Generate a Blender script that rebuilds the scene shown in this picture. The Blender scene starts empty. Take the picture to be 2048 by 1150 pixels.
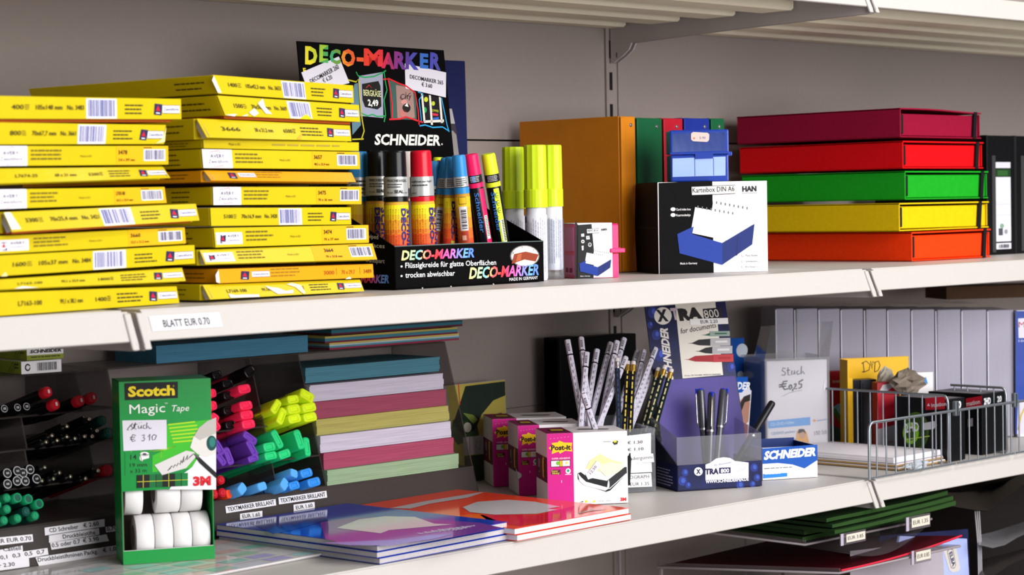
import bpy, bmesh, math, random
from mathutils import Vector, Matrix
V = Vector
scn = bpy.context.scene
col = scn.collection
rnd = random.Random(7)

# ------------------------------------------------------------------ camera
CAM = V((-2.46682, -1.75320, 0.125993))
YAW, PIT, ROL, FPX = 0.7822755, -0.0378583, -0.0181940, 4217.97
IW, IH = 2048, 1150
D_ = V((math.sin(YAW)*math.cos(PIT), math.cos(YAW)*math.cos(PIT), math.sin(PIT)))
_r = V((math.cos(YAW), -math.sin(YAW), 0)); _u = _r.cross(D_)
R_ = _r*math.cos(ROL) + _u*math.sin(ROL); U_ = _u*math.cos(ROL) - _r*math.sin(ROL)
cd = bpy.data.cameras.new('camera'); cam = bpy.data.objects.new('camera', cd); col.objects.link(cam)
m3 = Matrix((R_, U_, -D_)).transposed()
cam.matrix_world = Matrix.Translation(CAM) @ m3.to_4x4()
cd.sensor_width = 36; cd.lens = FPX/IW*36; cd.clip_start = .05
cd.dof.use_dof = True; cd.dof.focus_distance = 2.75; cd.dof.aperture_fstop = 9
scn.camera = cam

# ------------------------------------------------------------------ light
scn.view_settings.view_transform = 'Standard'; scn.view_settings.look = 'None'
scn.view_settings.gamma = 1; scn.view_settings.use_curve_mapping = False
scn.view_settings.exposure = 0.05
wd = bpy.data.worlds.new('shop_air'); scn.world = wd; wd.use_nodes = True
wb = wd.node_tree.nodes['Background']; wb.inputs[0].default_value = (.80, .84, 1, 1); wb.inputs[1].default_value = .22
def area(name, loc, aim, sx, sy, power, rgb):
    l = bpy.data.lights.new(name, 'AREA'); l.shape = 'RECTANGLE'; l.size = sx; l.size_y = sy
    l.energy = power; l.color = rgb
    o = bpy.data.objects.new(name, l); col.objects.link(o); o.location = loc
    o.rotation_euler = (V(aim)-V(loc)).to_track_quat('-Z', 'Y').to_euler()
    return o
area('ceiling_tube_light', (.6, -1.3, 1.95), (-.1, .2, 0), 2.6, .4, 46, (1, .97, .92))
area('shop_window_light', (-.65, -3.5, .85), (-.4, .3, -.05), 3.2, 2.4, 212, (1, .985, .98))

# ------------------------------------------------------------------ pixel -> place
def ray(x, y): return D_ + R_*((x-IW/2)/FPX) - U_*((y-IH/2)/FPX)
def onY(x, y, Y): v = ray(x, y); return CAM + v*((Y-CAM.y)/v.y)
def onZ(x, y, Z): v = ray(x, y); return CAM + v*((Z-CAM.z)/v.z)
def onX(x, y, X): v = ray(x, y); return CAM + v*((X-CAM.x)/v.x)
def onP(x, y, p, n): v = ray(x, y); return CAM + v*((V(p)-CAM).dot(n)/v.dot(n))
def PX(x, Y, Z):
    n = R_*FPX - D_*(x-IW/2)
    return CAM.x - (n.y*(Y-CAM.y) + n.z*(Z-CAM.z))/n.x
def at(x, Y, Z): return V((PX(x, Y, Z), Y, Z))

# ------------------------------------------------------------------ materials
MATS = {}
def lin(c): return c/12.92 if c <= .04045 else ((c+.055)/1.055)**2.4
def rgb(h): return tuple(lin(int(h[i:i+2], 16)/255) for i in (0, 2, 4))
def mat(name, h=None, rough=.5, metal=0, noise=0, scale=60, bump=0, coat=0, trans=0, alpha=1, ior=1.45, stretch=None, spec=.3):
    if name in MATS: return MATS[name]
    m = bpy.data.materials.new(name); m.use_nodes = True; nt = m.node_tree; b = nt.nodes['Principled BSDF']
    c = rgb(h or name[-6:]); b.inputs['Base Color'].default_value = (*c, 1)
    b.inputs['Specular IOR Level'].default_value = spec; b.inputs['Roughness'].default_value = rough; b.inputs['Metallic'].default_value = metal
    b.inputs['Coat Weight'].default_value = coat; b.inputs['Transmission Weight'].default_value = trans
    b.inputs['Alpha'].default_value = alpha; b.inputs['IOR'].default_value = ior
    if noise or bump:
        tc = nt.nodes.new('ShaderNodeTexCoord'); mp = nt.nodes.new('ShaderNodeMapping'); ns = nt.nodes.new('ShaderNodeTexNoise')
        nt.links.new(tc.outputs['Object'], mp.inputs[0]); nt.links.new(mp.outputs[0], ns.inputs['Vector'])
        ns.inputs['Scale'].default_value = scale; ns.inputs['Detail'].default_value = 3
        if stretch: mp.inputs['Scale'].default_value = stretch
        if noise:
            mx = nt.nodes.new('ShaderNodeMix'); mx.data_type = 'RGBA'
            mx.inputs['A'].default_value = (*[v*(1-noise) for v in c], 1); mx.inputs['B'].default_value = (*[min(1, v*(1+noise)) for v in c], 1)
            nt.links.new(ns.outputs['Fac'], mx.inputs['Factor']); nt.links.new(mx.outputs['Result'], b.inputs['Base Color'])
        if bump:
            bp = nt.nodes.new('ShaderNodeBump'); bp.inputs['Strength'].default_value = bump; bp.inputs['Distance'].default_value = .001
            nt.links.new(ns.outputs['Fac'], bp.inputs['Height']); nt.links.new(bp.outputs[0], b.inputs['Normal'])
    MATS[name] = m; return m
def clear(name, h, see=.8, rough=.12, gloss=.25):
    """thin clear sheet: mostly see-through, with a weak tint and a soft reflection"""
    if name in MATS: return MATS[name]
    m = bpy.data.materials.new(name); m.use_nodes = True; nt = m.node_tree; nt.nodes.remove(nt.nodes['Principled BSDF'])
    out = nt.nodes['Material Output']; t = nt.nodes.new('ShaderNodeBsdfTransparent'); d = nt.nodes.new('ShaderNodeBsdfDiffuse')
    g = nt.nodes.new('ShaderNodeBsdfGlossy'); a = nt.nodes.new('ShaderNodeMixShader'); b = nt.nodes.new('ShaderNodeMixShader'); fr = nt.nodes.new('ShaderNodeFresnel')
    c = rgb(h); t.inputs[0].default_value = (*[.75+.25*v for v in c], 1); d.inputs[0].default_value = (*c, 1)
    g.inputs[0].default_value = (.9, .9, .9, 1); g.inputs['Roughness'].default_value = rough; fr.inputs[0].default_value = 1.3+gloss
    mm = nt.nodes.new('ShaderNodeMath'); mm.operation = 'MULTIPLY'; mm.inputs[1].default_value = .45; nt.links.new(fr.outputs[0], mm.inputs[0])
    a.inputs[0].default_value = see; nt.links.new(d.outputs[0], a.inputs[1]); nt.links.new(t.outputs[0], a.inputs[2])
    nt.links.new(mm.outputs[0], b.inputs[0]); nt.links.new(a.outputs[0], b.inputs[1]); nt.links.new(g.outputs[0], b.inputs[2])
    nt.links.new(b.outputs[0], out.inputs[0]); MATS[name] = m; return m
def M(x): return x if not isinstance(x, str) else (MATS[x] if x in MATS else mat('ink_'+x, x, .55))

mat('wall_paint', '928782', .75, noise=.05, scale=90)
mat('shelf_paint', 'B6B1AC', .42, noise=.02, scale=120)
mat('steel_post', '928782', .5, noise=.04)
mat('bracket_paint', 'B4ACAA', .5, noise=.02)
mat('rib_paint', 'F3EAD2', .55, noise=.05, scale=40)
mat('dark', '0C0B0C', .6); mat('black_card', '070607', .6, spec=.06)
mat('yellow_card', 'C6B006', .42, noise=.06, scale=45); mat('orange_card', 'DE960A', .42, noise=.06, scale=45)
mat('torn_card', 'D9D3D6', .8, noise=.1, scale=200); mat('kraft', 'B5520F', .7, noise=.1)
mat('white_card', 'EEEAEC', .45, noise=.02); mat('paper', 'E2DDE2', .7, noise=.03)
mat('metal', 'C8C8CC', .28, 1); mat('wire_steel', '9AA0A6', .35, .85); mat('brass', 'B89A50', .3, 1)
clear('clear_film', 'D8D8DC', .91, .15, .12); clear('acrylic', 'C8CCD2', .90, .08, .12)
clear('smoke_acrylic', '5A524E', .72, .2, .02)

# ------------------------------------------------------------------ mesh builder
class MB:
    def __init__(s): s.v = []; s.f = []; s.mi = []; s.sm = []; s.slots = []
    def slot(s, m):
        m = M(m)
        if m not in s.slots: s.slots.append(m)
        return s.slots.index(m)
    def add(s, vs, fs, m, smooth=False):
        b = len(s.v); k = s.slot(m); s.v += [V(p) for p in vs]
        for f in fs: s.f.append([b+i for i in f]); s.mi.append(k); s.sm.append(smooth)
    def poly(s, pts, m): s.add(pts, [list(range(len(pts)))], m)
    def hexa(s, p, m):
        """p: bottom 4 (ccw from above: fl, fr, br, bl) then top 4"""
        s.add(p, [(0, 3, 2, 1), (4, 5, 6, 7), (0, 1, 5, 4), (1, 2, 6, 5), (2, 3, 7, 6), (3, 0, 4, 7)], m)
    def box(s, x0, x1, y0, y1, z0, z1, m, bev=0, seg=2):
        p = [(x0, y0, z0), (x1, y0, z0), (x1, y1, z0), (x0, y1, z0), (x0, y0, z1), (x1, y0, z1), (x1, y1, z1), (x0, y1, z1)]
        if not bev: return s.hexa(p, m)
        s.bevhexa(p, m, bev, seg)
    def bevhexa(s, p, m, bev, seg=2):
        bm = bmesh.new(); vs = [bm.verts.new(q) for q in p]
        for f in [(0, 3, 2, 1), (4, 5, 6, 7), (0, 1, 5, 4), (1, 2, 6, 5), (2, 3, 7, 6), (3, 0, 4, 7)]: bm.faces.new([vs[i] for i in f])
        bmesh.ops.bevel(bm, geom=bm.edges[:], offset=bev, segments=seg, profile=.5, affect='EDGES', clamp_overlap=True)
        s.bm(bm, m)
    def bm(s, bm, m, smooth=False):
        bm.verts.index_update(); s.add([v.co.copy() for v in bm.verts], [[v.index for v in f.verts] for f in bm.faces], m, smooth); bm.free()
    def prism(s, prof, a, b, m, axis='x'):
        """closed 2D profile swept along an axis; profile is (y,z) for x, (x,z) for y, (x,y) for z"""
        def P(q, t): return (t, q[0], q[1]) if axis == 'x' else (q[0], t, q[1]) if axis == 'y' else (q[0], q[1], t)
        n = len(prof); vs = [P(q, a) for q in prof] + [P(q, b) for q in prof]
        fs = [list(range(n))[::-1], list(range(n, 2*n))] + [(i, (i+1) % n, n+(i+1) % n, n+i) for i in range(n)]
        s.add(vs, fs, m)
    def rings(s, rings, m, cap=True, smooth=True, closed=True):
        n = len(rings[0]); vs = [p for r in rings for p in r]; fs = []
        for k in range(len(rings)-1):
            for i in range(n if closed else n-1):
                j = (i+1) % n; fs.append((k*n+i, k*n+j, (k+1)*n+j, (k+1)*n+i))
        s.add(vs, fs, m, smooth)
        if cap and closed:
            s.add(rings[0], [list(range(n))[::-1]], m); s.add(rings[-1], [list(range(n))], m)
    def lathe(s, p0, p1, prof, m, n=20, cap=True, flute=0):
        """prof: (distance along p0->p1 in metres, radius)"""
        p0 = V(p0); p1 = V(p1); ax = (p1-p0).normalized(); a = ax.orthogonal().normalized(); b = ax.cross(a)
        R = []
        for t, r in prof:
            R.append([p0+ax*t+(a*math.cos(q)+b*math.sin(q))*(r*(1-flute*(i % 2))) for i, q in [(i, 2*math.pi*i/n) for i in range(n)]])
        s.rings(R, m, cap, smooth=not flute)
    def tube(s, pts, r, m, n=8):
        pts = [V(p) for p in pts]; R = []; up = None
        for i, p in enumerate(pts):
            t = (pts[min(i+1, len(pts)-1)]-pts[max(i-1, 0)]).normalized()
            if up is None: up = t.orthogonal().normalized()
            up = (up - t*up.dot(t)).normalized(); b = t.cross(up)
            R.append([p+(up*math.cos(2*math.pi*k/n)+b*math.sin(2*math.pi*k/n))*r for k in range(n)])
        s.rings(R, m)
    def build(s, name, parent=None, loc=None, rz=0):
        me = bpy.data.meshes.new(name); me.from_pydata([tuple(v) for v in s.v], [], s.f)
        for m in s.slots: me.materials.append(m)
        me.polygons.foreach_set('material_index', s.mi); me.polygons.foreach_set('use_smooth', s.sm); me.update()
        o = bpy.data.objects.new(name, me); col.objects.link(o)
        if parent: o.parent = parent
        if loc is not None: o.location = loc
        o.rotation_euler.z = rz
        return o
def tag(o, label=None, cat=None, group=None, kind=None):
    if label: o['label'] = label
    if cat: o['category'] = cat
    if group: o['group'] = group
    if kind: o['kind'] = kind
    return o
def thing(name, label, cat, loc=(0, 0, 0), rz=0, group=None):
    o = bpy.data.objects.new(name, None); col.objects.link(o); o.empty_display_size = .02
    o.location = loc; o.rotation_euler.z = rz
    return tag(o, label, cat, group)
def part(o, label): o['label'] = label; return o

# ------------------------------------------------------------------ lettering
GL = {}
def glyphs(t, bold=0):
    k = (t, bold)
    if k not in GL:
        c = bpy.data.curves.new('lettering', 'FONT'); c.body = t; c.size = 1; c.resolution_u = 2; c.offset = bold; c.fill_mode = 'FRONT'
        o = bpy.data.objects.new('lettering', c); me = bpy.data.meshes.new_from_object(o)
        vs = [(v.co.x, v.co.y) for v in me.vertices]; fs = [list(p.vertices) for p in me.polygons]
        bpy.data.objects.remove(o); bpy.data.curves.remove(c); bpy.data.meshes.remove(me)
        if not vs: vs = [(0, 0), (.01, 0), (0, .01)]; fs = []
        GL[k] = (vs, fs, min(v[0] for v in vs), max(v[0] for v in vs))
    return GL[k]
CAPH = .72
RAINBOW = ['E8D82A', '9AC83A', '3FA86A', 'E88A2A', 'E23A2A', 'E0323A', 'D8304A', 'B0306A', '7A3A8A', '4A4AA8', '2E6AC0', '4A4AA8']
PASTEL = ['F0E890', 'B8E0A8', '8AD8D8', 'F0B080', 'F06060', 'F04048', 'F04878', 'E060A8', 'B878D0', '8888E8', '70A8F0', '6088E0']
class Face:
    """flat print area: (0..w, 0..h) in mm laid over the quad bl, br, tr, tl"""
    EPS = .00022; twist = False
    def __init__(s, mb, bl, br, tr, tl, w, h):
        s.mb = mb; s.q = [V(p) for p in (bl, br, tr, tl)]; s.w = w; s.h = h
        s.n = (s.q[1]-s.q[0]).cross(s.q[3]-s.q[0]).normalized()
    def P(s, x, y, l):
        a = x/s.w; b = y/s.h; q = s.q
        return (q[0]*(1-a)+q[1]*a)*(1-b) + (q[3]*(1-a)+q[2]*a)*b + s.n*(l*s.EPS)
    def skin(s, c, back, n=12):
        """the panel itself: a grid that follows a slightly twisted front, with thickness towards the box"""
        fr = []; bk = []
        for i in range(n+1):
            for v in (0, .5, 1): q = s.P(s.w*i/n, s.h*v, 0); fr.append(q); bk.append(q+back)
        s.mb.add(fr, [(3*i+j, 3*i+3+j, 3*i+4+j, 3*i+1+j) for i in range(n) for j in (0, 1)], c)
        s.mb.add(bk, [(3*i+1+j, 3*i+4+j, 3*i+3+j, 3*i+j) for i in range(n) for j in (0, 1)], c)
        s.twist = True; m = 3*(n+1); ring = [3*i for i in range(n+1)]+[3*n+1]+[3*i+2 for i in range(n, -1, -1)]+[1]
        s.mb.add(fr+bk, [(ring[k], m+ring[k], m+ring[(k+1) % len(ring)], ring[(k+1) % len(ring)]) for k in range(len(ring))], c)
    def poly(s, pts, c, l=1): s.mb.add([s.P(x, y, l) for x, y in pts], [list(range(len(pts)))], c)
    def rect(s, x, y, w, h, c, l=1, rot=0, sk=0):
        if s.twist and w > s.w*.03 and not rot:
            n = int(w/s.w*30)+1; k = 3 if h > s.h*.4 else 1; vs = [s.P(x+w*i/n, y+h*j/k, l) for i in range(n+1) for j in range(k+1)]
            return s.mb.add(vs, [((k+1)*i+j, (k+1)*(i+1)+j, (k+1)*(i+1)+j+1, (k+1)*i+j+1) for i in range(n) for j in range(k)], c)
        a = math.radians(rot); P = []
        for dx, dy in ((0, 0), (w, 0), (w, h), (0, h)):
            dx += dy*sk; P.append((x+dx*math.cos(a)-dy*math.sin(a), y+dx*math.sin(a)+dy*math.cos(a)))
        s.poly(P, c, l)
    def disc(s, x, y, rx, ry, c, l=1, n=20, a0=0, a1=360): s.poly([(x+rx*math.cos(math.radians(a0+(a1-a0)*i/n)), y+ry*math.sin(math.radians(a0+(a1-a0)*i/n))) for i in range(n + (a1-a0 < 360))], c, l)
    def line(s, pts, wd, c, l=2):
        vs = []; n = len(pts)
        for i, (x, y) in enumerate(pts):
            x0, y0 = pts[max(i-1, 0)]; x1, y1 = pts[min(i+1, n-1)]; d = math.hypot(x1-x0, y1-y0) or 1
            nx, ny = -(y1-y0)/d*wd/2, (x1-x0)/d*wd/2; vs += [s.P(x+nx, y+ny, l), s.P(x-nx, y-ny, l)]
        s.mb.add(vs, [(2*i+1, 2*i+3, 2*i+2, 2*i) for i in range(n-1)], c)
    def text(s, t, x, y, h, c, w=None, l=3, bold=0, it=0, rot=0, al='l'):
        vs, fs, x0, x1 = glyphs(t, bold); k = h/CAPH; kx = w/(x1-x0) if w else k
        W = (x1-x0)*kx; off = 0 if al == 'l' else -W/2 if al == 'c' else -W
        a = math.radians(rot); ca, sa = math.cos(a), math.sin(a); P = []
        for px, py in vs:
            dx = (px-x0)*kx + off + py*k*it; dy = py*k; P.append(s.P(x+dx*ca-dy*sa, y+dx*sa+dy*ca, l))
        if isinstance(c, str): s.mb.add(P, fs, c)
        else:
            g = {}
            for f in fs:
                u = (sum(vs[i][0] for i in f)/len(f)-x0)/(x1-x0); g.setdefault(min(len(c)-1, int(u*len(c))), []).append(f)
            for i, ff in g.items():
                idx = sorted({j for f in ff for j in f}); mp = {j: n for n, j in enumerate(idx)}
                s.mb.add([P[j] for j in idx], [[mp[j] for j in f] for f in ff], c[i])
    def barcode(s, x, y, w, h, c='4A5090', bg='E6E2EA', n=22, seed=1, l=1):
        r = random.Random(seed); s.rect(x, y, w, h, bg, l); u = x+w*.05
        while u < x+w*.93:
            b = w*r.choice((.012, .012, .022, .035)); s.rect(u, y+h*.1, b, h*.84, c, l+1); u += b+w*r.choice((.012, .018, .03))
    def lines(s, x, y, w, n, dy, th, c='4A3E10', seed=0, l=2):
        """lines of print too small to read: short word-sized dashes"""
        r = random.Random(seed)
        for k in range(n):
            u = x; e = x+w*r.uniform(.75, 1)
            while u < e:
                b = min(w*r.uniform(.08, .22), e-u); s.rect(u, y-k*dy, b, th, c, l); u += b+w*.025
def boxface(mb, w, d, h, side='front', W=None, H=None, y=0):
    W = W or w*1000; H = H or h*1000
    if side == 'front': return Face(mb, (0, y, 0), (w, y, 0), (w, y, h), (0, y, h), W, H)
    if side == 'left': return Face(mb, (0, d, 0), (0, 0, 0), (0, 0, h), (0, d, h), d*1000, H)
    if side == 'top': return Face(mb, (0, 0, h), (w, 0, h), (w, d, h), (0, d, h), W, d*1000)
class Roll(Face):
    """print area wrapped on a cylinder: x is mm round the girth (0 = facing the viewer), y mm along the axis"""
    def __init__(s, mb, p0, p1, r, h=None, face=None):
        s.mb = mb; s.p0 = V(p0); s.ax = (V(p1)-s.p0).normalized(); s.r = r
        t = V(face) if face else (CAM-s.p0); t = (t - s.ax*t.dot(s.ax)).normalized(); s.t = t; s.b = s.ax.cross(t)
    EPS = .0004
    def P(s, x, y, l):
        q = x/1000/s.r; return s.p0 + s.ax*(y/1000) + (s.t*math.cos(q)+s.b*math.sin(q))*(s.r+l*s.EPS)
    def rect(s, x, y, w, h, c, l=1, rot=0, sk=0):
        n = max(1, int(abs(w)/1000/s.r/.25)+1); vs = []
        for i in range(n+1): vs += [s.P(x+w*i/n, y, l), s.P(x+w*i/n, y+h, l)]
        s.mb.add(vs, [(2*i, 2*i+2, 2*i+3, 2*i+1) for i in range(n)], c)
def place(xl, YL, xr, YR, Z):
    """front-left corner, width and turn of a box whose front foot runs between two picture columns at known depths"""
    a = at(xl, YL, Z); b = at(xr, YR, Z); return a, (b-a).length, math.atan2(b.y-a.y, b.x-a.x)
def hgt(x, y, Y, Z): return onY(x, y, Y).z - Z
ZM, ZL, ZU = .031, -.269, .431
class Print(Face):
    """a Face laid out from where the print stands in the photograph: picture points are carried on to the real, placed face"""
    def __init__(s, mb, bl, br, tr, tl, M=None):
        bl, br, tr, tl = V(bl), V(br), V(tr), V(tl)
        Face.__init__(s, mb, bl, br, tr, tl, (br-bl).length*1000, (tl-bl).length*1000)
        s.M = M or Matrix.Identity(4)
        s.o = s.M @ bl; s.e = s.M.to_3x3() @ (br-bl); s.g = s.M.to_3x3() @ (tl-bl); s.N = s.e.cross(s.g).normalized()
    def px(s, x, y):
        p = onP(x, y, s.o, s.N) - s.o; ee, gg, eg = s.e.dot(s.e), s.g.dot(s.g), s.e.dot(s.g); pe, pg = p.dot(s.e), p.dot(s.g); d = ee*gg-eg*eg
        return ((pe*gg-pg*eg)/d*s.w, (pg*ee-pe*eg)/d*s.h)
    def pp(s, pts, c, l=1): s.poly([s.px(*p) for p in pts], c, l)
    def pl(s, pts, wpx, c, l=2):
        a = s.px(*pts[0]); b = s.px(pts[0][0], pts[0][1]-wpx); s.line([s.px(*p) for p in pts], math.hypot(b[0]-a[0], b[1]-a[1]), c, l)
    def pt(s, t, a, b, hp, c, l=3, bold=0, it=0, fit=True):
        """text whose baseline runs between picture points a and b, capitals hp picture points tall"""
        A = s.px(*a); B = s.px(*b); dx, dy = B[0]-A[0], B[1]-A[1]; n = math.hypot(b[0]-a[0], b[1]-a[1])
        ux, uy = (b[1]-a[1])/n, -(b[0]-a[0])/n; C = s.px(a[0]+ux*hp, a[1]+uy*hp)
        s.text(t, A[0], A[1], math.hypot(C[0]-A[0], C[1]-A[1]), c, math.hypot(dx, dy) if fit else None, l, bold, it, math.degrees(math.atan2(dy, dx)))
    def pd(s, x, y, rx, ry, c, l=1, n=22, a0=0, a1=360): s.pp([(x+rx*math.cos(math.radians(a0+(a1-a0)*i/n)), y-ry*math.sin(math.radians(a0+(a1-a0)*i/n))) for i in range(n+(a1-a0 < 360))], c, l)
def TR(loc, rz=0): return Matrix.Translation(loc) @ Matrix.Rotation(rz, 4, 'Z')
# ================================================================== the setting
mat('floor_tiles', '8C8680', .6, noise=.1, scale=8)
b = MB(); b.box(-4, 5, -4, .55, -1.27, -1.25, 'floor_tiles'); tag(b.build('floor'), kind='structure')
b = MB(); b.box(-4, 5, .53, .56, -1.25, 2.3, 'dark')
for k in range(-3, 4):
    for zb in (-1.0, -.579, -.177, .227, .631, 1.035, 1.44):
        b.box(k*1.25+.0125, k*1.25+1.2375, .500, .53, zb+.0012, zb+.4025, 'wall_paint')
tag(b.build('wall_back'), 'light grey metal back wall in panels with dark seams', kind='structure')
for n_, (k, lb) in enumerate(((0, 'slotted steel upright behind the middle bracket'), (1, 'slotted steel upright at the far right'), (-1, 'slotted steel upright at the far left'))):
    X = k*1.25; b = MB(); b.box(X-.014, X+.016, .496, .529, -1.25, 2.2, 'steel_post')
    for j in range(-24, 24): b.box(X-.007, X-.001, .4950, .497, .308+.05*j, .336+.05*j, 'dark')
    b.box(X+.0105, X+.016, .4935, .497, -1.25, 2.2, 'steel_post')
    o = b.build('trim_%d' % (n_+1)); tag(o, lb, kind='structure')

def bracket_prof(z):
    return [(.493, z+.028), (.493, z-.050), (.487, z-.050), (.480, z-.046), (.468, z-.040), (.455, z-.031), (.449, z-.021),
            (.25, z-.0145), (.03, z-.0105), (.006, z-.0105), (-.001, z-.010), (-.004, z-.0072), (-.0042, z-.004), (.0095, z+.027), (.014, z+.028)]
def shelf(k, z, label, note=None):
    X0, X1 = k*1.25+.011, k*1.25+1.25-.011
    r = thing('shelf', label, 'shelf', (X0, 0, z), group='steel shelf bays'); r.pop('group', None)
    b = MB(); b.box(0, X1-X0, .0135, .492, .018, .0305, 'shelf_paint', .001)
    b.build('shelf_board', r)
    b = MB()
    for y in (.128, .236, .344, .4545): b.prism([(y, .007), (y+.004, .004), (y+(.058 if y < .4 else .036), .004), (y+(.060 if y < .4 else .037), .0175), (y, .0175)], .004, X1-X0-.002, 'rib_paint')
    b.build('support_ribs', r)
    b = MB(); pr = [(0, 0), (.0015, -.0012), (.006, -.0012), (.0155, .0265), (.0135, .0288), (.0115, .0288)]
    b.prism(pr, .0, X1-X0+.005, 'shelf_paint'); rail = b.build('price_rail', r)
    if note: note(rail)
    for nm_, x in ((0, -.0075), (1, X1-X0+.0045)):
        b = MB(); p = bracket_prof(0); b.prism(p, x, x+.003, 'bracket_paint')
        # rounded front lip of the plate, the rivet and the hook slot at the back
        fx = x-.0052 if nm_ else x-.0005; b.bevhexa([(fx, -.0062, -.0092), (fx+.0085, -.0062, -.0092), (fx+.0085, -.0022, -.0092), (fx, -.0022, -.0092), (fx, .0088, .0275), (fx+.0085, .0088, .0275), (fx+.0085, .0128, .0275), (fx, .0128, .0275)], 'shelf_paint', .0015)
        b.lathe((x-.0012, .049, .0065), (x+.004, .049, .0065), [(0, .0035), (.004, .0035)], 'metal', 10)
        b.box(x-.0003, x+.0033, .4795, .481, -.042, -.034, 'dark')
        o = b.build('bracket', r)
    return r
def rail_note(rail):
    b = MB(); F = Face(b, (0, -.0003, 0), (.4, -.0003, 0), (.4, .0112, .0288), (0, .0112, .0288), 400, 31)
    F.rect(7, 9, 88, 16, 'CFCDD2', 1); F.text('BLATT EUR 0.70', 22, 12.5, 8, '1A1A1E', 58, 2, .012)
    part(b.build('price_label', rail), 'white price strip with typed price')
shelf(0, .4, 'upper shelf bay on the right, above the colored box files')
shelf(-1, .4, 'upper shelf bay at top left, seen from underneath')
shelf(-2, 0, 'middle shelf bay at the far left, under the left pile of yellow boxes')
shelf(-1, 0, 'middle shelf bay in the center with a typed price strip on its rail', rail_note)
shelf(0, 0, 'middle shelf bay on the right, under the colored box files')
shelf(-1, -.3, 'lower shelf bay carrying the pen organizer and brochures')
shelf(-2, -.3, 'lower shelf bay at the far left, under the end of the leaflets')
shelf(0, -.3, 'lower shelf bay on the right, behind the wire fence')
shelf(0, -.75, 'bottom shelf bay below the green folders'); shelf(-1, -.75, 'bottom shelf bay at lower left, out of the light')
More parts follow.
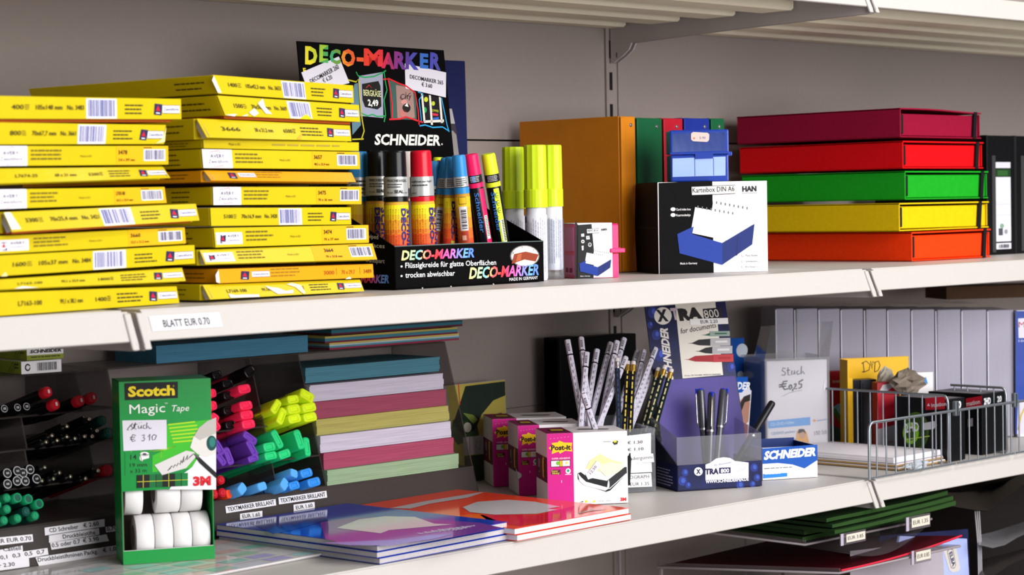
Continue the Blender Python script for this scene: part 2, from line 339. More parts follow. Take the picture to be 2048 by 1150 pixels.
# ================================================================== yellow label boxes
INK = '3A3312'
def logo(F, x, y, w, h):
    sk = .12
    F.rect(x, y, w, h, '26264E', 2, -6); F.poly([(x+w*.22, y+h*.36), (x+w*.80, y+h*.30), (x+w*.55, y+h*.84)], 'C01830', 3)
    F.rect(x+w*.25, y+h*.10, w*.5, h*.10, 'DADAE8', 3, -6)
def zweck(F, x, y, w, h):
    F.rect(x, y, w, h, 'E9E6EE', 2); F.rect(x, y, w, h*.06, '4A4A80', 3); F.rect(x, y+h*.94, w, h*.06, '4A4A80', 3)
    F.text('Zweckform', x+w*.06, y+h*.32, h*.42, '2E2E6A', w*.88, 4)
def print_front(F, kind, t, base='yellow_card', seed=0):
    w, h = F.w, F.h; r = random.Random(seed)
    if kind == 'A':    # count, size, number, barcode, small print, marks
        F.text(t[0], w*.085, h*.42, h*.22, INK, w*.06, 3, .012); F.lines(w*.15, h*.60, w*.025, 3, h*.09, h*.035, INK, seed)
        F.text(t[1], w*.205, h*.42, h*.22, INK, w*.135, 3, .012); F.text(t[2], w*.365, h*.42, h*.22, INK, w*.088, 3, .012)
        F.barcode(w*.465, h*.02, w*.165, h*.93, seed=seed); F.lines(w*.675, h*.62, w*.12, 3, h*.19, h*.07, INK, seed+5)
        logo(F, w*.838, h*.22, w*.044, h*.54); zweck(F, w*.888, h*.28, w*.1, h*.40)
    elif kind == 'B':  # white name panel, small print, orange panel with number, barcode
        F.rect(w*.62, 0, w*.38, h, 'E2A206', 1) if seed % 2 else F.rect(w*.68, h*.02, w*.32, h*.96, 'E4A806', 1)
        if t[2] == 'p':
            F.rect(0, 0, w*.175, h, 'E8E4EA', 2); F.text('AVERY', w*.045, h*.55, h*.20, '26264E', w*.085, 3, .012); F.text('Zweckform', w*.032, h*.26, h*.20, '26264E', w*.118, 3)
            F.line([(w*.04, h*.86), (w*.10, h*.94), (w*.105, h*.82)], h*.03, 'C02838', 3); F.line([(w*.062, h*.16), (w*.066, h*.06), (w*.12, h*.14)], h*.03, 'C02838', 3)
            u = .195
        else:
            F.rect(w*.006, h*.14, w*.16, h*.62, 'E8E4EA', 2); logo(F, w*.028, h*.20, w*.034, h*.46)
            F.text('AVERY', w*.075, h*.50, h*.15, '26264E', w*.072, 3, .01); F.text('Zweckform', w*.075, h*.30, h*.12, '5A5A84', w*.072, 3); u = .19
        F.lines(w*u, h*.72, w*.17, 3, h*.21, h*.09, '6A5A14', seed); F.text('Made in EU', w*.47, h*.42, h*.11, '5A4A10', w*.065)
        F.text(t[0], w*.69, h*.56, h*.22, '2A2408', w*.055, 3, .02); F.text(t[1], w*.69, h*.2, h*.14, '2A2408', w*.1, 3, .012)
        F.barcode(w*.845, h*.20, w*.135, h*.62, c='3A3A66', seed=seed, l=2); F.rect(w*.846, h*.88, w*.05, h*.05, INK, 2)
    elif kind == 'C':  # item number, size, count, small print, marks
        F.text(t[0], w*.12, h*.38, h*.22, INK, w*.12, 3, .012); F.text(t[1], w*.335, h*.38, h*.22, INK, w*.12, 3, .012); F.text(t[2], w*.525, h*.38, h*.22, INK, w*.06, 3, .012)
        F.lines(w*.59, h*.58, w*.02, 3, h*.10, h*.05, INK, seed); F.lines(w*.645, h*.66, w*.155, 3, h*.2, h*.08, INK, seed+2)
        logo(F, w*.826, h*.24, w*.044, h*.54); zweck(F, w*.88, h*.30, w*.11, h*.40)
    elif kind == 'D':  # marks at the left, size and number at the right
        logo(F, w*.13, h*.22, w*.05, h*.6); zweck(F, w*.20, h*.35, w*.11, h*.42); F.lines(w*.32, h*.82, w*.2, 3, h*.24, h*.09, '8A6A10', seed)
        if t[0]:
            F.text(t[0], w*.66, h*.34, h*.3, '9A4A10', w*.07); F.text(t[1], w*.78, h*.34, h*.3, '9A4A10', w*.09); F.text(t[2], w*.93, h*.34, h*.3, '7A3A10', w*.055)
            F.rect(w*.745, h*.3, w*.002, h*.5, '9A4A10', 2); F.rect(w*.905, h*.3, w*.002, h*.5, '9A4A10', 2)
    elif kind == 'T':
        F.text('Made in EU', w*.15, h*.4, h*.3, '5A4A10', w*.07); F.lines(w*.42, h*.45, w*.55, 1, 1, h*.2, 'A08A30', seed)
def ybox(label, q, kind, t, YL, YR, group, flap=0, tray=0, seed=0, base='yellow_card', depth=.30, tears=()):
    """q: picture corners tl, tr, br, bl of the front; the box runs back from there with the front's own turn"""
    tl = onY(*q[0], YL); tr = onY(*q[1], YR)
    bl = onY(*q[3], YL); br = onY(*q[2], YR)
    fl = fr = 0; lo_ = ZM+.0006
    if flap:   # the open lid leans out: its lower edge stands nearer
        dl = max(0, q[3][0]-q[0][0]-1)*.00085; dr = max(0, q[2][0]-q[1][0]-1)*.00085
        bl = onY(*q[3], YL-dl); br = onY(*q[2], YR-dr); fl, fr = dl, dr
    bl.z = max(bl.z, lo_); br.z = max(br.z, lo_)
    bx = V((tr.x-tl.x, YR-YL, 0)).normalized(); dv = V((-bx.y, bx.x, 0)); W = (tr-tl).length
    o = V((tl.x, YL, min(bl.z, tl.z-.012)))
    root = thing('label_sheet_box', label, 'box', o, 0, group)
    L = lambda p: V(p)-o
    tlb, trb = tl, tr
    blb = V((tl.x, YL, max(lo_, bl.z-(.0015 if flap else 0)))); brb = V((tr.x, YR, max(lo_, br.z-(.0015 if flap else 0))))
    if not flap: blb, brb = V((bl.x, YL, bl.z)), V((br.x, YR, br.z))
    b = MB(); s = .0006
    F4 = [blb, brb, brb+dv*depth, blb+dv*depth, tlb, trb, trb+dv*depth, tlb+dv*depth]
    rec = .004 if flap else 0
    F4 = [p + (dv*rec if i in (0, 1, 4, 5) else V()) for i, p in enumerate(F4)]
    b.bevhexa([L(p) for p in F4], base, .0008, 1)
    side = Face(b, L(F4[3]), L(F4[0]), L(F4[4]), L(F4[7]), depth*1000, 30)
    rr = random.Random(seed)
    if kind in 'AT' : side.lines(depth*1000-60, 18, 48, 2, 9, 2.2, '4A3A10', seed)
    elif kind == 'B': side.lines(depth*1000-62, 21, 30, 3, 8, 2, '4A3A10', seed)
    else: side.lines(depth*1000-56, 19, 40, 2, 9, 2, '5A4A10', seed)
    fb = b
    if not flap:
        b.build('carton', root)
        P = [L(p)-dv*.0020 for p in (bl, br, tr, tl)]
        fb = MB(); F = Face(fb, *P, W*1000, 31); F.skin(base, dv*.0008); nm = 'front_panel'
    else:
        b.build('carton', root)
        P = [L(p) for p in (bl, br, tr, tl)]; nm = 'open_flap'
        fb = MB(); F = Face(fb, *P, W*1000, 31); F.skin(base, dv*.0012)
    print_front(F, kind, t, base, seed)
    for tp, c in tears: F.poly([(x*F.w, y*F.h) for x, y in tp], c, 4)
    fb.build(nm, root)
    if flap:   # white dust ears at both ends of the lid
        for a, c, sg in ((P[0], P[3], 1), (P[1], P[2], -1)):
            e = MB()
            ex = bx*(.004*sg)
            e.poly([c+ex, a+ex+V((0, 0, .0015)), a+bx*(.016*-sg)*-0.2+dv*.010-V((0, 0, .001)), c+dv*.012+ex], 'torn_card')
            part(e.build('dust_ear', root), 'torn white card ear')
    if tray:   # the brown-orange inner tray peeping out below the lid
        tz = tray; e = MB(); Q = [bl+dv*.006+bx*.006-V((0, 0, tz)), br+dv*.006-bx*.008-V((0, 0, tz)), br+dv*.006-bx*.008, bl+dv*.006+bx*.006]
        Q = [L(p) for p in Q]; e.hexa([Q[0], Q[1], Q[1]+dv*.28, Q[0]+dv*.28, Q[3], Q[2], Q[2]+dv*.28, Q[3]+dv*.28], 'kraft')
        part(e.build('inner_tray', root), 'rust-brown inner tray edge')
    return root
GR, GLf = 'yellow label boxes in the right pile', 'yellow label boxes in the left pile'
N = 'E2DDE0'
YR0, YR1 = .078, .108
R_BOX = [
 ('yellow label box on top of the right pile, left corner torn white, numbered 3653', [(423, 150), (703.5, 171), (705, 206), (434, 187.5)], 'A', ('1400', '105x42,3 mm', 'No. 3653'), dict(tears=[([(-.005, .05), (.02, .05), (.0, .95), (-.02, .7)], N)])),
 ('yellow label box second from top of right pile, white tears across the front', [(432, 191), (715, 210), (717.5, 244), (448, 231)], 'A', ('1500', '70x50,8 mm', 'No. 3669'),
   dict(tray=.003, tears=[([(.255, .72), (.30, .98), (.30, .55), (.335, .18), (.29, .2)], N), ([(.17, .2), (.22, .45), (.24, .2), (.2, .02)], N), ([(.11, 0), (.16, .12), (.15, .02)], N), ([(.02, .05), (.08, .1), (.06, -.03), (.0, .02)], N), ([(.53, .01), (.585, .28), (.63, .01)], 'E2D008')])),
 ('yellow box third from top of right pile, reading 3666, orange tinted left half', [(393, 237), (700, 251), (703, 282.6), (414, 275)], 'C', ('3666', '38 x 21,2 mm', '6500'), dict(flap=1, tears=[([(.60, .02), (.65, .40), (.63, .02)], 'EEA030')])),
 ('thinnest yellow box, fourth from top of the right pile', [(404, 280), (715, 285), (715, 302), (405, 296.5)], 'T', (), {}),
 ('yellow box with white name panel, fifth from top of right pile, numbered 3657', [(400.5, 298.5), (716, 304), (717.5, 338.5), (404, 336)], 'B', ('3657', '48,5 x 25,4 mm', 'p'), {}),
 ('opened orange label box in the middle of the right pile', [(407.5, 341), (703, 345), (712, 364), (423, 361)], 'D', ('', '', ''), dict(flap=1, base='orange_card')),
 ('yellow box with white name panel, under the opened orange box, numbered 3475', [(423, 374), (720, 373.5), (720, 408.5), (424, 410)], 'B', ('3475', '70 x 36 mm', 'p'), {}),
 ('yellow label box of right pile with a barcode in mid front, numbered 3420', [(418, 416), (699, 414.6), (700, 449), (420, 452)], 'A', ('5100', '70x16,9 mm', 'No. 3420'), {}),
 ('yellow label box fourth from bottom of the right pile, numbered 3474', [(425, 456), (734, 450), (735, 485.5), (428.6, 495)], 'B', ('3474', '70 x 37 mm', 'l'), {}),
 ('yellow label box third from bottom of right pile, lid leaning out, numbered 3664', [(399, 500), (744.5, 487.4), (754, 519), (411, 528.5)], 'B', ('3664', '70 x 33,8 mm', 'l'), dict(flap=1)),
 ('orange label box second from bottom of the right pile', [(433, 538.5), (743, 528), (745, 555), (436, 566.5)], 'D', ('3000', '70 x 29,7', '3489'), dict(base='orange_card', tears=[([(.0, .0), (.0, .95), (-.02, .6), (-.02, .1)], N), ([(.8, -.03), (.83, .14), (.84, -.03)], N)])),
 ('yellow label box at the bottom of the right pile, front badly torn', [(405, 569.6), (720, 559), (728.5, 582.5), (420.4, 599)], 'C', ('L7169-100', '99,1x139 mm', ''),
   dict(flap=1, tears=[([(.12, .0), (.12, .3), (.16, .18), (.2, .2), (.3, .15), (.3, -.04)], 'C8C6C8'), ([(.36, .75), (.40, .62), (.44, .55), (.48, .3), (.50, .34), (.53, .36), (.52, .1), (.42, .1)], 'CFCBD0'), ([(.5, .8), (.54, .9), (.59, .7), (.6, .1), (.585, -.01), (.57, .2), (.55, .55)], 'D4C8B0')])),
]
for i, (lb, qd, kd, tx, kw) in enumerate(R_BOX): ybox(lb, qd, kd, tx, YR0, YR1, GR, seed=i, **kw)
YL0, YL1 = .012, .078
def ext(q, x=-16):
    """carry a front that runs out of the frame on to its left end"""
    (x0, y0), (x1, y1), (x2, y2), (x3, y3) = q
    f = lambda a, b, c, d: b+(d-b)*(x-a)/(c-a)
    return [(x, f(x0, y0, x1, y1)), q[1], q[2], (x, f(x3, y3, x2, y2))]
L_BOX = [
 ('yellow label box on top of the left pile, numbered 3483', ext([(0, 192), (359, 198), (360, 238.5), (0, 237.5)]), 'A', ('400', '105x148 mm', 'No. 3483'), dict(tray=.003)),
 ('yellow label box second from top of the left pile, scuffed at its right end', ext([(0, 245), (328.7, 250), (325, 288), (0, 289)]), 'A', ('800', '70x67,7 mm', 'No. 3661'), dict(tears=[([(.94, .02), (1, .1), (1, .9), (.985, .3)], 'E8D890')])),
 ('yellow label box third from top of the left pile, reading 3478', ext([(0, 292), (333, 292), (333.5, 329), (0, 332)]), 'B', ('3478', '210 x 297 mm', 'p'), {}),
 ('yellow label box fourth from top of left pile, lid open with ragged lower edge', ext([(0, 337), (326, 333.5), (341, 356), (0, 367)]), 'C', ('L7674-25', '68 x 21 mm', '5200'), dict(flap=1)),
 ('yellow label box in the middle of the left pile, reading L7159', ext([(0, 379), (325.7, 374), (330, 406), (0, 418)]), 'B', ('L7159-100', '63,5 x 33,9 mm', 'p'), {}),
 ('yellow label box jutting out of the left pile, pale front with barcode 3421', [(6, 424.5), (391.7, 407.5), (399, 441), (24, 464)], 'A', ('3300', '70x25,4 mm', 'No. 3421'), dict(flap=1, tray=.002, tears=[([(.0, .1), (.0, .95), (.03, .95), (.045, .1)], 'F4EEE0')])),
 ('yellow label box of left pile with a small white mark at left, numbered 3660', ext([(0, 472), (366, 455), (368.7, 487), (0, 508)]), 'B', ('3660', '52,5 x 21,2 mm', 'l'), {}),
 ('yellow label box third from bottom of the left pile, numbered 3484', ext([(0, 511), (386, 490), (387.4, 527), (0, 552)]), 'A', ('1600', '105x37 mm', 'No. 3484'), dict(tears=[([(.03, -.02), (.05, .2), (.06, -.02)], 'E8D890')])),
 ('yellow label box second from bottom of left pile with a white ear sticking out', ext([(0, 559), (364, 535.5), (371.6, 562), (0, 579)]), 'C', ('L7163-100', '99,1 x 33,9 mm', '1800'), dict(flap=1, tears=[([(.1, .02), (.14, .22), (.22, .02)], 'E0DCDC')])),
 ('yellow label box at the bottom of the left pile', ext([(0, 585), (350, 572.5), (356, 606), (0, 631.5)]), 'C', ('L7163-100', '99,1 x 38,1 mm', '1400'), {}),
]
for i, (lb, qd, kd, tx, kw) in enumerate(L_BOX): ybox(lb, qd, kd, tx, YL0, YL1, GLf, seed=i+20, **kw)
# ================================================================== chalk-marker display on the middle shelf
fl = at(790.5, .115, ZM); fr = at(1088, .131, ZM); w_ = (fr-fl).normalized(); dv = V((-w_.y, w_.x, 0)); Wd = (fr-fl).length
Hf = onY(789, 493, .115).z - ZM
root = thing('marker_display', 'black cardboard counter display with rainbow lettering, full of chalk markers', 'display stand', fl)
L = lambda p: V(p)-fl
Yb = .166; bl0 = fl+dv*Yb; br0 = fr+dv*Yb
tlc = onY(594, 82, .30); trc = onY(887.5, 100.5, .315)
blc = tlc + (onY(602, 164, .2935)-tlc)*((tlc.z-ZM)/(tlc.z-onY(602, 164, .2935).z)); brc = trc + (onY(907.5, 307, .299)-trc)*((trc.z-ZM)/(trc.z-onY(907.5, 307, .299).z))
_n = (trc-brc).cross(tlc-brc); blc.y = brc.y - ((blc.x-brc.x)*_n.x + (blc.z-brc.z)*_n.z)/_n.y   # one flat sheet
up = V((0, 0, 1)); th = dv*.0016
b = MB()
b.hexa([L(p) for p in (fl, fr, fr+th, fl+th, fl+up*Hf, fr+up*(onY(1088, 481, .131).z-ZM), fr+th+up*Hf, fl+th+up*Hf)], 'black_card')
b.hexa([L(p) for p in (fl+up*.0004, fr+up*.0004, br0+up*.0004, bl0+up*.0004, fl+up*.002, fr+up*.002, br0+up*.002, bl0+up*.002)], 'black_card')
b.tube([L(fl+up*Hf), L(fl*.5+fr*.5+up*(Hf+.0004)), L(fr+up*Hf)], .0007, '5A6A68', 5)
F = Print(b, L(fl), L(fr), L(fr+up*Hf), L(fl+up*Hf), Matrix.Translation(fl))
F.pt('DECO-MARKER', (802, 520), (948, 514), 19, PASTEL, 3, .03, .22); F.pt('DECO-MARKER', (937.5, 557), (1077, 549), 22, PASTEL, 3, .03, .22)
F.pt('Flüssigkreide für glatte Oberflächen', (810, 536), (991.5, 529.5), 11, 'EEEEEE', 3, .004); F.pt('trocken abwischbar', (810, 555.5), (909, 551), 11, 'EEEEEE', 3, .004)
F.pd(802.7, 533, 2, 2, 'EEEEEE', 2); F.pd(802.7, 552, 2, 2, 'EEEEEE', 2); F.pt('MADE IN GERMANY', (1018, 562), (1075, 558), 6.5, 'EEEEEE', 3)
for k, (c, s) in enumerate((('3A3836', 1), ('8A8680', .95), ('D2CEC8', .9), ('F2F0EA', .84))): F.pd(1049, 512, 30*s, 22*s, c, 2+k*.5)
F.pp([(1022, 528), (1027, 508), (1050, 503), (1076, 509), (1070, 523), (1048, 519)], '8A3A22', 5); F.pp([(1030, 524), (1034, 508), (1042, 507), (1040, 520)], 'A85A38', 6)
for k, ch in enumerate('Preis - Price - Prix'):
    a = math.radians(158-k*7.2); x, y = 1048+25*math.cos(a), 515-19*math.sin(a)
    if ch != ' ': F.pt(ch, (x-1.2, y+1), (x+1.4, y+1-1.2*math.cos(a)), 4.5 if ch.isupper() else 3.6, '2A2622', 7, 0, 0, False)
for x in (843, 900, 985): F.pp([(x, 575-(x-843)*.055), (x+1.5, 579-(x-843)*.055), (x+3, 575-(x-843)*.055)], 'C8C4C0', 2)
b.build('front_tray', root)
b = MB()
for p0, p1, q0, q1, sg, hz in ((fl, bl0, blc, tlc, 1, Hf), (fr, br0, brc, trc, -1, Hf)):
    s_ = w_*(.0014*sg); zt = .118; k = zt/(q1.z-q0.z); back = q0+(q1-q0)*k-dv*.0008; bot = V((q0.x, q0.y-.001, ZM))
    P = [p0, bot, back, p0+up*hz]; A = [L(p) for p in P]; B = [L(p+s_) for p in P]
    bb = MB(); bb.add(A+B, [(3, 2, 1, 0) if sg > 0 else (0, 1, 2, 3), (4, 5, 6, 7) if sg > 0 else (7, 6, 5, 4), (0, 1, 5, 4), (1, 2, 6, 5), (2, 3, 7, 6), (3, 0, 4, 7)], 'black_card')
    if sg > 0:
        F = Print(bb, L(bot), L(p0), L(p0+up*hz), L(bot+up*hz), Matrix.Translation(fl))
        F.pt('wiped', (735, 476), (757, 478.5), 9, 'D8D6D0', 3); F.pt('surfaces', (727, 493), (770, 496.5), 9, 'D8D6D0', 3); F.pt("n'adupart", (733, 524), (770, 526.5), 9, 'C8C6C0', 3); F.pt('MARKER', (722, 565), (779, 566), 16, PASTEL[4:], 3, .03, .2)
    bb.build('side_panel', root)
b = MB(); th = dv*.0018
b.hexa([L(p) for p in (blc, brc, brc+th, blc+th, tlc, trc, trc+th, tlc+th)], 'black_card')
F = Print(b, L(blc), L(brc), L(trc), L(tlc), Matrix.Translation(fl))
for w0, a, c, h in (('D', (609.5, 126.5), (634, 128), 33), ('E', (638, 122.5), (656, 124), 32), ('C', (659, 126), (681, 127), 27), ('O', (682, 129.5), (710, 132), 31), ('-', (713, 128), (727, 129), 30), ('M', (727.5, 129), (766, 131.5), 31), ('A', (763, 134), (789, 137), 29), ('R', (788, 135), (813, 137.5), 31), ('K', (811, 136), (838, 138.5), 31), ('E', (840, 134.5), (857, 136), 27), ('R', (860, 136), (882, 139), 30)):
    k = [(609.5), 638, 659, 682, 713, 727.5, 763, 788, 811, 840, 860].index(a[0]); i = [0, 1, 2, 3, 4, 5, 6, 7, 8, 9, 10][k]
    c0 = [['E8D82A', 'C8D030'], ['A0C838', '50A858'], ['3FA86A', '6A9A40'], ['E88A2A', 'E2602A'], ['E25A2A'], ['E23A2A', 'E0323A'], ['D02850', 'A02C60'], ['8A3080', '6A3A8A'], ['5A3A90', '4A4AA8'], ['3A6AC0', '2E6AC0'], ['4A4AB0', '4A4AA0']][i]
    F.pt(w0, a, c, h, c0, 3, .05, .12)
F.pt('F', (606.5, 146), (612, 146), 10, 'E8D82A', 2, .03)
GREEN, REDC, BLU, YEL = '1E9A50', 'D41E2A', '2A9AD0', 'B8B020'
F.pp([(718, 152), (766, 144), (767, 236), (721, 232)], '9A9CB0', 1)
F.pp([(724, 168), (757, 162), (761, 172), (763, 213), (755, 219), (730, 214), (725, 200)], '14120F', 2)
F.pt('BERGKÄSE', (727, 191), (762, 194), 12, 'D8D8A0', 3, .01); F.pt('2,49', (736, 211), (757, 212), 12, 'F0F0E8', 3, .03); F.pl([(732, 176), (738, 170), (743, 176), (740, 172)], 1.5, 'C03030', 3)
F.pl([(712, 144), (716, 152), (730, 155), (748, 153), (767, 145), (772, 141)], 2.6, GREEN, 3); F.pl([(768, 142), (771, 165), (774, 180), (768, 200), (771, 230), (768, 244)], 2.6, GREEN, 3); F.pl([(722, 226), (735, 232), (745, 229), (755, 233), (770, 232)], 2.6, GREEN, 3)
F.pp([(709, 168), (716, 166), (722, 250), (705, 270), (702, 200)], '5A7A88', 1); F.pl([(696, 160), (712, 164), (717, 158), (720, 200), (724, 240), (728, 262), (722, 280)], 3, YEL, 3); F.pl([(704, 279), (727, 278)], 3, YEL, 3)
F.pp([(778, 160), (812, 172), (832, 184), (834, 240), (782, 238)], '3A5A52', 1); F.pp([(792, 170), (826, 176), (830, 236), (795, 236)], '9C7A72', 2)
F.pl([(803, 190), (800, 196), (804, 200), (810, 196), (812, 184), (814, 196), (818, 188), (822, 186)], 1.2, '2A1A2A', 3); F.pt('City', (801, 199), (823, 197), 11, '2A1A2A', 3, 0, .2)
F.pd(808, 204, 6, 5, 'C88A80', 3); F.pd(806, 226, 7, 8, 'B87068', 3); F.pd(813, 216, 8, 9, '181414', 3); F.pp([(809, 212), (814, 206), (817, 214)], 'E8E4E0', 4)
F.pl([(766, 159), (776, 158), (780, 180), (784, 210), (784, 238)], 3.2, REDC, 4); F.pl([(776, 157), (800, 168), (812, 172), (830, 185), (836, 220), (838, 250)], 3.2, REDC, 4); F.pl([(778, 239), (800, 238), (812, 234), (830, 240), (846, 245)], 3.2, REDC, 4)
F.pp([(843, 188), (886, 196), (890, 250), (848, 240)], '100E14', 1)
for q in ([(842, 186), (846, 187), (851, 244), (847, 243)], [(858, 190), (862, 191), (866, 250), (862, 250)], [(878, 194), (882, 195), (886, 246), (882, 246)], [(848, 241), (888, 239), (888, 244), (848, 246)]): F.pp(q, 'D8D4C8', 3)
F.pd(852.5, 199, 4, 5, 'C8D030', 2); F.pd(850, 220, 4, 6, '2E9A50', 2); F.pd(867, 207, 3.5, 4.5, 'B8C830', 2); F.pt('SOMMER', (864, 223), (878, 225), 5, 'C8D030', 2); F.pp([(865, 226), (877, 228), (876, 232), (866, 231)], 'D02A4A', 2); F.pp([(866, 236), (878, 234), (878, 239), (866, 239)], '2A60C0', 2)
F.pl([(836, 184), (846, 188), (838, 200), (841, 225), (843, 246)], 2.6, BLU, 4); F.pl([(883, 196), (889, 225), (894, 250), (898, 264)], 2.6, BLU, 4); F.pl([(839, 252), (850, 250), (865, 255), (885, 254), (899, 263)], 2.6, BLU, 4)
F.pt('SCHNEIDER', (748.5, 289), (881, 290.5), 21, 'E0DED8', 3, .035, .25); F.pd(884, 288.5, 1.6, 1.8, 'C8C6C0', 3)
card = b.build('back_card', root)
for (q, t, lb) in (([(602, 145), (677, 113), (698.5, 166), (617, 186)], 0, 'white sticker reading 6.20'), ([(809, 127), (891.5, 145), (891, 195), (810.5, 177)], 1, 'white sticker reading 3.60')):
    s = MB(); P = [L(onP(x, y, F.o, F.N)) - th*.35 for x, y in q]
    G = Print(s, P[3], P[2], P[1], P[0], Matrix.Translation(fl)); G.mb.add(P+[p+th*.2 for p in P], [(3, 2, 1, 0), (0, 1, 5, 4), (1, 2, 6, 5), (2, 3, 7, 6), (3, 0, 4, 7)], 'D9D4DE')
    if t == 0: G.pt('DECOMARKER 260', (622, 167), (682, 144), 8, '1E1C20', 3, .004); G.pt('€ 6.20', (648, 167), (666.5, 160), 7.5, '1E1C20', 3)
    else: G.pt('DECOMARKER 265', (819.5, 157), (885, 170), 7.5, '1E1C20', 3, .004); G.pt('€ 3.60', (843, 172.5), (863.5, 176.5), 7.5, '1E1C20', 3, .004)
    part(s.build('price_sticker', card), lb)

# ------------------------------------------------------------------ the markers in it
def cylmarker(label, top, foot, Y, r, cap, kind, z0=None, Yt=None, grp='chalk markers in the black display', wcap='wide'):
    """top/foot: picture points of the cap's top middle and the barrel's axis lower down; the axis runs on to the tray floor"""
    z0 = ZM+.003 if z0 is None else z0
    Yt = Yt or Y; a = onY(*foot, Y+(Yt-Y)*.3); p1 = onY(*top, Yt); d = (a-p1).normalized(); p0 = p1 + d*((z0-p1.z)/d.z)
    Ln = (p1-p0).length; root = thing('marker', label, 'marker', p0, 0, grp); q1 = p1-p0; ax = q1.normalized(); q0 = V((0, 0, 0))
    cpl, band, ring = cap     # lengths from the top: cap, printed band, lower collar
    zc = Ln-cpl; zb = zc-band; zr = zb-ring
    body = dict(wide=('C8BCA8', [('F0D818', .0), ('F2B41C', .16), ('F08A1E', .32), ('EC5A22', .5), ('E83428', .66), ('E0282C', .8)]))
    m = MB(); c0 = kind['barrel']
    m.lathe(q0, q1, [(0, r*.9), (.0015, r), (zr-.002, r), (zr, r*.96)], c0, 28)
    T = lambda mb: Roll(mb, p0, p1, r)
    class RR(Roll):
        def P(s, x, y, l):
            q = x/1000/s.r; return ax*(y/1000) + (s.t*math.cos(q)+s.b*math.sin(q))*(s.r+l*s.EPS)
    B = RR(m, p0, p1, r); Z = zr*1000; G = r*1000
    if kind.get('grad'):
        for k in range(12):
            y0 = Z-4-Z*.70*(k/12); c = kind['grad'][min(len(kind['grad'])-1, int(k/12*len(kind['grad'])))]
            B.rect(-G*1.35, y0-Z*.70/12, G*2.7, Z*.70/12, c, 1)
    pr = kind.get('print')
    if pr == 'deco':
        x = kind.get('tx', G*.42); tall = G*.40; B.text('DECO-', x-tall*.0, Z-8, tall, '2A1E6A', Z*.43, 3, .05, 0, -90); B.text('MARKER', x, Z-9-Z*.445, tall, 'C8D030', Z*.50, 3, .05, 0, -90)
        B.text('SCHNEIDER', x+G*.52, Z-8, tall, '2A1E6A', Z*.8, 3, .03, .2, -90)
        for k in range(5 if r > .01 else 2): B.lines(-G*(.75-.25*k)-.5, 0, .1, 1, 1, .1, '5A3A20', k); B.text('Flüssigkreide Liquid chalk' if k % 2 else 'Craie liquide Gesso liquido', -G*(.72-.22*k), Z-9, G*.09, '4A3020', Z*.6, 2, 0, 0, -90)
    elif pr == 'code':
        B.rect(-G*.55, Z-46, G*1.0, 30, 'D8D4D8', 2)
        rr = random.Random(len(label)); y = Z-20
        while y > Z-44: h = rr.choice((.5, .5, 1, 1.5)); B.rect(-G*.3, y-h, G*.62, h, '2A2A30', 3); y -= h+rr.choice((.5, .8, 1.3))
        B.rect(-G*.45, Z-13, G*.9, 9, '5A4A18', 2); B.rect(-G*.4, Z-12.4, G*.8, 7.8, kind['grad'][0], 3); B.rect(-G*.5, Z-60, G*.9, 13, 'A83A2A', 2); B.rect(-G*.4, Z-58, G*.5, 6, 'D8A088', 3)
    elif pr == 'neon':
        side = kind['cap']; B.rect(G*kind['sx'], Z*.0+2, G*.75, Z-4, side, 1)
        B.text('Schneider', -G*.42+kind['sx']*G*.25, Z-6, G*.55, '3A7AC8', Z*.42, 3, .01, 0, -90); B.text('Maxx', -G*.42+kind['sx']*G*.25, Z-6-Z*.56, G*.5, '3A7AC8', Z*.2, 3, 0, 0, -90)
        x = G*kind['sx']+G*.1
        if kind['sx'] < .3:
            for k in range(3): B.disc(x+G*.28, Z-11-9.5*k, G*.26, 3.6, '2A2E18', 2); B.disc(x+G*.28, Z-11-9.5*k, G*.21, 3.0, side, 3); B.text('ab'[k % 2]+'x', x+G*.14, Z-12-9.5*k, 2.2, '2A2E18', G*.28, 4)
            B.rect(x+G*.08, Z-72, G*.5, 30, 'E8ECC8', 2)
            for k in range(13): B.rect(x+G*.3, Z-44-k*2.1, G*.26, 1.2, '2A2A30', 3)
        else: B.rect(x, Z-66, G*.45, 30, 'D8E8D8', 2); [B.rect(x+G*.08, Z-38-k*2, G*.3, 1.0, '2A5A3A', 3) for k in range(13)]
    elif pr == 'neonbig':
        for k in range(9):
            B.text('Liquid chalk marker for windows, wipe off with a damp cloth. Nicht in Kinder', -G*(.95-.20*k), Z-6-(k*37 % 9), 1.25, '5A5A70', Z*.72-(k*53 % 17), 2, 0, 0, -90)
        B.rect(-G*1.15, Z-14, G*.22, 9, '3A3A88', 2); B.rect(-G*1.15, Z-40, G*.16, 20, '8A8AB8', 2); B.text('!', G*.1, Z-60, 3, 'C03030', None, 3)
    m.build('barrel', root)
    s = MB(); s.lathe(ax*zr, q1, [(0, r*1.03), (ring-.0008, r*1.03)], kind['cap'] if isinstance(kind['cap'], str) else 'dark', 28)
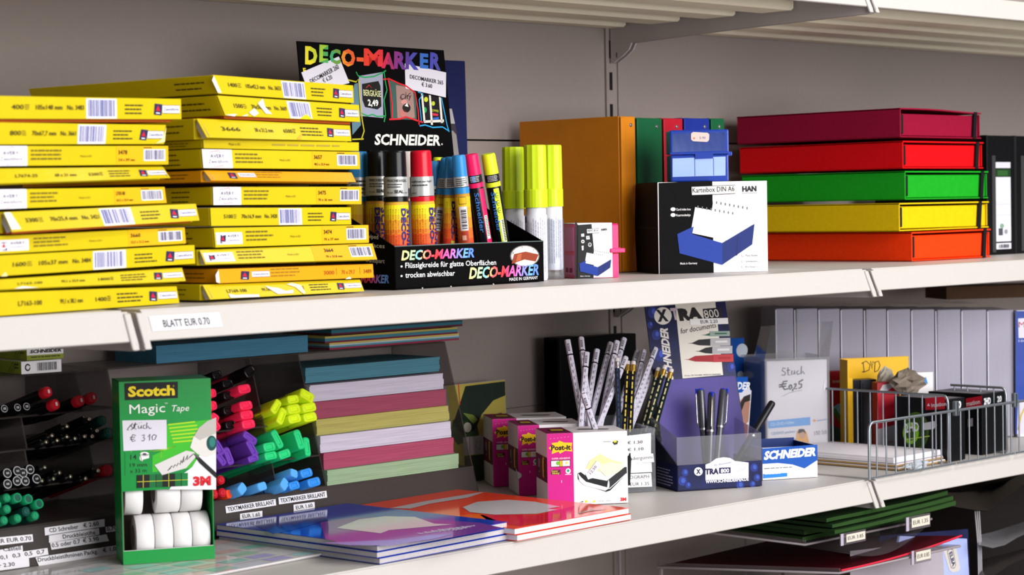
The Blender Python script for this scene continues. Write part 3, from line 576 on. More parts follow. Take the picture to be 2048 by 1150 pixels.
    if band:
        s.lathe(ax*zb, q1, [(0, r*1.0), (band, r*.985)], kind['band'], 28)
        Q = RR(s, p0, p1, r*1.0); h = band*1000; y = zb*1000
        if kind.get('btext') == 'seal':
            Q.text('FRISCHESIEGEL', -G*.7, y+h*.74, h*.13, '1A1A1E', G*1.7, 2, .02); Q.text('SEAL', -G*.1, y+h*.16, h*.17, '1A1A1E', G*.75, 2, .03); Q.text('Break', -G*.7, y+h*.15, h*.1, '1A1A1E', G*.5, 2); Q.text('only', G*.75, y+h*.15, h*.1, '1A1A1E', G*.35, 2)
            Q.lines(-G*.7, y+h*.58, G*1.5, 2, h*.13, h*.06, '4A4A4E', 3)
        elif kind.get('btext') == 'kauf':
            Q.text('verpflichtet zum Kauf !', -G*.95, y+h*.70, h*.11, '1A1A1E', G*1.85, 2, .02); Q.lines(-G*.9, y+h*.52, G*1.7, 1, 1, h*.07, '3A3A3E', 4); Q.text('keine!', -G*.95, y+h*.12, h*.1, '1A1A1E', G*.5, 2)
        elif kind.get('btext') == 'fine': Q.lines(-G*.6, y+h*.75, G*1.4, 4, h*.2, h*.08, kind.get('bink', '2A2A2E'), len(label))
        if kind.get('bflag'): Q.rect(-G*.35, y+h*.05, G*.4, h*.9, '2A6AC0', 1.5)
    o = s.build('collar', root)
    c = MB(); rc = r*kind.get('rc', .9); e = .0012
    c.lathe(ax*zc, q1, [(0, rc*1.02), (cpl-.004, rc*.97), (cpl-.0012, rc*.94), (cpl, rc*.84)], kind['cap'], 28)
    c.build('cap', root)
    return root
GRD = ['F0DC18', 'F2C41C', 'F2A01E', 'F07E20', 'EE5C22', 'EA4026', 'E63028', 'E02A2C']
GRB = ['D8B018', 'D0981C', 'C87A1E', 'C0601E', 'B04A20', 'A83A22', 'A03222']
mat('mk_black', '0E0E11', .22); mat('mk_red', 'CC1228', .25, noise=.03); mat('mk_blue', '2E86C4', .3); mat('mk_pink', 'FF1A5C', .35); mat('mk_yellow', 'DDF02A', .35); mat('foil', 'B8BAB8', .35, .4); mat('barrel_black', '0D0F16', .3)
WD = (.032, .0235, .0065)
cylmarker('thick black chalk marker at the front of the display, seal band fully readable', (790, 301), (793.5, 480), .155, .0148, WD, dict(barrel='D8A030', cap='mk_black', band='foil', btext='seal', grad=GRD, print='deco'))
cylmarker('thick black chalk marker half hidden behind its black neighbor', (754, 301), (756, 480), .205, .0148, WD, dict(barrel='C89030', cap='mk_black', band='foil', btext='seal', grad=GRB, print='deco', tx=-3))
cylmarker('thick red chalk marker in the black display', (841, 301), (848, 480), .16, .0148, WD, dict(barrel='D8A030', cap='mk_red', band='foil', btext='kauf', grad=GRD, print='deco', tx=8))
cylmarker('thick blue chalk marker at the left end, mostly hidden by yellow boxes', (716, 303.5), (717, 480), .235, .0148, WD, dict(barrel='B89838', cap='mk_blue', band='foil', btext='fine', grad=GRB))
cylmarker('pale gray capped marker peeping between the black and the red one', (815, 303), (818, 480), .215, .0135, (.046, .012, .004), dict(barrel='6A6468', cap='D0C8C0', band='6A6A70', btext='fine'))
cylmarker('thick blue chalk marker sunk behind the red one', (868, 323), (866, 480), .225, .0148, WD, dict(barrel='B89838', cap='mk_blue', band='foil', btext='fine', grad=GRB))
TH = (.027, .0125, .0085)
tk = lambda cap, **k: dict(dict(barrel='C08A24', cap=cap, band='foil', btext='fine', grad=GRB, rc=.93), **k)
cylmarker('thin yellow capped marker low down behind the blue pair', (877, 315), (874, 480), .262, .008, TH, tk('mk_yellow'))
cylmarker('thin red capped marker low down behind the blue pair', (883.5, 321), (879, 480), .246, .0078, TH, tk('mk_red'))
cylmarker('left thin blue chalk marker, leaning, long barcode on its barrel', (893, 317), (874, 470), .205, .0082, TH, tk('mk_blue', print='code'))
cylmarker('middle thin blue chalk marker with vertical lettering', (903.5, 314), (901, 480), .182, .0094, TH, tk('mk_blue', print='deco', tx=1, grad=GRD))
cylmarker('right thin blue chalk marker with white barcode', (917, 310), (932, 480), .158, .0094, TH, tk('mk_blue', print='code', grad=['D8B018', 'D09A1C', 'D0841E', 'D0641E', 'C8481E', 'C03820']))
cylmarker('neon pink chalk marker with black barrel', (941.5, 308.5), (969, 480), .158, .0094, (.026, .0095, .0065), dict(barrel='barrel_black', cap='mk_pink', band='16161A', btext='fine', bink='C8C8C8', bflag=1, print='neon', sx=.35, rc=.98))
cylmarker('neon yellow thin chalk marker leaning at the right end of the display', (976, 307.5), (1004, 480), .158, .0094, (.026, .0095, .0065), dict(barrel='barrel_black', cap='mk_yellow', band='16161A', btext='fine', bink='C8C8C8', print='neon', sx=-.05, rc=.98))

# ------------------------------------------------------------------ three big neon markers beside it
mat('neon_cap', 'C4DA1C', .35, noise=.03); mat('mk_white', 'D8D6E0', .35); clear('skirt', 'C8D4E0', .9, .08, .2)
def bigmarker(label, xc, top, Y, skirt=False):
    p1 = onY(xc, top, Y); p0 = V((p1.x, Y, ZM)); H = p1.z-ZM; r = .0152
    root = thing('chalk_marker', label, 'marker', p0, 0, 'big neon markers')
    zc = H-.0655; m = MB(); m.lathe((0, 0, .012 if skirt else .0), (0, 0, H), [(0, r*.86), (.003, r*.94), (zc-.026, r*.94), (zc-.024, r*.86), (zc-.012, r*.86)], 'mk_white', 28)
    class RR(Roll):
        def P(s, x, y, l): q = x/1000/s.r; return V((0, 0, y/1000)) + (s.t*math.cos(q)+s.b*math.sin(q))*(s.r+l*s.EPS)
    B = RR(m, p0, p1, r*.94); G = r*1000; Z = (zc-.026)*1000; k = 0
    for k in range(10): B.text('Liquid chalk for glass and boards, wipe off with a damp cloth Flüssigkreide', -G*(1.05-.20*k), Z-3-(k*37 % 7), 1.3, '54546A', Z*.80-(k*53 % 17), 2, .01, 0, -90)
    B.rect(-G*1.18, Z-9, G*.24, 8, '2E2E8A', 2); B.rect(-G*1.16, Z-34, G*.14, 22, '7A7AB0', 2)
    m.build('barrel', root)
    c = MB(); z = (0, 0, zc-.0155); N = 24
    R = []
    for t, q in ((0, 1.02), (.0225, 1.02), (.0235, .985), (.024, 1.0), (.0785, .97), (.0805, .94), (.081, .86)):
        fl_ = 0 if t < .0236 else .045
        R.append([V((r*q*(1-fl_*(i % 2))*math.cos(2*math.pi*i/N), r*q*(1-fl_*(i % 2))*math.sin(2*math.pi*i/N), zc-.0155+t)) for i in range(N)])
    c.rings(R, 'neon_cap', smooth=False); c.build('fluted_cap', root)
    if skirt:
        s = MB(); s.lathe((0, 0, .0004), (0, 0, 1), [(0, r*1.02), (zc-.032, r*1.02)], 'skirt', 28, cap=False); part(s.build('shrink_sleeve', root), 'clear plastic sleeve')
bigmarker('neon yellow big marker at the left, set back behind the other two', 1025.5, 294, .215)
bigmarker('neon yellow big marker in the middle of the three', 1069.5, 290, .165)
bigmarker('neon yellow big marker at right with clear sleeve around its barrel', 1101, 290, .182, True)

# ------------------------------------------------------------------ navy display card leaning behind
b = MB(); mat('navy_card', '10184A', .5, noise=.1)
tl = onY(860, 119, .425); tr = onY(930.5, 122, .425); br = onY(943, 560, .37); bl = V((br.x-.10, br.y, br.z)); o = V((br.x, br.y, ZM)); br.z = bl.z = ZM
b.bevhexa([p-o for p in (bl, br, br+V((0, .002, 0)), bl+V((0, .002, 0)), tl, tr, tr+V((0, .002, 0)), tl+V((0, .002, 0)))], 'navy_card', .0008, 1)
F = Print(b, bl-o, br-o, tr-o, tl-o, Matrix.Translation(o))
F.pp([(896, 219), (919, 218), (926, 248), (896, 248)], 'A8A4A6', 1); F.pp([(896, 248), (926, 248), (932, 310), (938, 345), (905, 345), (896, 300)], '8C8684', 1); F.pp([(896, 248), (926, 248), (930, 272), (920, 262), (900, 260)], '34303A', 2)
o_ = b.build('display_card', loc=o); tag(o_, 'navy cardboard display back with gray patch, leaning behind the black display', 'display card')

# ------------------------------------------------------------------ pink memo box

mat('pink_plastic', 'FF2A72', .3); mat('pink_light', 'FF86BC', .35)
def sleeve_art(F, mini=False):
    pass
A = at(1155, .159, ZM); yw = math.radians(-31); W2 = .057
root = thing('memo_box', 'translucent pink card box in a black and white printed sleeve', 'card box', A, yw); MT = TR(A, yw)
H2 = .0715; D2 = .076
b = MB(); prof = [(0, 0), (D2*.06, -.0), (D2, 0), (D2+.003, H2*.48), (D2, H2), (.002, H2), (-.0015, H2*.5)]
b.prism([(0, 0), (D2, 0), (D2+.002, H2*.42), (D2, H2*.44), (0, H2*.44)], 0, W2, 'pink_plastic'); b.build('box_base', root)
b = MB(); b.prism([(0, H2*.455), (D2, H2*.455), (D2, H2*.97), (D2-.003, H2), (.003, H2), (0, H2*.97)], 0, W2, 'pink_plastic')
F = Face(b, (0, D2, 0), (0, 0, 0), (0, 0, H2), (0, D2, H2), D2*1000, H2*1000); F.rect(16, H2*460+3, 48, H2*440, 'pink_light', 1); lid_ = b.build('lid', root)
b = MB(); F = Face(b, (0, D2, 0), (0, 0, 0), (0, 0, H2), (0, D2, H2), D2*1000, H2*1000); F.rect(16, 4, 48, H2*380, 'pink_light', 1); F.rect(20, 7, 12, 6, 'A82058', 2); F.rect(38, 7, 14, 6, 'A82058', 2); b.box(-.0012, 0, .004, D2-.004, H2*.43, H2*.47, 'pink_plastic'); b.build('end_panel', root)
b = MB(); b.box(W2-.012, W2+.0085, -.0035, .002, H2*.46, H2*.54, 'pink_plastic', .001); b.box(W2-.002, W2+.0065, .008, .02, H2*.46, H2*.55, 'pink_plastic', .0015); part(b.build('latch', lid_), 'pink latch tab')
b = MB(); e = .0012; x0, x1 = -.0006, W2*.845
b.prism([(-e, .0006), (-e, H2+e), (D2+e, H2+e), (D2+e, .0006), (D2+.0005, .0006), (D2+.0005, H2+.0003), (-.0004, H2+.0003), (-.0004, .0006)], x0, x1, 'white_card')
F = Print(b, (x0, -e, .0006), (x1, -e, .0006), (x1, -e, H2+e), (x0, -e, H2+e), MT)
F.pp([(1155, 450), (1183, 448), (1188, 503), (1187, 557), (1152, 560)], '101012', 1); F.pp([(1150, 440), (1156, 450), (1156, 562), (1150, 562)], '101012', 1)
def cardbox_art(F, P, s, seed=0):
    """the printed picture of a blue card tray with white index cards; P maps art (x right, y up) to a picture point"""
    q = lambda pts: [P(*p) for p in pts]
    F.pp(q([(.48, .97), (1.0, .86), (1.02, .60), (.58, .56), (.46, .80)]), 'E8E6E8', 3); F.pp(q([(.24, .88), (.80, .76), (.86, .62), (.66, .36), (.18, .48)]), 'F4F2F2', 4)
    for k in range(9): F.pp(q([(.27+.058*k, .905-.0125*k), (.285+.058*k, .90-.0125*k), (.283+.058*k, .86-.0125*k), (.268+.058*k, .865-.0125*k)]), '6A6A72', 5)
    for k in range(8): F.pp(q([(.52+.058*k, .975-.0125*k), (.535+.058*k, .97-.0125*k), (.533+.058*k, .93-.0125*k), (.518+.058*k, .935-.0125*k)]), '6A6A72', 5)
    F.pp(q([(0, .46), (.22, .58), (.20, .46), (.60, .32), (.60, -.02), (.03, .16)]), '0A3290', 6); F.pp(q([(.60, .32), (1.03, .62), (1.0, .30), (.60, -.02)]), '08226A', 6); F.pp(q([(.80, .42), (.815, .43), (.80, .13), (.785, .12)]), '0C2058', 7)
cardbox_art(F, lambda x, y: (1158+62*x, 551-52*y), 1)
F.pp([(1173, 458), (1197, 456.5), (1198, 465.5), (1174, 467)], 'F2F0F0', 2); F.pl([(1173, 458), (1197, 456.5), (1198, 465.5), (1174, 467), (1173, 458)], .8, '2A2A2A', 3); F.pt('MEMO BOX', (1175, 464), (1196.5, 462.5), 4.6, '2A2A2A', 4); F.pt('HAN', (1202.5, 461.5), (1213.5, 460.5), 4.5, '1A1A1A', 4, .04)
F.pp([(1162, 468), (1168, 467), (1168.5, 473), (1162.5, 473.5)], 'E8E8E8', 2); F.pp([(1172, 472), (1179, 471.5), (1179.5, 478.5), (1172.5, 479)], 'E8E8E8', 2); F.pl([(1173, 473), (1176, 476), (1179, 472.5)], .8, '1A1A1A', 3); F.pd(1165.5, 483, 3.4, 3.6, 'E8E8E8', 2); F.pd(1165.5, 483, 1.4, 1.5, '1A1A1A', 3)
F.pd(1179.5, 489.5, 3.4, 4.2, 'E8E8E8', 2); F.pd(1179.5, 489.5, 2.3, 3, '1A1A1A', 3); F.pt('a', (1178, 491), (1181, 491), 2.6, 'E8E8E8', 4); F.pp([(1163, 492), (1167, 491), (1167, 500), (1164, 501)], 'E8E8E8', 2)
F.pt('Made in Germany', (1160.5, 553.5), (1180, 553), 2.6, 'D8D8D8', 3, .01)
b.build('printed_sleeve', root)

# ------------------------------------------------------------------ ring binders
def binder(label, xl, xr, Y, H, D, h, rx=.66, ridge=True):
    a = at(xl, Y, ZM); c = at(xr, Y, ZM); W = c.x-a.x-.0008
    root = thing('ring_binder', label, 'binder', a, 0, 'ring binders in a row')
    hx = 'binder_'+h; mat(hx, h, .42, noise=.12, scale=35, bump=.1)
    b = MB(); b.box(0, .0028, .0035, D, 0, H, hx, .0007, 1); b.box(W-.0028, W, .0035, D, 0, H, hx, .0007, 1); b.build('cover_boards', root)
    b = MB(); b.box(.0006, W-.0006, 0, .003, .0004, H-.0004, hx, .0013, 2)
    if ridge: b.box(.0004, W*.30, -.0012, .0016, .002, H-.002, hx, .0009, 2)
    sp_ = b.build('spine', root)
    b = MB(); b.lathe((W*rx, .0006, H-.0125), (W*rx, -.0016, H-.0125), [(0, .0030), (.0012, .0029), (.0020, .0018)], 'metal', 14); b.build('rivet', sp_)
    b = MB(); b.box(W*.25, W*.72, .008, .0105, .02, H-.02, 'metal'); b.build('ring_rail', root)
HB = onY(1262, 232.5, .268).z-ZM
binder('orange-brown ring binder at the left of the row, wide cover in view', 1245.5, 1276.5, .268, HB, .203, 'D07E12', .68)
binder('dark green ring binder beside the orange-brown one', 1277.5, 1329.5, .268, HB-.0015, .203, '0F5A34', .78)
binder('red ring binder behind the blue card case', 1330.5, 1371, .268, HB-.001, .203, 'B01428', .68)
binder('blue ring binder behind the blue card case', 1371.8, 1424.5, .268, HB, .203, '1A2E8C', .80)
binder('narrow green ring binder at the right end of the binder row', 1425.3, 1454, .268, HB+.0005, .203, '0F5A34', .62)

# ------------------------------------------------------------------ card index box and the blue case on it
yw = math.radians(-33); A = at(1318, .166, ZM); W3 = .166; H3 = onY(1317, 365, .166).z-ZM
for _ in range(30):
    e = V((math.cos(yw), math.sin(yw), 0)); q = A+e*W3; n = R_*FPX-D_*(1536-IW/2); W3 += -(n.dot(q-CAM))/n.dot(e)
D3 = .118; MT = TR(A, yw)
root = thing('card_index_box', 'black and white carton printed with a blue card tray picture', 'box', A, yw)
b = MB(); prof = [(0, 0), (D3*.97, 0), (D3+.006, H3*.5), (D3*.97, H3), (0, H3)]
b.prism(prof, 0, W3, 'white_card'); mat('gloss_black', '060507', .5, spec=.06)
n = MB(); F = Face(b, (0, D3*.97, 0), (0, 0, 0), (0, 0, H3), (0, D3*.97, H3), D3*970, H3*1000)
F.poly([(0, 0), (D3*970, 0), (D3*970, H3*1000), (0, H3*1000), (-6-D3*30, H3*500)], 'gloss_black', 1); F.rect(2, H3*500, D3*950, .5, '2A2628', 2)
F = Print(b, (0, 0, 0), (W3, 0, 0), (W3, 0, H3), (0, 0, H3), MT)
F.pp([(1317, 366), (1424.5, 361.5), (1427.5, 545.5), (1319, 548)], 'gloss_black', 1)
T = Face(b, (0, 0, H3), (W3, 0, H3), (W3, D3, H3), (0, D3, H3), W3*1000, D3*1000); T.rect(0, 0, W3*1000*.5, D3*960, 'gloss_black', 1)
cardbox_art(F, lambda x, y: (1354+150*x, 527-128*y), 1)
F.pp([(1382, 373.5), (1469.5, 370), (1470, 387), (1383, 390.5)], 'E8E6E2', 8); F.pl([(1382, 373.5), (1469.5, 370), (1470, 387), (1383, 390.5), (1382, 373.5)], 1.1, '2A2826', 9); F.pt('Karteibox DIN A6', (1384.5, 385.5), (1468, 382), 10.5, '24221E', 10, .004)
F.pt('HAN', (1484.5, 383), (1513, 382), 10.5, '1C1A1C', 3, .05); F.pp([(1484, 385.5), (1514, 384.5), (1514, 386.5), (1484, 387.5)], 'A8A6A8', 2)
for y, t in ((418.5, 'Card index box'), (430, 'Kaartenbakje')): F.pd(1346, y, 5, 3.8, 'E4E2E2', 2); F.pt(t, (1352.5, y+2.6), (1381.5 if t[0] == 'C' else 1381, y+2), 4.6, 'E4E2E2', 2, .01)
F.pt('Made in Germany', (1360.5, 529), (1394.5, 528), 4.2, 'DEDCDC', 2, .01)
for y, t in ((511, 'Petit fichier'), (522.5, 'Schedarietto'), (533.5, 'Fichero')): F.pd(1486, y, 3.4, 2.8, '8A888A', 2); F.pd(1486, y, 2.8, 2.2, 'E8E6E6', 3); F.pt(t, (1491.5, y+2), (1516, y+1.4), 4, '4A484A', 2)
b.build('carton', root)
zc = ZM+H3+.0004
cy = math.radians(-43); A = at(1342, .172, zc); mat('blue_plastic', '16389A', .3, coat=.3); mat('frost_blue', '9DB6EE', .45, noise=.05, scale=50)
W4 = .086
for _ in range(30):
    e = V((math.cos(cy), math.sin(cy), 0)); q = A+e*W4; n = R_*FPX-D_*(1458-IW/2); W4 += -(n.dot(q-CAM))/n.dot(e)
H4 = onY(1342, 260.5, A.y).z-zc; D4 = .052; MT = TR(A, cy)
root = thing('card_case', 'frosted blue plastic card case on the black and white carton', 'card box', A, cy)
zs = onY(1345, 309, A.y).z-zc
b = MB(); b.box(0, W4, .0006, D4, 0, zs-.0006, 'blue_plastic', .002); F = Print(b, (0, 0, 0), (W4, 0, 0), (W4, 0, H4), (0, 0, H4), MT)
F.EPS = .0002; F.pp([(1345, 317), (1451, 313), (1451, 351), (1345, 354)], 'frost_blue', 0); F.pl([(1389.5, 318), (1390, 352)], 1, '3A5AB0', 2); F.pl([(1427, 316), (1427.5, 351)], 1, '3A5AB0', 2); b.build('case_base', root)
b = MB(); b.box(-.0006, W4+.0006, 0, D4+.0006, zs+.0004, H4, 'blue_plastic', .002); b.box(W4-.001, W4+.006, .008, .02, zs-.003, zs+.003, 'blue_plastic', .001)
b.box(-.001, W4+.001, -.0015, .001, zs-.0004, zs+.003, 'blue_plastic', .0006)
F = Print(b, (0, 0, 0), (W4, 0, 0), (W4, 0, H4), (0, 0, H4), MT); F.pp([(1345, 267.5), (1450, 264), (1450, 301), (1345, 304.5)], 'frost_blue', 0)
lid_ = b.build('lid', root)
b = MB(); F = Print(b, (0, 0, 0), (W4, 0, 0), (W4, 0, H4), (0, 0, H4), MT)
P = [F.P(*F.px(x, y), 7) for x, y in ((1390, 318), (1426, 316.5), (1426, 306.5), (1390, 308))]; b.hexa([P[0], P[1], P[1]+V((0, .004, 0)), P[0]+V((0, .004, 0)), P[3], P[2], P[2]+V((0, .004, 0)), P[3]+V((0, .004, 0))], 'blue_plastic'); b.build('clasp', lid_)
b = MB(); F = Print(b, (0, 0, 0), (W4, 0, 0), (W4, 0, H4), (0, 0, H4), MT)
F.pp([(1382, 267), (1386, 264), (1415, 265.5), (1418.5, 269), (1418, 280), (1414, 284), (1386, 282.5), (1382, 279)], 'D6C2BA', 3); F.pt('5.90', (1399, 278), (1411, 278), 5, '7A6AA0', 4); F.pd(1388, 276.5, 2, 2, 'C8806A', 4); part(b.build('price_sticker', lid_), 'pale pink price sticker')

# ------------------------------------------------------------------ colored box files with elastic bands
def boxfile(label, xl, xr, ztl, ztr, zbl, zbr, hx, hf, Y=.130, D=.322, dome=0):
    a = at(xl, Y, zbl); c = at(xr, Y, zbr); W = (c.x-a.x); o = V((a.x, Y, min(zbl, zbr)))
    m1 = 'fabric_'+hx; mat(m1, hx, .62, noise=.14, scale=160, bump=.15, spec=.1)
    root = thing('box_file', label, 'box file', o, 0, 'elastic band box files in a stack')
    t = .0022; zb0, zb1, zt0, zt1 = zbl-o.z, zbr-o.z, ztl-o.z, ztr-o.z
    b = MB()   # wrap-around case: bottom, left spine, top
    b.bevhexa([(0, 0, zb0), (W, 0, zb1), (W, D, zb1), (0, D, zb0), (0, 0, zb0+t), (W, 0, zb1+t), (W, D, zb1+t), (0, D, zb0+t)], m1, .0008, 1)
    n = 6; lo = []; hi = []
    for i in range(n+1):
        u = i/n; z = zt0+(zt1-zt0)*u + dome*math.sin(math.pi*min(1, u*1.25)) ; lo.append((W*u, z-t)); hi.append((W*u, z))
    b.prism(lo+hi[::-1], 0, D, m1, axis='y')
    b.bevhexa([(0, 0, zb0), (t, 0, zb0), (t, D, zb0), (0, D, zb0), (0, 0, zt0), (t, 0, zt0), (t, D, zt0), (0, D, zt0)], m1, .0009, 1)
    b.build('case', root)
    b = MB(); gi = .0032; z0 = max(zb0, zb1)+.0045; z1 = min(zt0, zt1)-.0055+dome*.3
    b.box(t+.0035, W-.006, gi, D-.004, z0-.0015, z1, m1, .0008, 1)          # the inner end flap, set back
    F = Face(b, (0, gi, 0), (W, gi, 0), (W, gi, .05), (0, gi, .05), W*1000, 50)
    b.build('end_flap', root)
    b = MB(); b.box(t+.0008, t+.0066, .0004, .005, z0+.001, z1-.001, '0A0A0C', .0012); part(b.build('slot', root), 'dark slot beside the flap')
    b = MB(); b.box(W-.0045, W-.0028, .001, D, z0-.001, z1+.0015, m1, .0006, 1); b.build('lip', root)
    b = MB(); x = W*hf; s = .004
    b.hexa([(x, -.0012, zb0-.0002), (x+.0085, -.0012, zb0-.0002), (x+.0085, gi-.0006, zb0), (x, gi-.0006, zb0), (x+s, -.0012, zt0+(zt1-zt0)*hf+.0005), (x+s+.0085, -.0012, zt0+(zt1-zt0)*hf+.0005), (x+s+.0085, gi-.0006, zt0+(zt1-zt0)*hf), (x+s, gi-.0006, zt0+(zt1-zt0)*hf)], '0C0C0E')
    part(b.build('elastic_band', root), 'black elastic band')
boxfile('maroon box file on top of the stack', 1801, 1963, .2686, .2650, .2232, .2232, '8C1030', .885, dome=.0015)
boxfile('red box file second from the top of the stack', 1806, 1967.5, .2180, .2178, .1752, .1752, 'D00A12', .885)
boxfile('green box file in the middle of the stack', 1810.5, 1977, .1715, .1710, .1270, .1270, '18981E', .89)
boxfile('yellow box file second from the bottom of the stack', 1799, 1978, .1222, .1222, .0785, .0795, 'D8B40A', .865)
boxfile('orange-red box file at the bottom of the stack', 1824, 1982, .0765, .0775, ZM+.0004, ZM+.0004, 'EE3A0A', .885)

# ------------------------------------------------------------------ black lever arch files at the right end
def lever(label, xl, xr, Y, H, lab):
    a = at(xl, Y, ZM); c = at(xr, Y, ZM); W = c.x-a.x
    root = thing('lever_arch_file', label, 'binder', a, 0, 'black lever arch files'); mat('file_black', '080809', .5, noise=.2, spec=.2)
    MT = Matrix.Translation(a)
    b = MB(); b.box(0, .003, 0, .23, 0, H, 'file_black', .0008, 1); b.box(W-.003, W, 0, .23, 0, H, 'file_black', .0008, 1); b.box(.0028, W-.0028, .001, .004, .0005, H-.0005, 'file_black', .0008, 1); b.build('cover', root)
    b = MB(); F = Print(b, (0, .0008, 0), (W, .0008, 0), (W, .0008, H), (0, .0008, H), MT); u, v = F.w, F.h
    F.rect(u*.18, v*.02, u*.12, v*.81, '3A383A', 1)
    if lab:
        for y0, y1, cc in ((.044, .095, 'D6D4DE'), (.108, .650, 'D6D4DE'), (.725, .775, 'D6D4DE'), (.655, .718, '1A3A1C')): F.rect(u*.30, v*y0, u*.52, v*(y1-y0), cc, 2)
        F.rect(u*.36, v*.66, u*.36, v*.045, '2E5A28', 3); F.barcode(u*.36, v*.05, u*.40, v*.036, '2A2A30', 'D6D4DE', 14, 5, 3); F.rect(u*.38, v*.16, u*.15, v*.06, '4A4A52', 3); F.disc(u*.64, v*.19, u*.06, v*.02, '8A8A92', 3); F.disc(u*.50, v*.24, u*.07, v*.02, '7A9A80', 3); F.rect(u*.30, v*.33, u*.52, v*.003, 'A8A8B0', 3); F.rect(u*.30, v*.42, u*.52, v*.003, 'A8A8B0', 3)
    part(b.build('spine_label', root), 'white spine label with green band' if lab else 'white spine label')
lever('black lever arch file at the right edge with white spine label', 1976, 2033, .21, .203, 1)
lever('black lever arch file cut off by the right edge of the picture', 2033.5, 2092, .21, .203, 1)
# ================================================================== pen organizer on the lower shelf
Y0, SL = .312, .30
def _dx(s):
    n = V((0, -1, s)).normalized(); p = V((0, Y0, ZL)); return onP(890, 683, p, n).x - onP(958, 985, p, n).x
lo, hi = .0, .8
for _ in range(40):
    mid = (lo+hi)/2
    if _dx(mid)*_dx(lo) > 0: lo = mid
    else: hi = mid
SL = (lo+hi)/2
FN = V((0, -1, SL)).normalized(); FO = V((0, Y0, ZL))
UP = V((0, SL, 1)).normalized(); BK = V((0, 1, -SL)).normalized()
def on(x, y, push=0): return onP(x, y, FO - BK*push, FN)      # push: metres in front of the sloping front
XR = on(958, 985).x; ZT = on(890, 683).z; XL = -1.34
def zat(x, y): return on(x, y).z
def fy(z): return Y0 + SL*(z-ZL)
org = thing('pen_organizer', 'smoky clear acrylic organizer with sloping rows of pen cells', 'organizer', (XL, Y0, ZL)); oo = V((XL, Y0, ZL))
YB = .488; mat('smoke_dark', '3A3432', .5, spec=.15)
def obx(x0, x1, z0, z1, y0o=0, y1=YB, m='smoke_acrylic', th=None):
    """slab following the slope: front edge on the sloping front"""
    b = MB(); P = []
    for z in (z0, z1): P += [V((x0, fy(z)+y0o, z))-oo, V((x1, fy(z)+y0o, z))-oo, V((x1, y1, z))-oo, V((x0, y1, z))-oo]
    b.hexa(P, m); return b
obx(XL, XR, ZT-.002, ZT, m='smoke_acrylic').build('top_plate', org)
obx(XR-.002, XR, ZL+.0005, ZT, m='smoke_acrylic').build('end_panel', org)
bk = MB(); bk.box(0, XR-XL, YB-Y0-.002, YB-Y0, .0005, ZT-ZL, mat('smoke_back', '7A706C', .6)); bk.build('back_panel', org)
xm0, xm1, xm2 = on(519, 723).x, on(625, 845).x, on(236, 850).x
rowsL = [zat(100, 828), zat(100, 894), zat(100, 969), zat(100, 1046)]; rowsM = [zat(540, 852), zat(540, 923), zat(540, 988)]
for z in rowsL: obx(XL, xm2, z-.001, z+.001).build('cell_shelf', org)
for z in rowsM: obx(xm2, xm1, z-.001, z+.001).build('cell_shelf', org)
obx(xm1, XR, zat(780, 957)-.001, zat(780, 957)+.001).build('cell_shelf', org)
zb = rowsL[3]
for x, z0, z1 in ((xm2, zb, ZT), (xm1, zb, ZT), ((xm0+on(541, 1000).x)/2, zb, ZT), (on(47, 860).x, rowsL[1], rowsL[0]), (on(56, 935).x, rowsL[2], rowsL[1]), (on(160, 790).x, rowsL[0], ZT), (on(187, 940).x, rowsL[2], rowsL[1])): obx(x-.001, x+.001, z0, z1).build('divider', org)
ap = obx(XL, XR, ZL+.0005, zb-.001, 0, Y0+.012, 'smoke_dark'); apron = ap.build('apron', org)
# price strips stuck on the sloping apron
def strip(name, polys, texts, lb):
    b = MB(); w = 1; A = on(0, 1150, .0012)-oo; B = A+V((.5, 0, 0)); C = A+UP*.15
    F = Print(b, A, B, B+UP*.15, C, Matrix.Translation(oo))
    for q in polys: F.pp(q, 'D8D5DA', 0)
    for t, a, c, h in texts: F.pt(t, a, c, h, '121014', 1, .014)
    return part(b.build(name, apron), lb)
strip('price_strip', [[(89, 1055.5), (209, 1038), (209.5, 1053), (90, 1071)]], [('CD Schreiber', (99, 1065), (157, 1057), 8.5), ('€ 2.60', (167, 1055), (198, 1050.5), 8.5)], 'white typed strip ending in 2.60')
strip('price_strip', [[(98, 1071), (198, 1056), (199, 1069), (98, 1085.5)]], [('Druckbleistifte', (126, 1077.5), (191, 1068.5), 8.5)], 'white typed strip below it')
strip('price_strip', [[(100, 1085.5), (213, 1068.5), (218, 1082), (103, 1099.5)]], [('0.5 oder 0.7', (104, 1095), (161, 1086.5), 8.5), ('€ 3.90', (166, 1085.5), (198, 1081), 8.5)], 'white typed strip ending in 3.90')
strip('price_strip', [[(-12, 1076), (65, 1068.5), (66.5, 1083), (-12, 1092)]], [('KLEBER EUR 0.70', (-34, 1089.5), (63, 1080), 8.5)], 'white typed strip at far left ending in 0.70')
strip('price_strip', [[(-12, 1102), (45, 1091), (46, 1103), (95, 1096), (97, 1109), (58, 1116), (59, 1133), (-12, 1143)]], [('Faber Castell', (-27, 1106), (42, 1099.5), 8.5), ('0,1  0,3  0,5  0,7', (1, 1119), (90, 1106.5), 8), ('Liner 2.30', (-25, 1138), (30, 1131.5), 8)], 'white typed strip with four point sizes')
strip('price_strip', [[(71, 1115), (233, 1090.5), (233, 1108), (78, 1132)]], [('Druckbleistiftminen Packg.', (76, 1124), (196, 1106.5), 8.5), ('€ 1.00', (206, 1104.5), (239, 1099.5), 8.5)], 'long white typed strip at the bottom')
strip('price_strip', [[(211, 1054), (231, 1051.5), (231, 1062.5), (212, 1065)]], [('0,70', (214, 1062), (234, 1059), 8)], 'small white strip beside the green tape box')
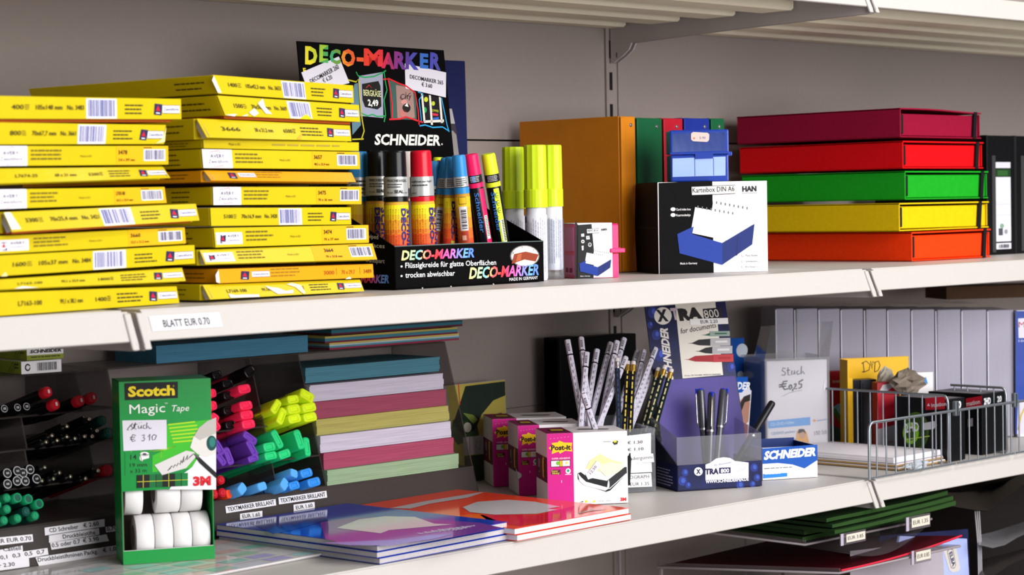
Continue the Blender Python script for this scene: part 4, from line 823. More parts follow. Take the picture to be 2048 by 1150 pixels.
for k, (q, t) in enumerate((([(450.7, 1012.4), (551, 998), (552.5, 1010.7), (452.4, 1026.6)], 0), ([(556.9, 995), (652.7, 981.5), (654.4, 995), (558, 1009)], 0), ([(480, 1027.5), (524.6, 1021.5), (525, 1034), (480, 1040)], 1), ([(587, 1009.4), (629, 1003.8), (630, 1016), (587.4, 1022.7)], 1))):
    f = lambda u, v: (q[3][0]+(q[2][0]-q[3][0])*u + (q[0][0]-q[3][0])*v, q[3][1]+(q[2][1]-q[3][1])*u + (q[0][1]-q[3][1])*v)
    strip('price_strip', [q], [('EUR 1.60' if t else 'TEXTMARKER BRILLANT', f(.12 if t else .04, .22), f(.9 if t else .97, .22), 7.5 if t else 8.5)], 'white typed strip under the highlighters')

# pens, each lying in its cell with its end towards the viewer
mat('pen_black', '0C0B0D', .3); mat('pen_red', 'C01828', .35); mat('pen_green', '128A5A', .4); mat('pen_teal', '0C4A40', .4); mat('chrome', 'D8D2C0', .15, 1)
def pen(label, x, y, rpx, kind, push=.012, grp=None, yaw=0.0, txt=None, capl=.032):
    p = on(x, y, push); r = rpx/((FPX/((p-CAM).dot(D_)))); d = (BK + V((yaw, 0, 0))).normalized()
    root = thing('pen', label, 'pen', p, 0, grp); q = d*.135
    b = MB()
    if kind == 'ball':    # silver push button, tapering black barrel
        b.lathe(d*.010, q, [(0, r*1.25), (.004, r*1.6), (.09, r*1.7), (.10, r*1.2)], 'pen_black', 16); b.build('barrel', root)
        c = MB(); c.lathe((0, 0, 0), q, [(0, r*.45), (.0006, r*.95), (.0035, r*1.0), (.0045, r*.6), (.012, r*.6)], 'chrome', 16); pb = c.build('push_button', root)
        k = MB(); t = UP*(r*1.6); k.tube([t+d*.012, t*1.25+d*.014, t*1.2+d*.045], .0009, 'chrome', 6); k.build('clip', pb)
    elif kind == 'cap':   # plain round cap end with a printed size
        c0, c1 = txt[0]; b.lathe(d*(capl-.002), q, [(0, r*.88), (.08, r*.88), (.10, r*.5)], 'pen_black', 20); b.build('barrel', root)
        c = MB(); c.lathe((0, 0, 0), q, [(0, r*.80), (.0012, r*.95), (.004, r), (capl, r)], c0, 22)
        if c1: c.lathe(-d*.0003, q, [(0, r*.94), (.0002, r*.94)], c1, 22); c.lathe(-d*.0006, q, [(0, r*.80), (.0002, r*.80)], c0, 22)
        A = -d*.0008 - V((.004, 0, 0)) - UP*.004; F = Face(c, A, A+V((.008, 0, 0)), A+V((.008, 0, 0))+UP*.008, A+UP*.008, 8, 8)
        if txt[1]: F.text(txt[1], 4-(1.2 if len(txt[1]) < 3 else 1.9)*txt[3]+.6, 4-r*320+txt[2]*.01, r*640*txt[3], 'E4E4E4', None, 1, .02, 0, txt[2] if txt[2] > 0 else 0, 'l') if False else F.text(txt[1], 4, 4-r*330*txt[3], r*660*txt[3], 'E4E4E4', None, 1, .02, 0, 0, 'c')
        c.build('cap', root)
    elif kind == 'tube':  # green liner: hollow ring or solid plug
        b.lathe(d*.002, q, [(0, r*.96), (.13, r*.9)], 'pen_teal' if txt != 'red' else 'pen_red', 20); b.build('barrel', root)
        c = MB()
        if txt == 'ring': c.lathe((0, 0, 0), q, [(.008, r*.72), (.0, r*.78), (0, r), (.012, r)], 'pen_green', 20, cap=False); c.lathe(d*.004, q, [(0, r*.76), (.001, r*.76)], '1A1416', 20)
        else:
            cm = 'pen_green' if txt == 'plug' else 'pen_teal' if txt == 'dark' else 'pen_red'
            c.lathe((0, 0, 0), q, [(0, r*.5), (.0008, r*.8), (.003, r*.97), (.012, r)], cm, 20); c.lathe(-d*.0006, q, [(0, r*.22), (.0006, r*.30), (.0008, r*.3)], cm, 14)
        c.build('end_plug', root)
    return root
B_, W_ = 'pen_black', 'B8B8BC'
G1 = 'fineliners in the top cells'
for x, y, r, t, lb in ((8.6, 817.4, 8, '10', 'black size 10 pen at the left edge of the top cells'), (35, 815, 8, '10', 'black size 10 pen, left one of the close pair'), (53, 813, 8, '10', 'black size 10 pen, right one of the close pair'), (89, 808.5, 6, '8', 'black size 8 pen tucked in left of the lower red cap'), (150, 799, 6, '8', 'black size 8 pen left of the third red cap')):
    pen(lb, x, y, r, 'cap', .012, G1, -.04, ((B_, W_ if t == '10' else None), t, 0, .9 if t == '10' else 1))
for x, y, lb in ((96.7, 783, 'red capped pen, highest of the four'), (112, 808, 'red capped pen just under the highest one'), (162, 800.5, 'red capped pen, darker one half covered, third from left'), (187, 794.5, 'red capped pen nearest the green tape box')):
    pen(lb, x, y, 11.6, 'cap', .03, 'red capped pens in the top cells', -.12, (('pen_red', None), '8', 0, 1), .010)
G2 = 'black ballpoints with silver buttons'
for i, (x, y) in enumerate(((136, 852), (106, 870), (94.5, 883), (116.5, 880), (136, 872.5), (152, 876), (171, 872), (186, 872), (195.5, 860.5), (180, 837))):
    pen('black ballpoint, number %d counted from the left in the second row of cells' % (sorted([136, 106, 94.5, 116.5, 136.1, 152, 171, 186, 195.5, 180]).index({0: 136, 4: 136.1}.get(i, x))+1), x, y, 4.6, 'ball', .022, G2, -.06)
pen('dark teal round pen high in the second row of cells', 206, 840, 11, 'tube', .006, None, 0, 'dark'); pen('dark teal round pen low in the second row of cells', 218, 864, 11, 'tube', .006, None, 0, 'dark')
G3 = 'black 0.5 fineliners in the third row'
for x, y, lb in ((14.5, 946.5, 'upper row, first from left'), (34.7, 942, 'upper row, second from left'), (46, 946, 'upper row, third from left'), (60, 939, 'upper row, fourth from left'), (15, 968, 'lower row, first from left'), (34, 962, 'lower row, second from left'), (50.5, 962, 'lower row, third from left'), (73, 957.5, 'large one at the right')):
    pen('black 0.5 fineliner, '+lb, x, y, 10, 'cap', .016, G3, -.03, ((B_, W_), '0.5', 0, .55))
for i, (x, y) in enumerate(((91.5, 933.5), (121, 944.5), (109, 956.5), (86, 960.5), (143, 952), (173, 956), (198, 940.5))):
    pen('silver tipped black pen, number %d from the left in the third row of cells' % (sorted([91.5, 121, 109, 86, 143, 173, 198]).index(x)+1), x, y, 4.4, 'ball', .022, 'silver tipped pens in the third row', -.06)
pen('red round pen at the right end of the third row', 217, 939, 12, 'tube', .006, None, 0, 'red')
G4 = 'green round pens in the bottom row'
for x, y, t, lb in ((15.5, 995, 'plug', 'bright green pen end, upper left'), (35.5, 995, 'ring', 'green ringed pen, first of the upper three'), (57.5, 997.5, 'ring', 'green ringed pen, second of the upper three'), (79, 1007, 'ring', 'green ringed pen, third of the upper three'), (16, 1017.5, 'plug', 'bright green pen end in the middle left'), (54, 1022, 'dark', 'dark hollow green pen in the lower middle'), (72, 1030.5, 'plug', 'bright green pen end at lower right'), (37, 1036, 'plug', 'bright green pen end at the bottom'), (10, 1040, 'plug', 'bright green pen end at the lower left'), (-3, 1008, 'plug', 'bright green pen end cut by the picture edge')):
    pen(lb+' of the bottom cell', x, y, 9.6, 'tube', .012, G4, -.05, t)

# highlighters
mat('hl_yellow', 'D6F01C', .4); mat('hl_pink', 'FF2A58', .4); mat('hl_green', '22C878', .4); mat('hl_purple', '6A38A8', .45); mat('hl_blue', '2E86D8', .4); mat('hl_orange', 'F04A20', .4)
def rrect(w, h, r, n=4):
    o = []
    for cx, cy, a in ((w/2-r, h/2-r, 0), (-w/2+r, h/2-r, 90), (-w/2+r, -h/2+r, 180), (w/2-r, -h/2+r, 270)):
        o += [(cx+r*math.cos(math.radians(a+90*i/n)), cy+r*math.sin(math.radians(a+90*i/n))) for i in range(n+1)]
    return o
def highlighter(label, x, y, wpx, hpx, rot, m, push=.02, grp=None, barrel=None, yaw=-.03, slant=0, pitch=0):
    p = on(x, y, push); k = 1/(FPX/((p-CAM).dot(D_))); w, h = wpx*k*1.25, hpx*k
    root = thing('highlighter', label, 'highlighter', p, 0, grp); a = math.radians(rot)
    d = (BK+V((yaw, 0, 0))+UP*pitch).normalized(); ex = V((1, 0, 0)); ex = (ex-d*ex.dot(d)).normalized(); ey = ex.cross(d)*-1
    if ey.z < 0: ey = -ey
    ux = ex*math.cos(a)+ey*math.sin(a); uy = ey*math.cos(a)-ex*math.sin(a)
    def ring(w, h, t, sl=0): r = min(w, h)*.32; return [ux*q[0]+uy*q[1]+d*(t+sl*q[0]) for q in rrect(w, h, r)]
    c = MB()
    if slant: R = [ring(w*.86, h*.86, 0, slant), ring(w, h, .002, slant), ring(w, h, .03)]
    else: R = [ring(w*.50, h*.42, .0016), ring(w*.60, h*.52, .0), ring(w*.90, h*.86, .0), ring(w, h, .0016), ring(w, h, .034)]
    c.rings(R, m); c.build('cap', root)
    b = MB(); b.rings([ring(w*.92, h*.92, .034), ring(w*.92, h*.92, .112)], barrel or m); b.build('barrel', root)
    return root
C3 = lambda x, y: (410+x/3.025, 640+y/3.025)
def HL(lst, m, grp, nm, **k):
    for (x, y, w, h, rot, lb) in lst:
        X, Y = C3(x, y); highlighter('%s highlighter %s' % (nm, lb), X, Y, w/3.025, h/3.025, rot, m, grp=grp, **k)
HL([(620, 455, 88, 62, -30, 'leaning on top of its cell at right'), (535, 478, 74, 52, 3, 'at the left of the upper row'), (432, 522, 84, 52, 42, 'tilted, at the far left of its cell'), (540, 537, 84, 58, 3, 'in the middle of the pile'), (632, 527, 92, 56, 4, 'at the right of the middle row'), (466, 580, 92, 54, 52, 'tilted, second from left at the bottom'), (544, 595, 84, 56, 6, 'in the bottom row, middle'), (638, 586, 88, 56, 4, 'in the bottom row, right')], 'hl_yellow', 'yellow highlighters', 'neon yellow')
HL([(240, 415, 80, 56, 4, 'topmost of the right column'), (250, 515, 82, 54, 2, 'second of the right column'), (255, 572, 82, 54, 2, 'third of the right column'), (265, 628, 84, 54, 2, 'lowest of the right column'), (50, 440, 40, 54, 0, 'topmost beside the tape box'), (52, 515, 44, 58, 0, 'second beside the tape box'), (62, 590, 50, 56, -40, 'third beside the tape box'), (70, 640, 50, 60, -60, 'lowest beside the tape box')], 'hl_pink', 'pink highlighters', 'neon pink')
HL([(140, 383, 70, 48, 3, 'above the others of its column'), (146, 455, 72, 50, 3, 'second in its column'), (146, 545, 72, 54, 3, 'third in its column'), (160, 632, 74, 50, 3, 'lowest of its column'), (275, 310, 78, 66, 25, 'lying on top of the pink ones'), (75, 330, 60, 50, 8, 'at the top beside the tape box')], 'pen_black', 'black ended highlighters', 'black ended', push=.004, barrel='hl_pink')
HL([(275, 712, 90, 50, -38, 'tilted, uppermost of its cell'), (85, 770, 86, 56, -65, 'next to the tape box'), (287, 775, 92, 50, -68, 'standing at the right of its cell'), (145, 822, 92, 52, -78, 'standing in the lower left'), (295, 836, 70, 42, 10, 'lying at the bottom right'), (100, 842, 70, 46, -60, 'at the bottom left')], 'hl_purple', 'purple highlighters', 'purple', push=.012)
HL([(440, 720, 98, 52, -70, 'standing tilted at the top left of its cell'), (572, 722, 100, 56, -82, 'standing at the top right of its cell'), (620, 766, 96, 46, 84, 'standing at the right end of its cell'), (392, 766, 78, 56, 4, 'lying at the left'), (400, 820, 80, 50, 4, 'lying lowest at the left'), (484, 810, 78, 54, 10, 'lying low in the middle')], 'hl_green', 'green highlighters', 'mint green')
HL([(616, 925, 78, 54, 6, 'square end, upper right of its cell'), (662, 980, 84, 54, 6, 'square end, at the lower right'), (542, 1000, 70, 52, 6, 'square end, low in the middle')], 'hl_blue', 'blue highlighters with square ends', 'sky blue')
mat('hl_blue_pale', '5AA8E8', .4)
HL([(226, 1020, 76, 62, 30, 'at the left'), (347, 1006, 80, 54, 8, 'second from left'), (482, 992, 76, 62, 35, 'third from left'), (540, 927, 62, 54, -15, 'uppermost')], 'hl_blue_pale', 'blue highlighters with slanted oval ends', 'slanted oval ended blue', slant=.3, barrel='hl_blue')
for x, y, lb in ((103, 965, 'red round pen end beside the tape box, uppermost'), (112, 1042, 'red round pen end beside the tape box, lower right'), (62, 1050, 'red round pen end beside the tape box, lower left')): pen(lb, *C3(x, y), 9.5, 'tube', .014, 'red round pens', 0, 'red')
highlighter('orange highlighter under the red pens beside the tape box', *C3(146, 1052), 10, 18, 0, 'hl_orange', .008)

# colored paper pads in the right compartment
def pad(label, q, m, depth=.105, grp='colored paper pads in the organizer'):
    """q: front corners tl, tr, br, bl in the photo; the front stands on the slope, square to the shelf"""
    zc = [on(*p) for p in q]; Yf = sum(p.y for p in zc)/4 - .004
    P = [onY(*p, Yf) for p in q]; zt = (P[0].z+P[1].z)/2; zb_ = (P[2].z+P[3].z)/2; x0 = max((P[0].x+P[3].x)/2, xm1+.0015); x1 = (P[1].x+P[2].x)/2
    o = V((x0, Yf, zb_+.0003)); b = MB(); n = 9; rr = random.Random(label); h = zt-zb_-.0005
    mat('pad_'+m, m, .8, noise=.34, scale=45, stretch=(.25, 1, 14), bump=.25)
    cuts = [0]+sorted(rr.uniform(.05, .95) for _ in range(4))+[1]
    for a, c in zip(cuts, cuts[1:]): j = rr.uniform(0, .0012); b.box(rr.uniform(0, .0008), x1-x0-rr.uniform(0, .0015), j, min(depth, YB-.004-Yf), h*a, h*c, 'pad_'+m)
    o_ = b.build('paper_pad', loc=o); tag(o_, label, 'paper pad', grp); return o_
Q3 = lambda *c: [C3(*c[i:i+2]) for i in range(0, 8, 2)]
pad('teal paper pad on top of the pads in the organizer', Q3(600, 297, 1417, 216, 1427, 303, 612, 392), '447888')
pad('upper of the two white paper pads in the organizer', Q3(625, 398, 1440, 320, 1453, 417, 645, 497), 'BAB5C4')
pad('upper of the two rose paper pads in the organizer', Q3(650, 499, 1455, 419, 1468, 517, 668, 600), '8E4056')
pad('mustard yellow paper pad in the organizer', Q3(662, 603, 1470, 519, 1488, 606, 680, 703), 'A29A56')
pad('lower of the two white paper pads in the organizer', Q3(680, 706, 1485, 611, 1499, 709, 690, 808), 'BAB5C4')
pad('lower of the two rose paper pads in the organizer', Q3(690, 811, 1500, 711, 1518, 804, 706, 912), '96405A')
pad('pale green paper pad at the bottom of the organizer pads', Q3(706, 915, 1533, 806, 1545, 896, 722, 1006), '869E7E')
# papers seen through the clear foot of that compartment
b = MB(); zf = ZL+.001; x0 = on(830, 990).x; x1 = on(893, 960).x
b.box(0, x1-x0, 0, .09, 0, zat(860, 952)-zf-.004, 'paper'); o = b.build('paper_block', loc=(x0, fy(ZL)+.02, zf)); tag(o, 'white paper block under the pale green pad, seen through the clear foot', 'paper pad')
b = MB(); b.box(0, .05, 0, .09, 0, .03, '9A8A48'); o = b.build('paper_block', loc=(x1+.003, fy(ZL)+.02, zf)); tag(o, 'olive paper block at the right foot of the organizer', 'paper pad')

# pads lying on the organizer
def toppad(label, xl, xr, Yf, bands, d=.1, z0=None, grp=None, sk=0):
    z0 = ZT+.0004 if z0 is None else z0; a = at(xl, Yf, z0); c = at(xr, Yf, z0); b = MB(); z = 0
    for h, m in bands: mat('pad_'+m, m, .8, noise=.34, scale=45, stretch=(.25, 1, 14), bump=.25); b.box(0, c.x-a.x, 0, d, z, z+h, 'pad_'+m); z += h
    o = b.build('paper_pad', loc=a); return tag(o, label, 'paper pad', grp)
Yt = fy(ZT)
toppad('blue-gray paper block lying on the organizer', 313, 616, Yt+.002, [(.0218, '3E7690')], .088)
hA = [(.0026, '8A3048'), (.0022, '4A8898'), (.0020, 'A8BCC0'), (.0026, 'C0B058')]
toppad('striped paper pad, lowest of three on the organizer', 659, 918, Yt+.004, hA, .082, None, 'striped paper pads on the organizer')
toppad('striped paper pad, middle of three on the organizer', 650, 915, Yt-.002, [(.0022, '6A2438'), (.0040, '3A7888'), (.0026, 'A8A050')], .086, ZT+.0100, 'striped paper pads on the organizer')
toppad('striped paper pad, topmost of three on the organizer', 663, 925, Yt+.002, [(.0024, '5A2030'), (.0040, '2A6878'), (.0016, '28404A')], .08, ZT+.0196, 'striped paper pads on the organizer')

# refill cartons on the organizer's left end
def refill(label, xc, xr, ztop, Yf, left, kind, z0):
    a = at(xc, Yf, z0); c = at(xr, Yf-.004, z0); W = (c-a).length; yw = math.atan2(c.y-a.y, c.x-a.x); H = ztop
    b = MB(); D = .075; b.box(0, W, 0, D, 0, H, 'white_card'); F = Face(b, (0, D, 0), (0, 0, 0), (0, 0, H), (0, D, H), 75, H*1000); F.rect(0, 0, 75, H*1000, 'A8BC38', 1)
    for k in range(3): F.line([(42+6*k, 1), (56+6*k, H*950)], .8, '5A6A1E', 2)
    F.lines(58, H*700, 14, 2, H*260, 1.4, '3A4416', 3)
    G = Face(b, (0, 0, 0), (W, 0, 0), (W, 0, H), (0, 0, H), W*1000, H*1000)
    if kind == 1:
        G.disc(8, H*520, 3.6, H*300, '1A1A1C', 1); G.disc(8, H*520, 2.2, H*180, 'E6E2E6', 2); G.rect(7, H*520, 5, 1.2, 'E6E2E6', 3); G.barcode(W*370, H*130, W*560, H*760, '1E1E22', 'E6E2E6', 26, 4)
    else:
        G.rect(0, 0, W*1000, H*330, '8E9A26', 1); G.text('SCHNEIDER', 4, H*480, H*220, '16161A', W*860, 2, .04, .25); G.lines(5, H*160, W*800, 1, 1, 1.2, '2A3010', 2); G.barcode(4, H*800, W*800, H*180, '1E1E22', 'DAD6DA', 26, 8)
    o = b.build('refill_carton', loc=a, rz=yw); tag(o, label, 'carton', 'refill cartons on the organizer'); return a
refill('small white and green carton with barcode and recycling mark, lower of two', 43, 123, .0145, fy(ZT)-.0+.002, 17, 1, ZT+.0004)
refill('small green carton with black lettering under the middle shelf, upper of two', 54, 127, .0170, fy(ZT)+.012, 4, 0, ZT+.0153)

# ------------------------------------------------------------------ green tape carton with rolls
ZS = ZL+.0035
A = at(246.5, .222, ZS); B = at(429.5, .176, ZS); yw = math.atan2(B.y-A.y, B.x-A.x); W = (B-A).length; H = onY(242.5, 763.5, .222).z-ZS; D = .058; MT = TR(A, yw)
mat('tape_green', '0E8A3A', .3, noise=.05); mat('inside_card', '6E625C', .8, noise=.1); mat('roll_white', 'E6E3E2', .45)
root = thing('tape_carton', 'tall green dispenser carton of adhesive tape with handwritten price note', 'carton', A, yw)
zo = onY(246.5, 983, .222).z-ZS; zl = onY(245.5, 1103, .222).z-ZS
b = MB(); t = .001
b.box(0, t, 0, D, 0, H, 'tape_green'); b.box(W-t, W, 0, D, 0, H, 'tape_green'); b.box(0, W, D-t, D, 0, H, 'tape_green'); b.box(0, W, 0, D, 0, t, 'tape_green')
b.box(t, W-t, D-2*t, D-t, t, H-t, 'inside_card'); b.box(t, 2*t, .002, D-t, t, H-t, 'inside_card')
b.hexa([(0, 0, H-t), (W, 0, H-t), (W, D, H-t), (0, D, H-t), (0, 0, H), (W, 0, H), (W, D, H), (0, D, H)], 'tape_green')
b.build('carton_shell', root)
b = MB(); b.box(0, W, -t, 0, 0, zl, 'tape_green'); b.box(t, W-t, 0, .0012, zl-.0008, zl+.0004, 'torn_card'); b.box(t*.5, W-t*.5, .0002, .004, zl-.0012, zl-.0004, 'torn_card'); b.build('front_lip', root)
b = MB(); b.box(0, W, -t, 0, zo, H, 'tape_green')
F = Print(b, (0, -t, zo), (W, -t, zo), (W, -t, H), (0, -t, H), MT)
F.pp([(330, 850), (428, 838), (430, 900), (390, 935), (300, 945), (262, 930), (330, 900)], '3CB428', 1)
for k in range(6): F.pp([(336+2*k, 848+7*k), (390+4*k, 842+7*k), (390+4*k, 845+7*k), (336+2*k, 851+7*k)], 'A8D020', 2)
for k in range(4): F.pl([(250+10*k, 908), (330, 900-k), (352, 892)], 1, '8CC824', 2); F.pl([(262+20*k, 900), (262+20*k, 916)], 1, '8CC824', 2)
F.pp([(338, 979), (352, 958), (384, 934), (405, 900), (432, 872), (432, 979)], 'E4E2E6', 3)
F.pp([(432, 835), (414, 842), (398, 855), (386, 875), (380, 895), (395, 908), (412, 914), (432, 906)], 'DCD8D2', 4); F.pp([(432, 835), (414, 842), (398, 855), (388, 872), (400, 880), (418, 872), (432, 866)], 'B8B4AE', 5)
F.pd(423, 886, 10, 15, '0E4A48', 6, 22); F.pd(424, 884, 6, 10, '2A7A70', 7, 22)
F.pp([(308.5, 930), (372, 901), (388, 904), (391, 914), (372, 936), (324, 950)], 'D4D0CE', 5)
F.pl([(335, 941), (341, 936), (338, 938), (344, 931), (346, 935), (350, 929), (353, 932), (356, 926), (360, 929), (362, 920), (364, 926), (368, 912), (367, 924), (372, 917), (375, 910), (374, 920), (379, 914), (386, 908)], 1.5, '16141A', 6)
F.pp([(386, 906), (394, 910), (432, 945), (432, 956), (398, 925)], '1A1A1C', 6); F.pp([(386, 906), (394, 910), (398, 918), (392, 914)], '5A5A5C', 7)
F.pp([(248.7, 766.6), (355.6, 763), (355.6, 796), (249.8, 800.5)], '120F10', 2); F.pt('Scotch', (256, 793), (349.5, 789.5), 20, 'E8CC1E', 3, .04); F.pt('®', (345, 774), (349, 774), 4, 'C8A81E', 3)
F.pt('Magic', (258.8, 827.5), (330, 824), 19, 'EAEAE6', 3, .0); F.pt('Tape', (341, 823), (377, 821.5), 13, 'EAEAE6', 3, 0, .25); F.pt('TM', (329, 808), (335, 808), 3, 'EAEAE6', 3)
F.pp([(250, 905), (305, 903), (305, 949), (250, 951)], 'tape_green', 2.5); F.pt('14', (260.5, 919), (273, 918.5), 10, '0A2412', 3, .015); F.pd(289, 908, 9, 4.5, 'E4E2E2', 3); F.pp([(280, 908), (298, 908), (298, 916), (286, 919), (284, 924), (279, 918)], 'E4E2E2', 3); F.pd(289, 908, 4, 2, '3A3A3A', 4); F.pl([(280, 909), (284, 924)], .8, '2A3A2A', 4)
F.pt('19 mm', (259.5, 934), (294, 932.5), 7.5, '0A2412', 3, .015); F.pt('x 33 m', (259.5, 946), (293, 944), 7.5, '0A2412', 3, .015)
u = lambda a, c: (273.5+102*a, 976-26*c-4.4*a)
for k, c in enumerate(('101210', '101210', '0E6A34', '0E5A2E', '101210', '101210', '0E6A34', '0A7A3A')): F.pp([u(k/8, 0), u((k+1)/8, 0), u((k+1)/8, 1), u(k/8, 1)], c, 4)
F.pl([u(0, .48), u(1, .48)], 1.2, 'C8C828', 5); F.pl([u(.125, 0), u(.125, 1)], 1.2, 'C8C040', 5); F.pl([u(.625, 0), u(.625, 1)], 1.2, 'C8C040', 5); F.pl([u(.375, 0), u(.375, 1)], 1, '0A1A10', 5); F.pl([u(.875, 0), u(.875, 1)], 1, '0A1A10', 5)
F.pt('3M', (386, 970.5), (421.5, 969), 17, 'D01828', 5, .06)
pf = b.build('printed_front', root)
b = MB(); F = Print(b, (0, -t-.0006, zo), (W, -t-.0006, zo), (W, -t-.0006, H), (0, -t-.0006, H), MT)
F.pp([(244.5, 841), (333, 839.5), (333.5, 898), (247, 902)], 'D6D2DC', 0)
K = '2A2630'
for s in ([(258, 860), (254, 860), (260, 852), (266, 846), (262, 852), (266, 856), (262, 860)], [(266, 858), (270, 848), (271, 845), (269, 857), (273, 858)], [(266, 850), (275, 848)], [(277, 851), (277, 857), (281, 856), (283, 850), (283, 857)], [(278, 846), (279, 846)], [(282, 845), (283, 845)], [(291, 850), (287, 851), (286, 856), (291, 857)], [(294, 845), (293, 857), (296, 852), (299, 857), (303, 856)],
          [(272, 871), (266, 869), (262, 876), (265, 883), (271, 881)], [(260, 875), (270, 874)], [(260, 879), (269, 878)], [(284, 871), (289, 869), (288, 874), (286, 875), (290, 877), (287, 882), (283, 881)], [(296, 874), (300, 868), (299, 881)], [(308, 869), (304, 873), (305, 880), (310, 879), (313, 871), (308, 869)]): F.pl(s, 1.3, K, 2)
part(b.build('price_note', pf), 'white note with handwritten price')
# the rolls: things of their own inside the carton
def roll(label, x, z, wd, r=.0245, y=.029):
    p = MT @ V((x, y, z)); ax = MT.to_3x3() @ V((1, 0, 0)); o = thing('tape_roll', label, 'tape roll', p, 0, 'white tape rolls in the carton')
    b = MB(); n = 30; b.lathe((0, 0, 0), ax, [(0, r*.52), (.0002, r*.97), (.0008, r), (wd-.0008, r), (wd-.0002, r*.97), (wd, r*.52)], 'roll_white', n, cap=False); b.build('tape_winding', o)
    c = MB(); c.lathe((0, 0, 0), ax, [(.0004, r*.52), (.0004, r*.45), (wd-.0004, r*.45), (wd-.0004, r*.52)], '9A8A88', n, cap=False); part(c.build('core', o), 'gray card core')
x0 = .016; zr = .0016+.0245+.0008
roll('white tape roll, lower row, left end showing its core', x0, zr, .0205); roll('white tape roll, second in the lower row', x0+.0212, zr, .0205); roll('white tape roll, third in the lower row', x0+.0424, zr, .0205); roll('white tape roll at the right end of the lower row', x0+.0636, zr, .0205)
roll('white tape roll of the upper row, alone at the left', .0045, zr+.0495, .0205); roll('white tape roll of the upper row, in the middle', .0400, zr+.0495, .027); roll('white tape roll of the upper row, at the right', .0680, zr+.0495, .024)

# ------------------------------------------------------------------ brochures on the shelf
def slab(label, o, yw, w, d, h, cover, edge, name='brochure', art=None, grp=None, cat='brochure', bev=.0004):
    root = thing(name, label, cat, o, yw, grp); b = MB(); b.box(.0006, w-.0006, .0006, d-.0006, .0006, h-.0006, edge); b.build('pages', root)
    c = MB(); c.box(0, w, 0, d, h-.0006, h, cover); c.box(0, w, 0, d, 0, .0006, cover)
    if art: art(Print(c, (0, 0, h), (w, 0, h), (w, d, h), (0, d, h), TR(o, yw)))
    c.build('cover', root); return root
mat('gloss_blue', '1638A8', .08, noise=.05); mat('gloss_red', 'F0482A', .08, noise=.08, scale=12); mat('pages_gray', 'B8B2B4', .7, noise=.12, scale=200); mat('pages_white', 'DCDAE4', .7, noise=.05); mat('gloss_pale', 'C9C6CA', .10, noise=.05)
MATS['ink_violet'] = mat('gloss_violet', '7A3A98', .08, noise=.2, scale=14)
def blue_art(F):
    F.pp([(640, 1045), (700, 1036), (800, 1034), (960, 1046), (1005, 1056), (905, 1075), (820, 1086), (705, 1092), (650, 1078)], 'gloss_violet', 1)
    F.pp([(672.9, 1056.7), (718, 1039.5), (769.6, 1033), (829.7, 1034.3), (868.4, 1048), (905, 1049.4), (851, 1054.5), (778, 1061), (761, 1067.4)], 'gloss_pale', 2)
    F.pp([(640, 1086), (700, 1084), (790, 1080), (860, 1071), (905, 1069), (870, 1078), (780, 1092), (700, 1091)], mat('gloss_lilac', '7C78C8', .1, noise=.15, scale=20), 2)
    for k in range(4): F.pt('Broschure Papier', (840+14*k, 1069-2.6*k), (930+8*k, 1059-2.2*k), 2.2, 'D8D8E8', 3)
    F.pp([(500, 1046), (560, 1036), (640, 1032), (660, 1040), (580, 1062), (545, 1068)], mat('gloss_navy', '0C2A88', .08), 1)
yb = math.radians(3.2); o = at(759.5, .0125, ZL); W = .2165
for k in range(3):
    h = .0067; rr = (0, .0015, -.001)[k]
    ob = V((o.x-rr-.0012*k, o.y+.001*k, ZL+.0004+k*.0071))
    slab(('blue glossy brochure at the bottom of the blue pile', 'blue glossy brochure in the middle of the blue pile', 'blue glossy brochure on top of its pile, white and violet shapes on the cover')[k], ob, yb, W, .276, h, 'gloss_blue', 'pages_gray' if True else '', art=blue_art if k == 2 else None, grp='blue brochures')
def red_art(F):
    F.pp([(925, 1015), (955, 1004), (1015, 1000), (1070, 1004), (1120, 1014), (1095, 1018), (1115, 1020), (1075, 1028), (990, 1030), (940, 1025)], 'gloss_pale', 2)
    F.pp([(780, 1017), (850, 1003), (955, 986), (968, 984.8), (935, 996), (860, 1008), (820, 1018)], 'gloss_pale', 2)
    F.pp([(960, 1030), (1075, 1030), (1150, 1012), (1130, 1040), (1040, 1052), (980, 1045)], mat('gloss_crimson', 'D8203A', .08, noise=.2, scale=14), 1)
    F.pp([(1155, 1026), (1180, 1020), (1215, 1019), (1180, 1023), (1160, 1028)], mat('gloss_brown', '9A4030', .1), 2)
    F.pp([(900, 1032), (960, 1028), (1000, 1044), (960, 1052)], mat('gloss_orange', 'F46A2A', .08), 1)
for k in range(2):
    W2 = .212; fr_ = at((1263, 1259)[k], .016, ZL+.008*k); yr = math.radians(2.4); ob = V((fr_.x-W2*math.cos(yr), .016-W2*math.sin(yr)+.0005*k, ZL+.0004+k*.0079))
    slab(('red and orange glossy brochure at the bottom of its pile', 'red and orange glossy brochure on top, white shape on the cover')[k], ob, yr, W2, .30, .0074, 'gloss_red', 'pages_white', art=red_art if k == 1 else None, grp='red brochures')
def pastel_art(F):
    r = random.Random(5); cs = ['A8C8B0', 'B8A8C8', 'D8B0B0', 'A8D0D0', 'C8D8A8', '90C8B8', 'B0A8D8', 'E0C0B8']
    for i in range(9):
        for j in range(6):
            if r.random() < .62: x, y = F.w*(.03+.107*i), F.h*(.04+.16*j); F.rect(x, y, F.w*.085, F.h*.11, mat('pastel_'+r.choice(cs), None, .12), 1)
    for j in range(7): F.lines(F.w*.05, F.h*(.14+.13*j), F.w*.9, 1, 1, .9, '8A8690', j)
c = at(661, .112, ZL); ys = math.radians(4.5); W5 = .40
